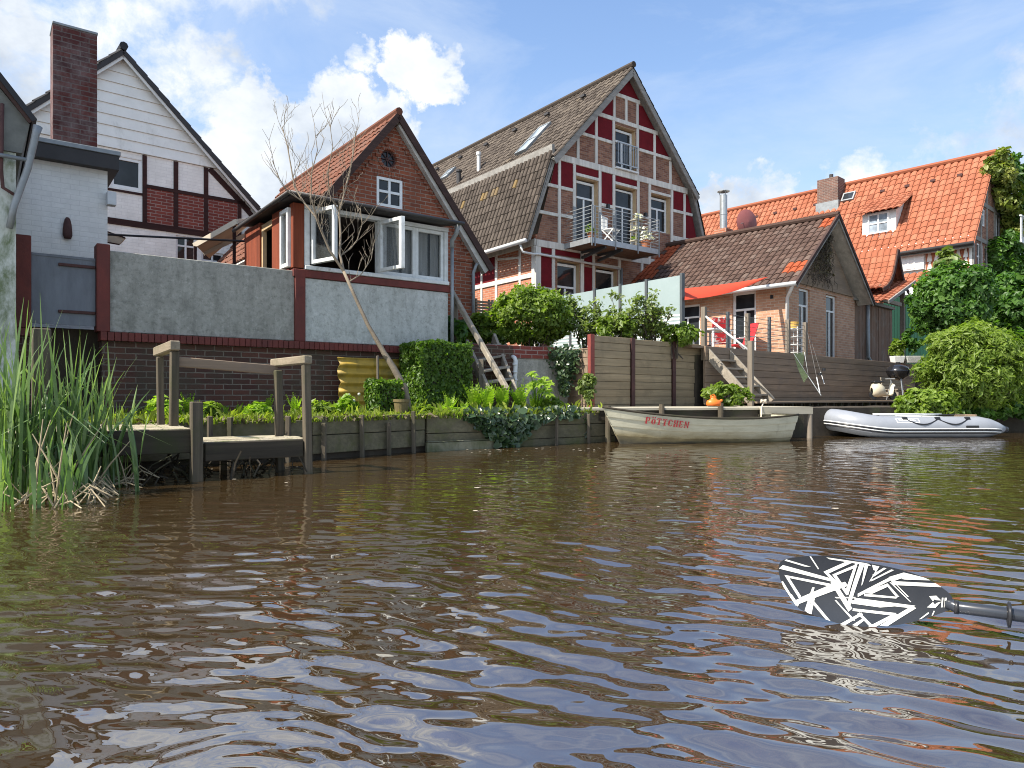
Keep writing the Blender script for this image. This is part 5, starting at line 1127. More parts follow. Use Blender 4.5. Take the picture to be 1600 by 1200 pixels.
# ---------------------------------------------------------------- wooden garden steps
t = thing('garden_steps', 'steep weathered wooden steps with slanting handrail up to the terrace', 'stairs', loc=at(780, 622, 11.4))
B0 = Vector(t.location)
rt0, rb = at(771, 528, 12.5) - B0, at(808, 624, 11.3) - B0; lt, lb = at(728, 538, 12.0) - B0, at(769, 628, 10.85) - B0
for p, q in ((rt0, rb), (lt, lb)): mb = MB(); mb.beam(p, q, .05, .2); mb.build('stringer', M['wood_grey'], t, bevel=.006)
for k in range(5):
    f = .12 + k * .19; p, q = lt.lerp(lb, f), rt0.lerp(rb, f); mb = MB(); mb.beam(p, q, .26, .035); mb.build('tread', M['wood_grey'], t, bevel=.005)
hb, hp = at(793, 610, 10.7) - B0, at(706, 456, 12.0) - B0
mb = MB(); mb.beam(hp, hb, .07, .09); mb.build('handrail', M['wood_grey'], t, bevel=.012)
for (px_, py_, Y) in ((752, 562, 11.25), (712, 470, 11.95)):
    q = at(px_, py_, Y) - B0; mb = MB(); mb.beam((q.x, q.y, .45 - B0.z), q, .08, .08, (0, 1, 0)); mb.build('post', M['wood_grey_v'], t, bevel=.008)

# ---------------------------------------------------------------- rowing boat
bow, stern = Vector((1.84, 10.35, 0)), Vector((4.58, 11.45, 0)); d = (stern - bow); LB = d.length; d.normalize(); yawb = math.atan2(d.y, d.x)
t = thing('rowing_boat', 'old grey green clinker rowing boat with red painted name moored at the dock', 'boat', loc=tuple(bow + Vector((d.y * -.55, d.x * .55, 0))), yaw=yawb)
LT = LB + .02
def hull(s, q):                            # s 0 bow..1 stern, q 0 keel..1 gunwale, on the starboard side (towards the camera)
    sheer = .565 - .30 * s * (1.9 - 1.28 * s) + .055 * s * s
    wg = .60 * (1 - (1 - s) ** 2.3) * (1 - .13 * s ** 3) + .012; wb = .44 * (1 - (1 - s) ** 1.7) * (1 - .1 * s ** 3) + .005
    x_b = .02 + s * (LT - .06); x_g = -.28 + s * (LT + .34)
    z0 = -.10 + .05 * (1 - s) ** 3
    if q < .3: f = q / .3; return Vector((x_b, -wb * f * .96, z0 + .04 * f))
    f = (q - .3) / .7; xx = x_b + (x_g - x_b) * f; w_ = wb + (wg - wb) * f ** .8; z = z0 + .04 + (sheer - z0 - .04) * f
    return Vector((xx, -w_ * .98, z))
qs = [0, .3]
lapz = []
for k in range(4): qs += [.3 + .7 * (k + 1) / 4 - .012, .3 + .7 * (k + 1) / 4]
qs = qs[:-1] + []
def hpt(s, i):
    q = qs[i]; p = hull(s, q)
    if i >= 2 and (i % 2 == 1): p = p + Vector((0, -.014, 0))     # each strake overlaps the one below
    return p
mb = MB(); S = [k / 28 for k in range(29)]
stb = [[hpt(s, i) for i in range(len(qs))] for s in S]; prt = [[Vector((p.x, -p.y, p.z)) for p in r] for r in stb]
mb.grid(stb); mb.grid([r[::-1] for r in prt])
tr_ = stb[-1] + prt[-1][::-1][:-1]; mb.face(tr_)
M['boat'] = plain('weathered_boat_paint', (.235, .245, .205), (.175, .185, .15), 3, .6, .25, stain=(.20, .17, .08), stain_at=(.5, .72), stain_scale=2.0, sc=(.5, 2, 4))
M['boat_low'] = plain('grimy_shaded_boat_bottom', (.17, .145, .075), (.12, .105, .058), 4, .75, .3, stain=(.06, .056, .034), stain_at=(.5, .7), sc=(.6, 2, 3))  # lower hull tone: grime, darkened further for the shaded underside
m_, p_, o_ = new_mat('grimy_shaded_boat_paint'); v_ = ocoord(); sx = N('ShaderNodeSeparateXYZ'); LK(v_, sx.inputs[0])
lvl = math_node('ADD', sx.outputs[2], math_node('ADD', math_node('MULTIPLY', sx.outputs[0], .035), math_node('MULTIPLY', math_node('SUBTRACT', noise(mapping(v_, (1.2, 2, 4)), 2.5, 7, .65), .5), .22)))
c_ = mixc(ramp(noise(mapping(v_, (.7, 2, 5)), 4, 8, .7), [(.35, 0), (.7, 1)]), (.41, .39, .29), (.30, .285, .205)); c_ = mixc(ramp(lvl, [(.10, 1), (.27, 0)]), c_, (.17, .135, .06)); c_ = mixc(ramp(lvl, [(.03, .9), (.13, 0)]), c_, (.045, .04, .026)); c_ = mixc(ramp(noise(mapping(v_, (1, 1, .4), (3, 0, 0)), 3, 9, .7), [(.56, 0), (.7, .7)]), c_, (.11, .105, .075))  # yellow-brown grime low on the hull; the darkest band paints in underside shade
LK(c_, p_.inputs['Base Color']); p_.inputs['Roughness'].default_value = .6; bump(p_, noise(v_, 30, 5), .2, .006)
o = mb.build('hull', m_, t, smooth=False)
so = o.modifiers.new('solid', 'SOLIDIFY'); so.thickness = .014; so.offset = 1
mb = MB()
for side in (stb, prt): mb.tube([r[-1] + Vector((0, 0, .008)) for r in side], .017, 8)
mb.tube([stb[-1][-1], prt[-1][-1]], .017, 8); mb.build('gunwale', M['wood_old'], t, smooth=True)
for s_, w_ in ((.28, .2), (.55, .22), (.86, .34)):
    a, b = hull(s_, .83), hull(s_, .83); mb = MB(); x = a.x; mb.box(x - w_ / 2, x + w_ / 2, a.y + .03, -a.y - .03, a.z - .01, a.z + .02); mb.build('thwart', M['white'] if s_ > .5 else M['wood_grey'], t, bevel=.005)
mb = MB(); pts_ = [[hull(k / 12, .34) + Vector((0, .03, .03)) for k in range(13)]]; mb.grid([pts_[0], [Vector((p.x, -p.y, p.z)) for p in pts_[0]]]); mb.build('floor', M['wood_old'], t)
# painted name: slab letters with stencil breaks
LET = {'P': [(0, 0, 2, 9), (-.6, 0, 2.6, 1), (-.6, 8, 2.2, 9), (2.4, 8, 4, 9), (2.4, 4, 4, 5), (3.6, 4.5, 5.2, 8.5)],
       'O': [(0, 1.2, 1.9, 6), (3.3, 1.2, 5.2, 6), (1, 0, 2.4, 1.1), (2.8, 0, 4.2, 1.1), (1, 6, 2.4, 7.0), (2.8, 6, 4.2, 7.0), (.5, 8.3, 2.0, 10.2), (3.2, 8.3, 4.7, 10.2)],
       'T': [(1.7, 0, 3.6, 7.6), (.9, 0, 4.4, .9), (-.2, 8, 2.5, 9), (2.9, 8, 5.4, 9), (-.2, 6.6, .7, 8), (4.6, 6.6, 5.4, 8)],
       'C': [(0, 1.3, 1.9, 7.7), (1, 0, 2.5, 1.2), (2.9, 0, 4.4, 1.2), (1, 7.8, 2.5, 9), (2.9, 7.8, 4.4, 9), (3.9, 6, 5.1, 7.9), (3.9, 1.1, 5.1, 2.6)],
       'H': [(0, 0, 1.8, 4.1), (0, 4.8, 1.8, 9), (3.4, 0, 5.2, 4.1), (3.4, 4.8, 5.2, 9), (1.8, 4, 3.4, 5), (-.5, 0, 2.3, .9), (-.5, 8.1, 2.3, 9), (2.9, 0, 5.7, .9), (2.9, 8.1, 5.7, 9)],
       'E': [(0, 0, 1.9, 4.2), (0, 4.8, 1.9, 9), (-.5, 0, 4.6, 1), (-.5, 8, 4.6, 9), (2.2, 4, 3.6, 5), (3.9, 1, 4.8, 2.5), (3.9, 6.6, 4.8, 8)],
       'N': [(0, 0, 1.3, 9), (3.9, 0, 5.2, 9), (-.5, 8.1, 1.8, 9), (-.5, 0, 1.8, .9), (3.3, 8.1, 5.8, 9), 'diag']}
mb = MB(); u = .0122; cx = .0
def on_hull(x, z):
    lo, hi = 0, 1
    s = .3
    for _ in range(12):
        q = .8
        for _ in range(8):
            p = hull(s, q); q += (z - p.z) * 1.4; q = min(max(q, .32), .99)
        s += (x - p.x) / LT
    p = hull(s, q); i_ = 0
    return Vector((p.x, p.y - .033, p.z))
x_start, z_start = None, None
for chn in 'POTTCHEN':
    g_ = LET[chn]
    for r_ in g_:
        if r_ == 'diag': quad = [(1.2, 8.6), (.9, 7), (4.0, .3), (4.2, 2.2)]
        else: quad = [(r_[0], r_[1]), (r_[2], r_[1]), (r_[2], r_[3]), (r_[0], r_[3])]
        pq = []
        for (gx_, gz_) in quad:
            X_ = .33 + (cx + gx_) * u; Z_ = .315 - (cx + gx_) * u * .12 + gz_ * u * .92; pq.append(on_hull(X_, Z_))
        mb.face(pq)
    cx += 7.0
M['name_red'] = plain('faded_red_lettering', (.42, .03, .035), (.30, .022, .028), 20, .6, .05, stain=(.30, .28, .24), stain_at=(.60, .66), stain_scale=26)
mb.build('painted_name', M['name_red'], t)
rp_ = thing('mooring_rope', 'pale mooring rope from the dock edge down to the rowing boat stern', 'rope', loc=at(1190, 636, 12.05))
b = Vector(rp_.location); mb = MB(); mb.tube([at(1196, 627, 12.05) - b, at(1192, 631, 12.03) - b, at(1190, 637, 12.0) - b, at(1189, 655, 11.75) - b], .011, 6)
for k in range(16): a_ = k * .8; q = Vector((.05 * math.cos(a_), .04 * math.sin(a_), .0 + .012 * (k % 4))) + at(1193, 629, 12.05) - b; mb.tube([q, q + Vector((.03 * math.sin(a_), .03 * math.cos(a_), .015))], .012, 5)
mb.build('strand', M['cream'], rp_)
# orange watering jug
oj = thing('jug', 'small orange plastic jug standing on the dock planks', 'jug', loc=at(1115, 634.5, 11.55))
mb = MB(); mb.lathe((0, 0, 0), [(.001, 0), (.09, 0), (.10, .04), (.085, .09), (.04, .11), (.03, .15), (.035, .16), (.001, .16)], 16); mb.v = [(x * 1.25, y * .8, z) for x, y, z in mb.v]; mb.build('body', M['orange_plastic'], oj, smooth=True)
mb = MB(); mb.tube([(-.03, 0, .10), (-.05, 0, .17), (.0, 0, .19), (.04, 0, .14)], .012, 6); mb.build('handle', M['orange_plastic'], oj)
mb = MB(); mb.tube([(.08, 0, .06), (.14, 0, .10)], [.03, .018], 8); mb.build('spout', M['orange_plastic'], oj)

# ---------------------------------------------------------------- inflatable dinghy
t = thing('inflatable_dinghy', 'grey inflatable dinghy with black grab line floating past the dock', 'boat', loc=(5.72 + .05, 13.2, 0), yaw=R(3))
LD, WD, TR_ = 3.0, .56, .20
def path(n=40):
    pts = []
    for i in range(9): f = i / 8; pts.append(Vector((LD - .42 - f * (LD - 1.35), -WD, .17)))
    for i in range(1, 18):
        a = math.pi * i / 18; pts.append(Vector((.93 - .75 * math.sin(a) ** .8, -WD * math.cos(a), .17 + .13 * math.sin(a) ** 1.3)))
    for i in range(9): f = i / 8; pts.append(Vector((.93 + f * (LD - 1.35), WD, .17)))
    return pts
pp = path(); full = [Vector((LD + .06, -WD, .14)), Vector((LD - .06, -WD, .155)), Vector((LD - .22, -WD, .165))] + pp + [Vector((LD - .22, WD, .165)), Vector((LD - .06, WD, .155)), Vector((LD + .06, WD, .14))]
rad = [.06, .11, .165] + [TR_] * len(pp) + [.165, .11, .06]
M['pvc'] = plain('light_grey_pvc', (.235, .25, .275), (.20, .212, .235), 3, .38, .06, spec=.5, stain=(.2, .21, .22), stain_at=(.56, .8))
M['pvc_dark'] = plain('dark_grey_pvc', (.15, .16, .175), (.12, .13, .14), 4, .5, .05)
mb = MB(); mb.tube(full, rad, 28); o = mb.build('tube', [M['pvc'], M['pvc_dark']], t, smooth=True)
cz = [(p.z) for p in full]
for p_ in o.data.polygons:
    zl = .17 + (.13 * max(0, math.sin(math.acos(max(-1, min(1, -p_.center.y / WD)))) ** 1.3) if p_.center.x < .93 else 0)
    p_.material_index = 1 if p_.center.z < zl - .065 else 0
for p_ in (0, -1):
    c = full[p_]; mb = MB(); dd_ = Vector((1, 0, -.05)); mb.tube([c - dd_ * .02, c + dd_ * .07, c + dd_ * .085], [.066, .045, .01], 16); mb.build('end_cap', M['black'], t, smooth=True)
def outer(off, dz): 
    r = []
    for i, p in enumerate(full[1:-1]):
        j = i + 1; dd_ = (full[j + 1] - full[j - 1]); nn = Vector((dd_.y, -dd_.x, 0)).normalized(); nn = nn if (p.x > .9 and nn.y * p.y > 0) or (p.x <= .9 and (nn.x < 0 or nn.y * p.y > 0)) else -nn
        rr_ = rad[j]; r.append(p + nn * (math.sqrt(max(rr_ ** 2 - dz ** 2, .0001)) + off) + Vector((0, 0, dz)))
    return r
for dz, m_, rr_, nm in ((-.062, 'white', .012, 'rub_strake'), (-.088, 'black', .014, 'rub_strake'), (-.036, 'black', .014, 'rub_strake'), (-.012, 'white', .010, 'rub_strake')):
    mb = MB(); mb.tube(outer(.002, dz), rr_, 6); mb.build(nm, M[m_], t, smooth=True)
mb = MB(); q = [Vector((1.15, -WD - .12, .325))]
for (x0, x1) in ((1.15, 1.75), (1.75, 2.3)):
    for k in range(1, 9): f = k / 8; q.append(Vector((x0 + (x1 - x0) * f, -WD - .13 - .07 * math.sin(f * math.pi), .325 - .09 * math.sin(f * math.pi))))
mb.tube(q, .012, 6); mb.build('grab_line', M['black'], t, smooth=True)
for x in (1.15, 1.75, 2.3): mb = MB(); mb.tube([(x - .04, -WD - .115, .337), (x + .04, -WD - .115, .337)], .03, 8); mb.build('line_ring', M['black'], t)
mb = MB(); mb.box(2.22, 2.46, -WD - .205, -WD - .19, .17, .215); mb.build('carry_handle', M['black'], t, bevel=.012)
mb = MB(); mb.box(.35, LD - .3, -WD + .1, WD - .1, .07, .09); mb.build('floor', M['pvc_dark'], t)
mb = MB(); mb.box(LD - .38, LD - .34, -WD + .12, WD - .12, .05, .40); mb.build('transom', M['wood_deck'], t, bevel=.006)
mb = MB(); mb.box(1.7, 1.95, -WD, WD, .345, .37); mb.build('bench', M['white'], t, bevel=.006)
def on_tube(x, ang): return Vector((x, -WD - (TR_ + .004) * math.cos(ang), .17 + (TR_ + .004) * math.sin(ang)))
mb = MB()                                   # outlined maker's plate with a line of small script
zf = lambda x: .13 * max(0, math.sin(math.acos(max(-1, min(1, 1 - 0)))))
def plate(x0, x1, a0, a1):
    mb.face([on_tube(x0, a0), on_tube(x1, a0), on_tube(x1, a1), on_tube(x0, a1)])
X0_, X1_ = .98, 1.40
for r_ in ((X0_, X1_, .50, .56), (X0_, X1_, .97, 1.03), (X0_, X0_ + .015, .55, .98), (X1_ - .015, X1_, .55, .98)): plate(*r_)
xx = X0_ + .05
for w_, h_ in ((.02, .3), (.012, .16), (.02, .18), (.015, .2), (.012, .15), (.02, .2), (.014, .26), (.018, .16), (.014, .15), (.02, .2), (.012, .15)): plate(xx, xx + w_, .66, .66 + h_); xx += w_ + .012
mb.build('maker_plate', M['white'], t)
oa = thing('oar', 'long grey oar lying along the top of the inflatable dinghy', 'oar', loc=(7.3, 12.95, .385), yaw=R(4))
mb = MB(); mb.tube([(-.75, 0, .02), (.55, 0, .015)], .018, 8); mb.build('shaft', M['pipe_white'], oa, smooth=True)
mb = MB(); mb.hexa([(.5, -.05, .0), (.95, -.085, .0), (.95, .085, .0), (.5, .05, .0), (.5, -.05, .02), (.95, -.085, .015), (.95, .085, .015), (.5, .05, .02)]); mb.build('blade', M['black'], oa, bevel=.005)

# ---------------------------------------------------------------- kayak paddle
PL1, PL2, PL3 = at(1265, 868, 2.26), at(1360, 978, 2.2), at(1488, 945, 2.15)
pn = (PL2 - PL1).cross(PL3 - PL1).normalized(); pn = -pn if pn.dot(Vector((0, 0, H)) - PL1) < 0 else pn
eye = Vector((0, 0, H))
ctr = at(1350, 925, 2.2)
def pad(zx, zy, off=0):
    px_, py_ = 1200 + zx / 4, 850 + zy / 4; dd_ = Vector(((px_ - CX) / F_, 1, (YH - py_) / F_)); tt = (PL1 - eye).dot(pn) / dd_.dot(pn); p = eye + dd_ * tt
    q = abs((zy - (300 + (zx - 600) * .16)) / 215); sp = .014 * min(1, q) ** 2 + .010 * max(0, (500 - zx) / 450) ** 2
    return p + pn * (sp + off) - ctr
OUT = [(65, 160), (75, 112), (130, 86), (260, 72), (420, 75), (560, 105), (750, 140), (900, 180), (1010, 225), (1090, 275), (1150, 330), (1150, 400), (1100, 425), (980, 465), (820, 500), (640, 512), (480, 500), (400, 480), (300, 445), (220, 415), (170, 380), (120, 310), (80, 230)]
t = thing('kayak_paddle', 'black kayak paddle blade with white zigzag stripes dipping into the water', 'paddle', loc=tuple(ctr))
def clip_poly(poly, cl):
    def side(p, a, b): return (b[0] - a[0]) * (p[1] - a[1]) - (b[1] - a[1]) * (p[0] - a[0])
    out = poly
    for i in range(len(cl)):
        a, b = cl[i], cl[(i + 1) % len(cl)]; inp, out = out, []
        for k in range(len(inp)):
            p, q = inp[k], inp[(k + 1) % len(inp)]; sp, sq = side(p, a, b), side(q, a, b)
            if sp >= 0: out.append(p)
            if sp * sq < 0: f = sp / (sp - sq); out.append((p[0] + (q[0] - p[0]) * f, p[1] + (q[1] - p[1]) * f))
        if not out: return []
    return out
sm = []
for i in range(len(OUT)):
    p0, p1, p2, p3 = OUT[i - 1], OUT[i], OUT[(i + 1) % len(OUT)], OUT[(i + 2) % len(OUT)]
    for k in range(3):
        f = k / 3; sm.append(tuple(.5 * (2 * p1[j] + (p2[j] - p0[j]) * f + (2 * p0[j] - 5 * p1[j] + 4 * p2[j] - p3[j]) * f * f + (-p0[j] + 3 * p1[j] - 3 * p2[j] + p3[j]) * f ** 3) for j in (0, 1)))
cxy = (600, 300)
mb = MB()
def ring_(f): return [(cxy[0] + (x - cxy[0]) * f, cxy[1] + (y - cxy[1]) * f) for x, y in sm]
fs_ = [.0, .2, .4, .6, .8, .93, 1.0]
mb.grid([[pad(*q) for q in ring_(f)] for f in fs_], True); mb.grid([[pad(*q, -.005) for q in ring_(f)] for f in fs_][::-1], True); mb.grid([[pad(*q) for q in sm], [pad(*q, -.005) for q in sm]], True)
blade = mb.build('blade', plain('black_blade', (.020, .022, .027), (.028, .030, .036), 6, .3, .04, spec=.5, stain=(.05, .05, .055), stain_at=(.6, .8), stain_scale=9), t, smooth=True)
ST = [[(65, 150), (420, 240), (420, 222), (90, 128)], [(100, 190), (400, 250), (375, 262), (110, 205)], [(100, 190), (190, 335), (205, 325), (125, 200)], [(190, 335), (400, 250), (415, 262), (190, 350)], [(160, 350), (480, 235), (500, 260), (175, 375)], [(145, 310), (190, 375), (180, 385), (130, 320)],
      [(110, 92), (265, 140), (225, 138), (100, 100)], [(265, 74), (318, 155), (310, 155), (255, 74)], [(360, 80), (620, 118), (640, 135), (380, 92)], [(345, 172), (500, 100), (520, 115), (372, 185)], [(345, 172), (440, 270), (455, 258), (368, 172)], [(400, 190), (545, 125), (555, 140), (425, 195)], [(400, 190), (490, 320), (500, 300), (425, 192)], [(540, 120), (555, 120), (500, 320), (480, 300)],
      [(390, 240), (500, 420), (525, 400), (410, 225)], [(500, 420), (600, 118), (570, 112), (500, 350)], [(600, 118), (625, 118), (590, 250), (582, 260)], [(640, 115), (690, 125), (670, 165), (655, 160)], [(690, 125), (700, 120), (640, 230), (630, 235)], [(560, 310), (760, 205), (775, 220), (560, 330)], [(750, 205), (890, 160), (915, 180), (770, 235)], [(650, 190), (740, 130), (750, 138), (655, 205)], [(640, 225), (790, 142), (802, 150), (645, 232)],
      [(830, 215), (905, 182), (1015, 225), (850, 220)], [(770, 230), (1070, 245), (1085, 268), (780, 255)], [(590, 305), (745, 245), (755, 262), (650, 310)], [(600, 310), (810, 330), (800, 340), (600, 325)], [(745, 245), (820, 330), (800, 330), (735, 252)], [(770, 240), (895, 362), (888, 362), (755, 235)], [(795, 245), (880, 330), (870, 330), (785, 240)],
      [(540, 335), (920, 385), (895, 400), (540, 360)], [(520, 350), (830, 385), (700, 395), (520, 370)], [(690, 505), (900, 385), (925, 400), (740, 508)], [(530, 400), (800, 430), (780, 445), (525, 415)], [(620, 510), (790, 430), (805, 440), (665, 512)], [(440, 495), (580, 425), (590, 438), (475, 500)], [(570, 425), (650, 505), (630, 510), (555, 432)], [(520, 500), (590, 460), (600, 470), (550, 505)], [(425, 350), (520, 455), (512, 460), (415, 350)], [(455, 385), (540, 470), (532, 475), (448, 385)],
      [(265, 330), (385, 475), (360, 470), (255, 345)], [(280, 325), (240, 435), (265, 440), (290, 340)], [(225, 410), (275, 270), (290, 270), (245, 425)], [(415, 330), (545, 330), (545, 338), (425, 338)], [(940, 468), (1000, 425), (1005, 432), (955, 466)], [(1020, 445), (1035, 415), (1040, 420), (1028, 445)],
      [(1005, 325), (1050, 322), (1080, 352), (1050, 350), (1040, 345), (1030, 358)], [(992, 395), (1030, 362), (1042, 378), (1052, 368), (1080, 360), (1045, 398)], [(1085, 335), (1095, 335), (1090, 395), (1080, 395)], [(1103, 335), (1116, 335), (1110, 395), (1098, 395)], [(75, 235), (90, 228), (180, 375), (170, 380)]]
mb = MB()
for s_ in ST:
    a_ = sum(s_[k][0] * s_[(k + 1) % len(s_)][1] - s_[(k + 1) % len(s_)][0] * s_[k][1] for k in range(len(s_)))
    c_ = sm if sum(sm[k][0] * sm[(k + 1) % len(sm)][1] - sm[(k + 1) % len(sm)][0] * sm[k][1] for k in range(len(sm))) > 0 else sm[::-1]
    # cut long stripes so that they follow the curve of the blade
    if len(s_) == 4 and max(abs(s_[0][0] - s_[1][0]), abs(s_[0][1] - s_[1][1])) > 60:
        K = 5; parts = [[tuple(s_[0][j] + (s_[1][j] - s_[0][j]) * f for j in (0, 1)), tuple(s_[0][j] + (s_[1][j] - s_[0][j]) * g_ for j in (0, 1)), tuple(s_[3][j] + (s_[2][j] - s_[3][j]) * g_ for j in (0, 1)), tuple(s_[3][j] + (s_[2][j] - s_[3][j]) * f for j in (0, 1))] for f, g_ in ((k / K, (k + 1) / K) for k in range(K))]
    else: parts = [s_]
    for q in parts:
        q = clip_poly(list(q), c_)
        if len(q) >= 3: mb.face([pad(*p, .0018) for p in q])
mb.build('stripe_pattern', plain('white_print', (.68, .68, .64), (.60, .60, .56), 8, .45, .0), blade)
sh0, sh1, sh2 = pad(1090, 385, -.004), at(1560, 957, 2.085) - ctr, at(1760, 986, 1.94) - ctr
mb = MB(); mb.tube([pad(1105, 375, -.004), pad(1150, 380, .0), sh0.lerp(sh1, .25), sh1, sh2], [.012, .017, .0185, .0185, .0185], 16); mb.build('shaft', plain('dark_shaft', (.022, .026, .034), (.03, .034, .042), 5, .25, 0, spec=.5), t, smooth=True)
rgp = at(1577, 960.5, 2.07) - ctr; dd_ = (sh2 - sh1).normalized()
mb = MB(); mb.tube([rgp - dd_ * .007, rgp - dd_ * .003, rgp + dd_ * .003, rgp + dd_ * .006], [.020, .038, .037, .020], 20); mb.build('drip_ring', M['black'], t, smooth=True)
mb = MB(); c_ = sh0.lerp(sh1, .22); mb.tube([c_, c_ + dd_ * .012], .0205, 16); mb.build('ferrule', M['black'], t, smooth=True)

# ---------------------------------------------------------------- kettle grill, scooter, bench, rods
gr = thing('kettle_grill', 'black kettle grill on thin legs beside the lime green shrub', 'grill', loc=tuple(at(1403, 625, 18.2)))
zc = at(1403, 580, 18.2).z - gr.location.z
mb = MB(); mb.lathe((0, 0, zc), [(.001, -.24), (.13, -.21), (.23, -.13), (.275, -.02), (.28, 0)], 24); mb.build('bowl', M['black_gloss'], gr, smooth=True)
mb = MB(); mb.lathe((0, 0, zc + .005), [(.285, 0), (.28, .02), (.23, .10), (.13, .155), (.001, .17)], 24); o = mb.build('lid', M['black_gloss'], gr, smooth=True)
mb = MB(); mb.tube([(-.06, 0, zc + .17), (-.05, 0, zc + .22), (.05, 0, zc + .22), (.06, 0, zc + .17)], .014, 8); mb.build('lid_handle', M['black'], o)
for k in range(3): a_ = k * 2.1 + .5; mb = MB(); mb.tube([(.14 * math.cos(a_), .14 * math.sin(a_), zc - .2), (.26 * math.cos(a_), .26 * math.sin(a_), 0)], .012, 6); mb.build('leg', M['grey_metal'], gr)
sc = thing('scooter', 'small cream coloured motor scooter parked on the boardwalk by the grill', 'scooter', loc=tuple(at(1377, 624, 18.0)), yaw=R(12))
Mcr = plain('cream_enamel', (.55, .50, .38), (.47, .42, .31), 5, .4, .05, stain=(.30, .26, .19), stain_at=(.58, .8))
mb = MB(); rows = []
for x, w_, z0, z1 in ((-.28, .05, .10, .30), (-.24, .12, .06, .40), (-.12, .14, .05, .43), (.02, .13, .07, .36), (.08, .07, .08, .18), (.2, .08, .08, .13), (.28, .09, .08, .2), (.32, .06, .12, .42)):
    rows.append([(x, w_ * math.cos(a_ * math.pi / 6), (z0 + z1) / 2 + (z1 - z0) / 2 * math.sin(a_ * math.pi / 6)) for a_ in range(12)])
mb.grid(rows, True); mb.build('body', Mcr, sc, smooth=True)
mb = MB(); mb.box(-.27, .03, -.08, .08, .42, .47); mb.build('seat', M['black'], sc, bevel=.02)
mb = MB(); mb.tube([(.30, 0, .4), (.27, 0, .52)], .02, 8); mb.tube([(.26, -.16, .52), (.26, .16, .52)], .014, 8); mb.build('handlebar', M['grey_metal'], sc)
for x in (-.24, .33): mb = MB(); mb.tube([(x, -.03, .10), (x, .03, .10)], .10, 16); mb.build('wheel', M['black'], sc)
mb = MB(); mb.tube([(.31, -.03, .34), (.35, -.03, .34)], .04, 10); mb.build('headlight', M['white'], sc)
be = thing('bench', 'grey slatted bench behind the grill against the deck end', 'bench', loc=tuple(at(1402, 620, 19.2)), yaw=R(35))
mb = MB()
for k in range(5): mb.box(-.55, .6, .1 + k * .012, .13 + k * .012, .16 + k * .075, .22 + k * .075)
mb.build('backrest', M['wood_grey'], be); mb = MB()
for k in range(4): mb.box(-.55, .6, -.3 + k * .1, -.22 + k * .1, .18, .21)
mb.build('seat', M['wood_grey'], be)
for x in (-.5, .52): mb = MB(); mb.box(x, x + .05, -.28, .14, 0, .18); mb.build('leg', M['wood_grey'], be)
for lab, p, q, rr_ in (('thin fishing rod with pale handle leaning on the deck front', (1262, 520, 14.15), (1281, 614, 13.4), .005), ('second slimmer fishing rod leaning beside the first', (1266, 528, 14.2), (1288, 600, 13.6), .0035)):
    b = at(*q); r_t = thing('fishing_rod', lab, 'fishing rod', loc=tuple(b), group='fishing rods leaning on the deck')
    d_ = at(*p) - b; mb = MB(); mb.tube([d_ * .25, d_], [rr_ * .8, .004], 6); mb.build('blank', M['gutter_dark'], r_t); mb = MB(); mb.tube([Vector(), d_ * .25], rr_ * 1.7, 8); mb.build('handle', M['pipe_white'], r_t)
    mb = MB(); c = d_ * .3 + Vector((.05, -.05, 0)); mb.lathe((c.x, c.y, c.z), [(.001, -.03), (.035, -.025), (.035, .025), (.001, .03)], 10); mb.build('reel', M['black'], r_t)
b = at(1262, 590, 13.7); ln = thing('landing_net', 'triangular green landing net leaning against the deck boards', 'net', loc=tuple(b))
pA, pB, pC = at(1240, 552, 13.95) - b, at(1263, 588, 13.7) - b, at(1257, 550, 13.95) - b
mb = MB(); mb.tube([pA, pB, pC], .006, 6); mb.tube([pB, at(1283, 618, 13.35) - b], .008, 6); mb.build('frame', M['zinc'], ln)
mN, p_, o_ = new_mat('green_net'); p_.inputs['Base Color'].default_value = (.05, .085, .03, 1); tp_ = N('ShaderNodeBsdfTransparent'); mx = N('ShaderNodeMixShader'); mx.inputs[0].default_value = .45; LK(p_.outputs[0], mx.inputs[1]); LK(tp_.outputs[0], mx.inputs[2]); LK(mx.outputs[0], o_.inputs[0])
mb = MB(); lowp = at(1256, 598, 13.75) - b; rows = [[pA.lerp(pC, k / 6) for k in range(7)], [pA.lerp(lowp, .5).lerp(pC.lerp(lowp, .5), k / 6) + Vector((0, .05, 0)) for k in range(7)], [lowp.lerp(pB, k / 6) for k in range(7)]]; mb.grid(rows); mb.build('mesh_bag', mN, ln)
for i, (px_, py_, w_) in enumerate(((1402, 555, .32), (1426, 556, .5))):
    c = at(px_, py_, 20.8); pl = thing('planter', ['small white planter with yellow green plant at the deck end', 'wide grey planter with leafy twigs under the tiled porch'][i], 'planter', loc=(c.x, c.y, 1.726))
    mb = MB(); mb.hexa([(-w_ * .4, -.12, 0), (w_ * .4, -.12, 0), (w_ * .4, .12, 0), (-w_ * .4, .12, 0), (-w_ * .5, -.15, .2), (w_ * .5, -.15, .2), (w_ * .5, .15, .2), (-w_ * .5, .15, .2)]); mb.build('box', M['white'] if i == 0 else M['concrete_pale'], pl, bevel=.01)
    P, Nn, sh = clumps((c.x, c.y, 2.12 + i * .22), (w_ * .55, .2, .26 + i * .2), 14, .10, 420, 1, 70 + i); leaf_mesh('foliage', M['leaf_lime'] if i == 0 else M['leaf_dark'], pl, P, Nn, .07, 2.0, shade=sh)

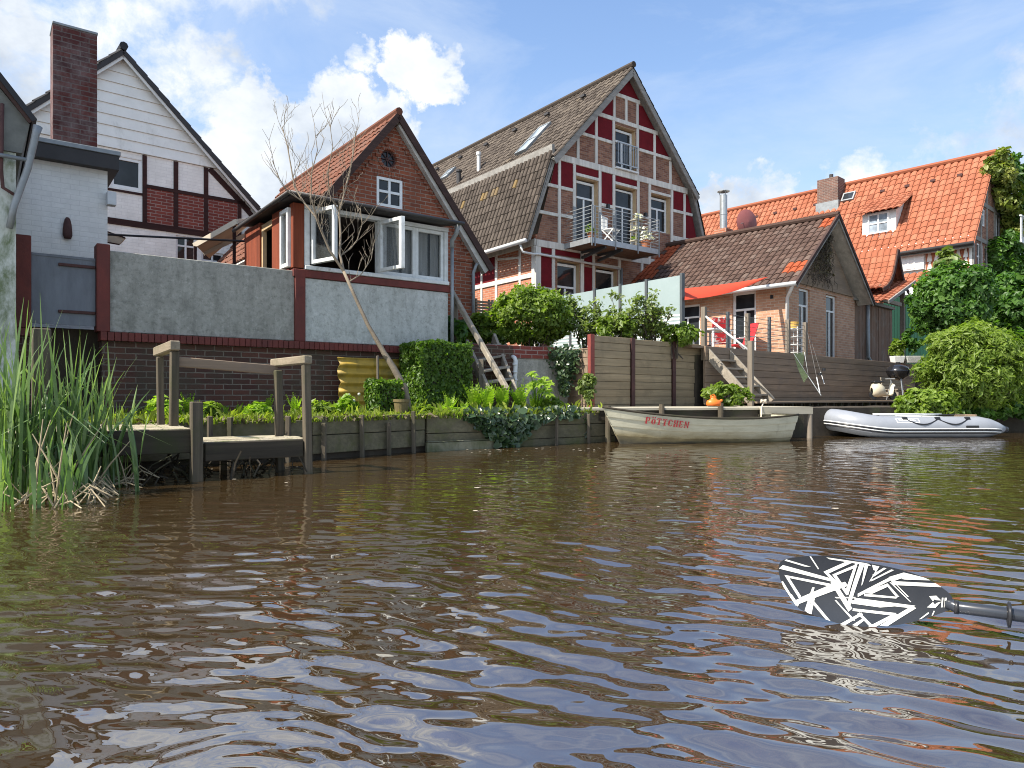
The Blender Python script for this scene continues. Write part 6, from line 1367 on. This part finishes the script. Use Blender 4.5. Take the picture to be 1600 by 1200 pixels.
# ---------------------------------------------------------------- vegetation
def C(px_, py_, Y): return tuple(at(px_, py_, Y))
shrub('round_bush', 'dense rounded bright green bush above the terrace wall', 'bush', C(831, 493, 13.6), (.70, .55, .50), 1.5, M['leaf_bush'], 15000, .042, 110, .17, 11, stems=8, shell=.7)
sp = 'loose leggy shrubs behind the board fence'
for i, (px_, py_, rx, rz, lab, sd_) in enumerate(((922, 498, .38, .55, 'leggy shrub beside the round bush with the most open twigs', 21), (968, 496, .36, .52, 'leggy shrub behind the fence, middle of three', 22), (1018, 500, .42, .48, 'leggy shrub behind the fence nearest the red sail', 23))):
    c = C(px_, py_, 13.6); s_t = thing('leggy_shrub', lab, 'shrub', loc=(c[0], c[1], 1.5), group=sp); mb = MB(); rs = random.Random(sd_); tips = []
    for k in range(15):
        p = Vector((c[0] + rs.uniform(-.12, .12), c[1] + rs.uniform(-.1, .1), 1.45)); q = Vector((c[0] + rs.uniform(-rx, rx), c[1] + rs.uniform(-.3, .3), c[2] + rs.uniform(-.25, rz))); m_ = p.lerp(q, .5) + Vector((rs.uniform(-.1, .1), 0, .05)); mb.tube([p, m_, q], [.016, .011, .004], 5, False)
        for _ in range(5):
            f = rs.uniform(.35, 1); a = p.lerp(m_, f * 2) if f < .5 else m_.lerp(q, f * 2 - 1); b = a + Vector((rs.uniform(-.16, .16), rs.uniform(-.1, .1), rs.uniform(0, .2))); mb.tube([a, b], [.006, .003], 4, False); tips += [a.lerp(b, .5), b, b]
        tips += [q, q]
    mb.build('branches', M['bark_dark'], s_t, world=True)
    Pt = np.array([tuple(p) for p in tips]); P = np.repeat(Pt, 9, 0) + RNG.normal(0, .045, (len(Pt) * 9, 3)); P = P[::2]; leaf_mesh('crown', M['leaf_grey'], s_t, P, np.tile([-.3, -.3, .8], (len(P), 1)), .05, 2.0)
shrub('lime_plant', 'bright lime green plant tuft between the shrubs and fence', 'plant', C(946, 512, 13.2), (.13, .12, .2), 1.5, M['leaf_lime'], 380, .05, 12, .09, 31, stems=4)
shrub('lime_plant', 'second lime tuft further right along the fence top', 'plant', C(978, 512, 13.4), (.12, .12, .2), 1.5, M['leaf_lime'], 380, .05, 12, .09, 32, stems=4)
shrub('trailing_plant', 'low plant spilling over the right end of the board fence', 'plant', C(1058, 524, 13.6), (.42, .2, .16), 1.5, M['leaf_bush'], 1300, .05, 26, .10, 33, stems=5)
shrub('weed', 'leafy weed at the foot of the red steel fence post', 'plant', C(918, 605, 11.9), (.10, .1, .26), .5, M['leaf_grey'], 420, .05, 14, .08, 34, stems=4)
shrub('weed', 'low leafy plants under the deck steps by the orange jug', 'plant', C(1135, 618, 12.9), (.45, .2, .17), .5, M['leaf_lime'], 1300, .055, 26, .1, 35, stems=5)
shrub('terrace_plant', 'mixed green plants at the top of the wooden steps', 'plant', C(765, 512, 13.3), (.40, .3, .26), 1.5, M['leaf_lime'], 1500, .06, 26, .12, 36, stems=5)
shrub('terrace_plant', 'broad dark leaved plant beside the sunroom downpipe', 'plant', C(705, 518, 12.0), (.26, .2, .16), 1.45, M['leaf_dark'], 420, .12, 14, .12, 37, stems=5, elong=1.2)
# clipped hedges
def clipped(name, label, fr, a0, a1, b0, b1, z0, z1, n, size, seed, mat):
    q = thing(name, label, 'hedge', loc=tuple(fr.w((a0 + a1) / 2, (b0 + b1) / 2, 0))); rng = np.random.default_rng(seed); ax = a1 - a0; bx = b1 - b0; zx = z1 - z0
    P = []; Nn = []
    for (nv, ar) in (((0, -1, 0), ax * zx), ((-1, 0, 0), bx * zx), ((1, 0, 0), bx * zx), ((0, 1, 0), ax * zx), ((0, 0, 1), ax * bx)):
        m_ = int(n * ar / (2 * ax * zx + 2 * bx * zx + ax * bx)); u_ = rng.uniform(0, 1, (m_, 3)); dep = np.abs(rng.normal(0, .035, m_))
        if nv[1]: u_[:, 1] = (0 if nv[1] < 0 else 1); u_[:, 1] -= nv[1] * dep / bx
        elif nv[0]: u_[:, 0] = (0 if nv[0] < 0 else 1); u_[:, 0] -= nv[0] * dep / ax
        else: u_[:, 2] = 1 - dep / zx
        P.append(u_ * [ax, bx, zx] + [a0, b0, z0]); Nn.append(np.tile(nv, (m_, 1)).astype(float))
    P = np.concatenate(P); Nn = np.concatenate(Nn); P += .022 * np.sin(P[:, [1, 2, 0]] * 9 + seed) + rng.normal(0, .014, P.shape)
    Pm = np.array([tuple(fr.w(*p)) for p in P]); r3 = np.array(fr.mat.to_3x3()); leaf_mesh('foliage', mat, q, Pm, Nn @ r3.T, size, 1.6)
    mb = MB(); e = .07; mb.hexa([fr.w(*p) for p in ((a0 + e, b0 + e, z0), (a1 - e, b0 + e, z0), (a1 - e, b1 - e, z0), (a0 + e, b1 - e, z0), (a0 + e, b0 + e, z1 - e), (a1 - e, b0 + e, z1 - e), (a1 - e, b1 - e, z1 - e), (a0 + e, b1 - e, z1 - e))]); mb.build('twigs', M['bark_dark'], q, world=True)
a0 = FW.front(657, b=-.85)[0]; a1 = FW.front(735, b=-.85)[0]; zt = FW.front(690, 535, b=-.85)[1]
clipped('clipped_hedge', 'large square clipped green hedge beside the wooden steps', FW, a0, a1, -.85, -.18, .0, zt, 17000, .032, 3, M['leaf_hedge'])
a0 = FW.front(592, b=-1.45)[0]; a1 = FW.front(624, b=-1.45)[0]; zt = FW.front(600, 600, b=-1.45)[1]
clipped('clipped_bush', 'small square clipped bush at the foot of the bare tree', FW, a0 - .06, a1 + .04, -1.5, -1.2, .0, zt + .05, 2600, .032, 4, M['leaf_hedge'])
c = at(627, 643, 9.35); pt = thing('plant_pot', 'brown plant pot between the small clipped bush and large hedge', 'plant pot', loc=(c.x, c.y, .45))
mb = MB(); mb.lathe((0, 0, 0), [(.001, 0), (.075, 0), (.10, .2), (.11, .2), (.11, .235), (.09, .235), (.085, .2), (.001, .2)], 18); mb.build('pot', plain('mossy_brown_pot', (.15, .115, .045), (.10, .08, .035), 7, .8, .2), pt)
# corrugated sheet
a0, z1 = FW.front(523, 558, b=-.16); a1, _ = FW.front(628, 560, b=-.16); z0 = -.02
t = thing('corrugated_sheet', 'yellow corrugated sheet leaning on the brick base of the garden wall', 'sheet', FW)
mb = MB(); rows = []
for k in range(49):
    z = z0 + (z1 - z0) * k / 48; y = -.26 + .11 * k / 48 + .022 * math.sin(k / 48 * 2 * math.pi * 6.5); rows.append([(a0 + (.05 if x == 0 else 0) + (a1 - a0) * x / 6 - .02 * math.sin(k * .4) * (x == 0), y, z) for x in range(7)])
mb.grid(rows); o = mb.build('sheet', M['yellow_sheet'], t, smooth=True); so = o.modifiers.new('s', 'SOLIDIFY'); so.thickness = .005
x = FW.front(590, b=-.3)[0]; mb = MB(); mb.beam((x, -.32, -.02), (x + .03, -.24, z1 + .04), .03, .03); o = mb.build('stake', M['wood_grey_v'], None, bevel=.004); o.location = (FW.x, FW.y, FW.z); o.rotation_euler = (0, 0, FW.yaw); tag(o, 'thin grey stake standing before the yellow corrugated sheet', 'stake')
# ferns
def fern(label, px_, py_, Y, h, n, seed, group, zg=.46):
    c = at(px_, py_, Y); base = Vector((c.x, c.y, zg)); q = thing('fern', label, 'fern', loc=tuple(base), group=group); rs = random.Random(seed); mb = MB()
    for k in range(n):
        a = k * 2.4 + rs.uniform(-.3, .3); lean = rs.uniform(.05, .38); L = h * rs.uniform(.75, 1.1); dirv_ = Vector((math.cos(a), math.sin(a), 0)); S_ = 12; sp_ = []
        for i in range(S_ + 1): f = i / S_; sp_.append(dirv_ * (L * lean * (f + .7 * f * f)) + Vector((0, 0, L * (f - .28 * lean * f ** 3))))
        sd_ = Vector((-dirv_.y, dirv_.x, 0)); rnd_ = rs.random()
        for i in range(1, S_):
            f = i / S_; w_ = h * .17 * math.sin(min(1, f * 1.15 + .08) * math.pi) ** .7; dd = (sp_[i + 1] - sp_[i]).normalized() * (L / S_ * .62); up_ = dd.cross(sd_).normalized() * .02
            for sgn in (-1, 1):
                tip = sp_[i] + sd_ * sgn * w_ + dd * 1.2 + up_ + Vector((0, 0, -.12 * w_)); mb.face([sp_[i] - dd * .5, sp_[i] + sd_ * sgn * w_ * .55 - dd * .35, tip, sp_[i] + sd_ * sgn * w_ * .4 + dd * 1.1, sp_[i] + dd * .85], min(1, max(0, rnd_ * .6 + rs.uniform(0, .4))))
    mb.build('fronds', M['leaf_fern'], q)
for i, (px_, py_, Y, h, n, lab) in enumerate(((702, 650, 9.9, .34, 7, 'fern in front of the large clipped hedge'), (688, 652, 9.7, .22, 6, 'small fern left of the hedge ferns'), (742, 640, 10.5, .52, 10, 'tall fern left below the wooden steps'), (762, 640, 10.4, .5, 10, 'tall fern in the middle below the wooden steps'), (785, 641, 10.6, .5, 10, 'tall fern under the step handrail end'), (812, 642, 10.9, .52, 10, 'tall fern right of the steps beside the maple seedling'), (725, 648, 10.2, .25, 6, 'low fern between the taller hedge ferns'), (835, 643, 11.2, .35, 8, 'fern below the maple seedling'),
     (295, 648, 8.2, .30, 7, 'fern by the brick wall behind the left jetty frame'), (352, 650, 8.6, .16, 5, 'tiny fern behind the short jetty post'), (372, 645, 8.8, .2, 5, 'tiny fern midway between the jetty frames'), (418, 640, 9.2, .28, 7, 'fern left of the right jetty frame'), (460, 641, 9.2, .30, 8, 'fern between the posts of the right jetty frame'), (385, 655, 8.4, .18, 5, 'pale low fern at the bank edge before the brick wall'))):
    fern(lab, px_, py_, Y, h, int(n * 1.3), i, 'ferns on the garden bank')
for i, (px_, py_, Y, rx, rz, lab) in enumerate(((325, 648, 8.0, .12, .10, 'low bushy weed behind the short jetty post'), (400, 650, 8.5, .16, .08, 'spreading weed between the jetty rail frames'), (505, 645, 9.4, .13, .09, 'leafy weed at the foot of the yellow sheet left edge'), (540, 640, 9.5, .13, .09, 'dandelion leaf mound before the yellow sheet'), (664, 652, 9.6, .16, .1, 'weed mound at the base of the large hedge'), (715, 655, 9.8, .2, .09, 'spreading green weed on the bank edge left of the ivy'), (862, 640, 11.2, .2, .12, 'green weed at the left end of the dock'), (255, 645, 7.9, .16, .12, 'shaded weed between the left jetty posts'))):
    shrub('weed', lab, 'plant', C(px_, py_ - 4, Y), (rx, rx * .8, rz), .44, M['leaf_fern'] if i % 2 else M['leaf_lime'], 420, .045, 14, .08, 300 + i, stems=4, elong=2.2)
# maple seedling
c = at(838, 640, 11.1); ms = thing('maple_seedling', 'young maple like plant with broad bright leaves above the ferns', 'plant', loc=(c.x, c.y, .5)); mb = MB(); rs = random.Random(3); lf = MB()
for k in range(24):
    p = Vector((0, 0, 0)); q = Vector((rs.uniform(-.24, .26), rs.uniform(-.2, .2), rs.uniform(.22, .66))); mb.tube([p, p.lerp(q, .6) + Vector((0, 0, .08)), q], [.006, .005, .003], 4, False); r_ = rs.uniform(.07, .11); nn = Vector((rs.uniform(-.4, .2), rs.uniform(-.7, -.1), .8)).normalized(); e1 = nn.orthogonal().normalized(); e2 = nn.cross(e1)
    ring = [q + (e1 * math.cos(a * math.pi / 5) + e2 * math.sin(a * math.pi / 5)) * (r_ if a % 2 == 0 else r_ * .52) - nn * (.02 if a % 2 == 0 else 0) for a in range(10)]
    for a in range(10): lf.face([q, ring[a], ring[(a + 1) % 10]], rs.uniform(.3, 1))
mb.build('stem', M['leaf_fern'], ms); lf.build('leaves', M['leaf_fern'], ms)
# ivy over the bank and on the terrace wall
iv = thing('ivy', 'dark ivy hanging over the plank bank below the ferns', 'ivy', loc=tuple(at(835, 665, 10.6))); rng = np.random.default_rng(9); n = 1500
f = rng.uniform(0, 1, n); pts = []
for k in range(n):
    s_ = f[k]; p = (BANK[4].lerp(BANK[5], .35 + .65 * s_ * 1.4) if s_ * 1.4 < 1 else BANK[5].lerp(BANK[6], (s_ * 1.4 - 1) * 1.5)); d_ = (BANK[6] - BANK[4]).normalized(); n_ = Vector((d_.y, -d_.x, 0)); hang = (.12 + .42 * math.sin(min(1, s_ * 1.15) * math.pi) ** 1.5) * rng.uniform(0, 1) ** .8
    pts.append(tuple(p + n_ * (.08 + .12 * rng.uniform(0, 1) * math.sin(math.pi * s_) + (.1 if hang < .1 else 0) * -rng.uniform(0, 3)) + Vector((0, 0, .54 - hang + rng.uniform(-.03, .03)))))
leaf_mesh('foliage', M['leaf_ivy'], iv, np.array(pts), np.tile([.1, -.8, .5], (n, 1)), .075, 1.15, .15)
iv = thing('ivy', 'ivy trailing down the corner of terrace wall and board fence', 'ivy', loc=tuple(at(885, 600, 12.4))); pts = []
for k in range(1300):
    z_ = rng.uniform(0, 1) ** .7; py_ = 545 + (1 - z_) * 75; wd = 22 * (z_ ** 1.2) + 5; px_ = 884 + rng.normal(0, .5) * wd + (1 - z_) * -2; pts.append(tuple(at(px_, py_ + rng.normal(0, 3), 12.45 + rng.uniform(-.12, .1))))
leaf_mesh('foliage', M['leaf_ivy'], iv, np.array(pts), np.tile([.0, -.8, .4], (len(pts), 1)), .055, 1.2, .15)
iv = thing('ivy', 'thin ivy strand hanging below the dock near the boat bow', 'ivy', loc=tuple(at(912, 665, 11.2))); pts = [tuple(at(912 + rng.normal(0, 4), 645 + rng.uniform(0, 50), 11.15 + rng.uniform(-.05, .05))) for k in range(60)]
leaf_mesh('foliage', M['leaf_ivy'], iv, np.array(pts), np.tile([.0, -.8, .4], (len(pts), 1)), .07, 1.15, .15)
# grass and litter on the bank: nobody could count it
pts, hs = [], []
for k in range(5200):
    i = rng.choice([1, 2, 3, 4, 4, 3, 2, 5]); s_, q_ = rng.uniform(0, 1), rng.uniform(0, .95) ** 1.25 - .035; a, b, c_, d_ = BANK[i], BANK[i + 1], WALLL[i + 1], WALLL[i]
    p = a.lerp(b, s_).lerp(d_.lerp(c_, s_), q_); pts.append((p.x, p.y, .45)); hs.append(rng.uniform(.02, .09) * (1.3 if i >= 4 else 1) * (2.0 if rng.uniform() < .12 else 1))
V_, F2, rv = [], [], []
for (x, y, z), h in zip(pts, hs):
    for b_ in range(3):
        a = rng.uniform(0, 6.28); w_ = rng.uniform(.006, .013); l_ = h * rng.uniform(.2, .9); dx, dy = math.cos(a) * l_, math.sin(a) * l_; hh = h * rng.uniform(.5, 1.1); i0 = len(V_)
        V_ += [(x - math.sin(a) * w_, y + math.cos(a) * w_, z - .02), (x + math.sin(a) * w_, y - math.cos(a) * w_, z - .02), (x + dx * .5 + math.sin(a) * w_, y + dy * .5 - math.cos(a) * w_, z + hh * .8), (x + dx, y + dy, z + hh)]; F2.append((i0, i0 + 1, i0 + 2, i0 + 3)); rv.append(rng.uniform(0, 1))
mb = MB(); mb.v = V_; mb.f = F2; mb.r = rv; mb.m = [0] * len(F2); mb.has_r = True
tag(mb.build('grass', M['leaf_grass'], None), 'grass and dandelion leaves covering the garden bank', 'grass', kind='stuff')
pts = np.array([(p[0], p[1], .47) for p in pts[:2600]]) + rng.normal(0, .03, (2600, 3)) * [1, 1, .3]
o = leaf_mesh('ground_cover', M['leaf_brown'], None, pts, np.tile([0, 0, 1.0], (2600, 1)), .045, 1.8); tag(o, 'dry leaf litter lying among the grass on the bank', 'leaf litter', kind='stuff')
for i, (px_, py_) in enumerate(((544, 617), (552, 626), (560, 616), (536, 628))):
    c = at(px_, py_, 9.5); q = thing('dandelion', 'white dandelion clock above the grass before the yellow sheet', 'flower', loc=(c.x, c.y, .45), group='dandelion clocks on the bank'); mb = MB(); mb.tube([(0, 0, 0), (.01, 0, c.z - .45)], .004, 5); mb.build('stalk', M['leaf_fern'], q)
    mb = MB(); mb.lathe((.01, 0, c.z - .45), [(.001, -.022), (.018, -.014), (.022, 0), (.018, .014), (.001, .022)], 10); mb.build('head', M['petal_white'], q, smooth=True)

# reeds
def reed(label, px_, py_, n, h, spread, seed, dead=7, Yo=None):
    Y = Yo or H * F_ / (py_ - YH); c = at(px_, py_, Y); q = thing('reed_clump', label, 'reeds', loc=(c.x, c.y, 0), group='reeds at the left bank'); rs = random.Random(seed); mb = MB(); db = MB()
    for k in range(n):
        b = Vector((rs.gauss(0, spread), rs.gauss(0, spread * .8), -.03)); a = rs.uniform(0, 6.28); L = h * rs.uniform(.55, 1.08); ln_ = rs.uniform(.02, .24) * (1.8 if rs.random() < .18 else 1); w_ = rs.uniform(.008, .017); dv = Vector((math.cos(a), math.sin(a), 0)); tw = rs.uniform(0, 3.1); S_ = 9; L_, R_ = [], []
        kink = rs.uniform(.45, .75) if rs.random() < .12 else 2
        for i in range(S_ + 1):
            f = i / S_; z_ = L * (f - ln_ * .55 * f ** 3); out = L * ln_ * (f * .35 + f ** 2.2); 
            if f > kink: z_ -= (f - kink) * L * 1.35; out += (f - kink) * L * .75
            p = b + dv * out + Vector((0, 0, max(z_, .01))); ww = w_ * (1 - f ** 3) * (.55 + min(1, f * 3) * .45) + .0006; t_ = tw + f * 1.3; sv = Vector((math.cos(t_), math.sin(t_), 0)); L_.append(p - sv * ww); R_.append(p + sv * ww)
        r_ = rs.random()
        for i in range(S_): mb.face([L_[i], R_[i], R_[i + 1], L_[i + 1]], min(1, max(0, r_ + (.25 if i > 6 else 0))))
    mb.build('leaves', M['leaf_reed'], q)
    for k in range(dead):
        b = Vector((rs.gauss(0, spread * 1.2), rs.gauss(0, spread), 0)); e = b + Vector((rs.uniform(-.3, .3), rs.uniform(-.15, .15), rs.uniform(.12, .62))); db.tube([b, b.lerp(e, .5) + Vector((0, 0, .02)), e], [.007, .006, .003], 5)
    for k in range(dead * 2):
        b = Vector((rs.gauss(0, spread * 2), rs.gauss(0, spread), .01)); a = rs.uniform(-.5, 3.6); e = b + Vector((math.cos(a) * .28, math.sin(a) * .2, rs.uniform(-.02, .05))); db.tube([b, b.lerp(e, .5) + Vector((0, 0, rs.uniform(.03, .14))), e], .005, 4)
    if dead: db.build('dry_stalks', M['reed_dead'], q)
RD = [(-40, 775, 34, 1.35, .10, 'tall reed clump at the extreme left edge'), (10, 782, 38, 1.28, .09, 'dense reed clump below the mouldy house corner'), (48, 778, 34, 1.32, .08, 'reed clump left of the dark jetty post'), (40, 762, 22, 1.2, .12, 'reeds behind, against the mouldy house wall'), (85, 775, 20, .98, .07, 'reed clump in front of the dark jetty post'), (108, 775, 22, 1.18, .06, 'slender reed clump under the metal gate'), (132, 772, 20, 1.12, .05, 'fan shaped reed clump left of the jetty rails'), (160, 762, 20, 1.05, .05, 'reed clump at the left end of the jetty planks'), (188, 758, 11, .85, .05, 'thin reed tuft beneath the jetty planks'), (60, 792, 14, .62, .12, 'low young reeds at the water edge'), (100, 790, 8, .5, .06, 'short bent reed tuft nearest the water')]
for i, (px_, py_, n, h, s_, lab) in enumerate(RD): reed(lab, px_, py_, int(n * 1.25), h * 1.06, s_, 50 + i, 4)
reed('lone reed shoot with arching blade in front of the jetty', 216, 768, 5, .62, .012, 91, 0)
# floating leaves and scum: scattered bits on the water
V_ = []; mb = MB()
for k in range(70):
    Yq = rng.uniform(4, 12); xq = rng.uniform(-.45, .5) * Yq; r_ = rng.uniform(.006, .018)
    if k < 30: Yq = rng.uniform(9.2, 9.9); xq = rng.uniform(-1.0, 1.3)
    if (Vector((xq, Yq, 0)) - bank0).dot(Vector((.6, -.8, 0))) < -.6: continue
    a = rng.uniform(0, 6); mb.face([(xq + r_ * math.cos(a + j * 1.26) * 1.5, Yq + r_ * math.sin(a + j * 1.26), .012) for j in range(5)])
tag(mb.build('floating_bits', M['cream'], None), 'pale petals and scum specks floating on the brown water', 'flotsam', kind='stuff')

# ---------------------------------------------------------------- bare leaning tree
TY = 9.75; base = at(641, 640, TY); base.z = .42
t = thing('bare_tree', 'leaning leafless small tree with sawn stub spreading in front of the sunroom', 'tree', loc=tuple(base))
mb = MB(); rs = random.Random(12)
def T_(px_, py_, dy=0): return at(px_, py_, TY + dy) - base
mb.tube([Vector((.02, 0, -.1)), T_(632, 606), T_(615, 575, -.03), T_(598, 548, -.05), T_(575, 508, -.08), T_(553, 460, -.1), T_(537, 424, -.12)], [.05, .048, .045, .034, .027, .023, .020], 12)
mb.tube([T_(604, 560, -.05), T_(594, 540, -.02)], [.038, .034], 10); mb.build('trunk', M['bark'], t, smooth=True)
br = MB()
LA = [(537, 424, -.12), (515, 391, -.2), (504, 365, -.25), (494, 340, -.25), (474, 315, -.2), (460, 292, -.15), (455, 262, -.1), (449, 228, -.05), (441, 198, 0)]
LB_ = [(537, 424, -.12), (531, 396, -.05), (532, 365, 0), (530, 331, .05), (538, 302, .1), (546, 270, .15), (552, 240, .2), (556, 205, .2)]
LC = [(531, 400, -.05), (548, 388, .1), (558, 375, .2), (566, 350, .25), (563, 325, .3)]; LD_ = [(504, 365, -.25), (496, 345, -.4), (486, 310, -.5), (487, 270, -.55), (496, 235, -.6), (492, 205, -.6)]; LE = [(474, 315, -.2), (450, 300, -.3), (437, 280, -.35), (425, 250, -.4)]; LF = [(530, 331, .05), (515, 305, -.05), (512, 270, -.1), (520, 230, -.15), (515, 190, -.15)]
LG = [(546, 440, -.12), (565, 428, 0), (580, 405, .1), (585, 375, .15)]; LH = [(541, 430, -.12), (556, 415, -.3), (570, 412, -.4), (580, 390, -.45)]
def twig(p, d_, L, r, depth):
    q = p + d_ * L * .5 + Vector((rs.uniform(-.02, .02), rs.uniform(-.02, .02), .01)); e = q + (d_ + Vector((rs.uniform(-.2, .2), rs.uniform(-.2, .2), .22))).normalized() * L * .5
    br.tube([p, q, e], [r, r * .8, max(r * .5, .002)], 5, False)
    if depth > 0:
        for s_ in (q, e, e):
            if rs.random() < .82: sd_ = Vector((rs.uniform(-1, 1), rs.uniform(-.8, .8), rs.uniform(.2, 1.1))).normalized(); twig(s_, (d_ * .5 + sd_ * .8).normalized(), L * rs.uniform(.5, .85), max(r * .65, .0023), depth - 1)
for L_, r0 in ((LA, .0175), (LB_, .0165), (LC, .009), (LD_, .009), (LE, .008), (LF, .009), (LG, .007)):
    pts = [T_(*p) for p in L_]; n = len(pts); br.tube(pts, [r0 * (1 - .78 * i / (n - 1)) + .002 for i in range(n)], 7, False)
    for i in range(1 if r0 < .012 else 2, n):
        for _ in range(2 if i < n - 1 else 3):
            d_ = (pts[i] - pts[i - 1]).normalized(); sd_ = Vector((rs.uniform(-1, 1), rs.uniform(-.8, .8), rs.uniform(.1, .9))).normalized(); twig(pts[i - 1].lerp(pts[i], rs.random()), (d_ * .45 + sd_ * .75).normalized(), rs.uniform(.16, .32), .0046, 2 if r0 > .012 else 1)
br.build('branches', M['bark'], t)

# ---------------------------------------------------------------- trees and shrubs at the right
shrub('leafy_tree', 'small dark green broadleaf tree in front of the orange roofed house', 'tree', C(1490, 470, 17.5), (.84, .7, .80), 1.5, M['leaf_dark'], 17000, .07, 75, .30, 61, stems=9, shell=.55)
shrub('sapling', 'pale sapling top rising above the dark tree before the tiled wall', 'tree', C(1478, 412, 18.0), (.28, .2, .34), 1.5, M['leaf_grey'], 420, .10, 12, .14, 62, stems=4)
shrub('feathery_shrub', 'large feathery lime green shrub drooping over the water behind the dinghy', 'shrub', C(1518, 575, 14.6), (.98, .75, .82), .5, M['leaf_lime'], 30000, .032, 150, .25, 63, elong=3.6, droop=.8, stems=12, shell=.5)
shrub('feathery_shrub', 'lower lime green shrub at the right edge beside the dinghy stern', 'shrub', C(1600, 605, 15.0), (.8, .6, .55), .4, M['leaf_lime'], 12000, .034, 60, .22, 64, elong=3.4, droop=.8, stems=8)
shrub('leafy_tree', 'tall dark green tree cut off by the right edge of view', 'tree', C(1612, 500, 18.5), (1.15, .9, 1.25), 1.2, M['leaf_dark'], 16000, .085, 80, .36, 65, stems=9)
shrub('leafy_tree', 'deep green tree below the ivy gable behind the lime shrub', 'tree', C(1570, 560, 18), (.7, .7, .75), 1.0, M['leaf_dark'], 4500, .10, 36, .3, 66, stems=7)
shrub('bank_shrub', 'mid green leafy shrub under the grill hanging over the bank', 'shrub', C(1445, 634, 13.9), (.50, .4, .27), .4, M['leaf_bush'], 6000, .05, 50, .17, 67, stems=8)
shrub('bank_shrub', 'dark shrub shading the bank behind the dinghy stern', 'shrub', C(1550, 640, 14.6), (.95, .3, .22), .3, M['leaf_dark'], 3000, .07, 40, .17, 68, stems=8)
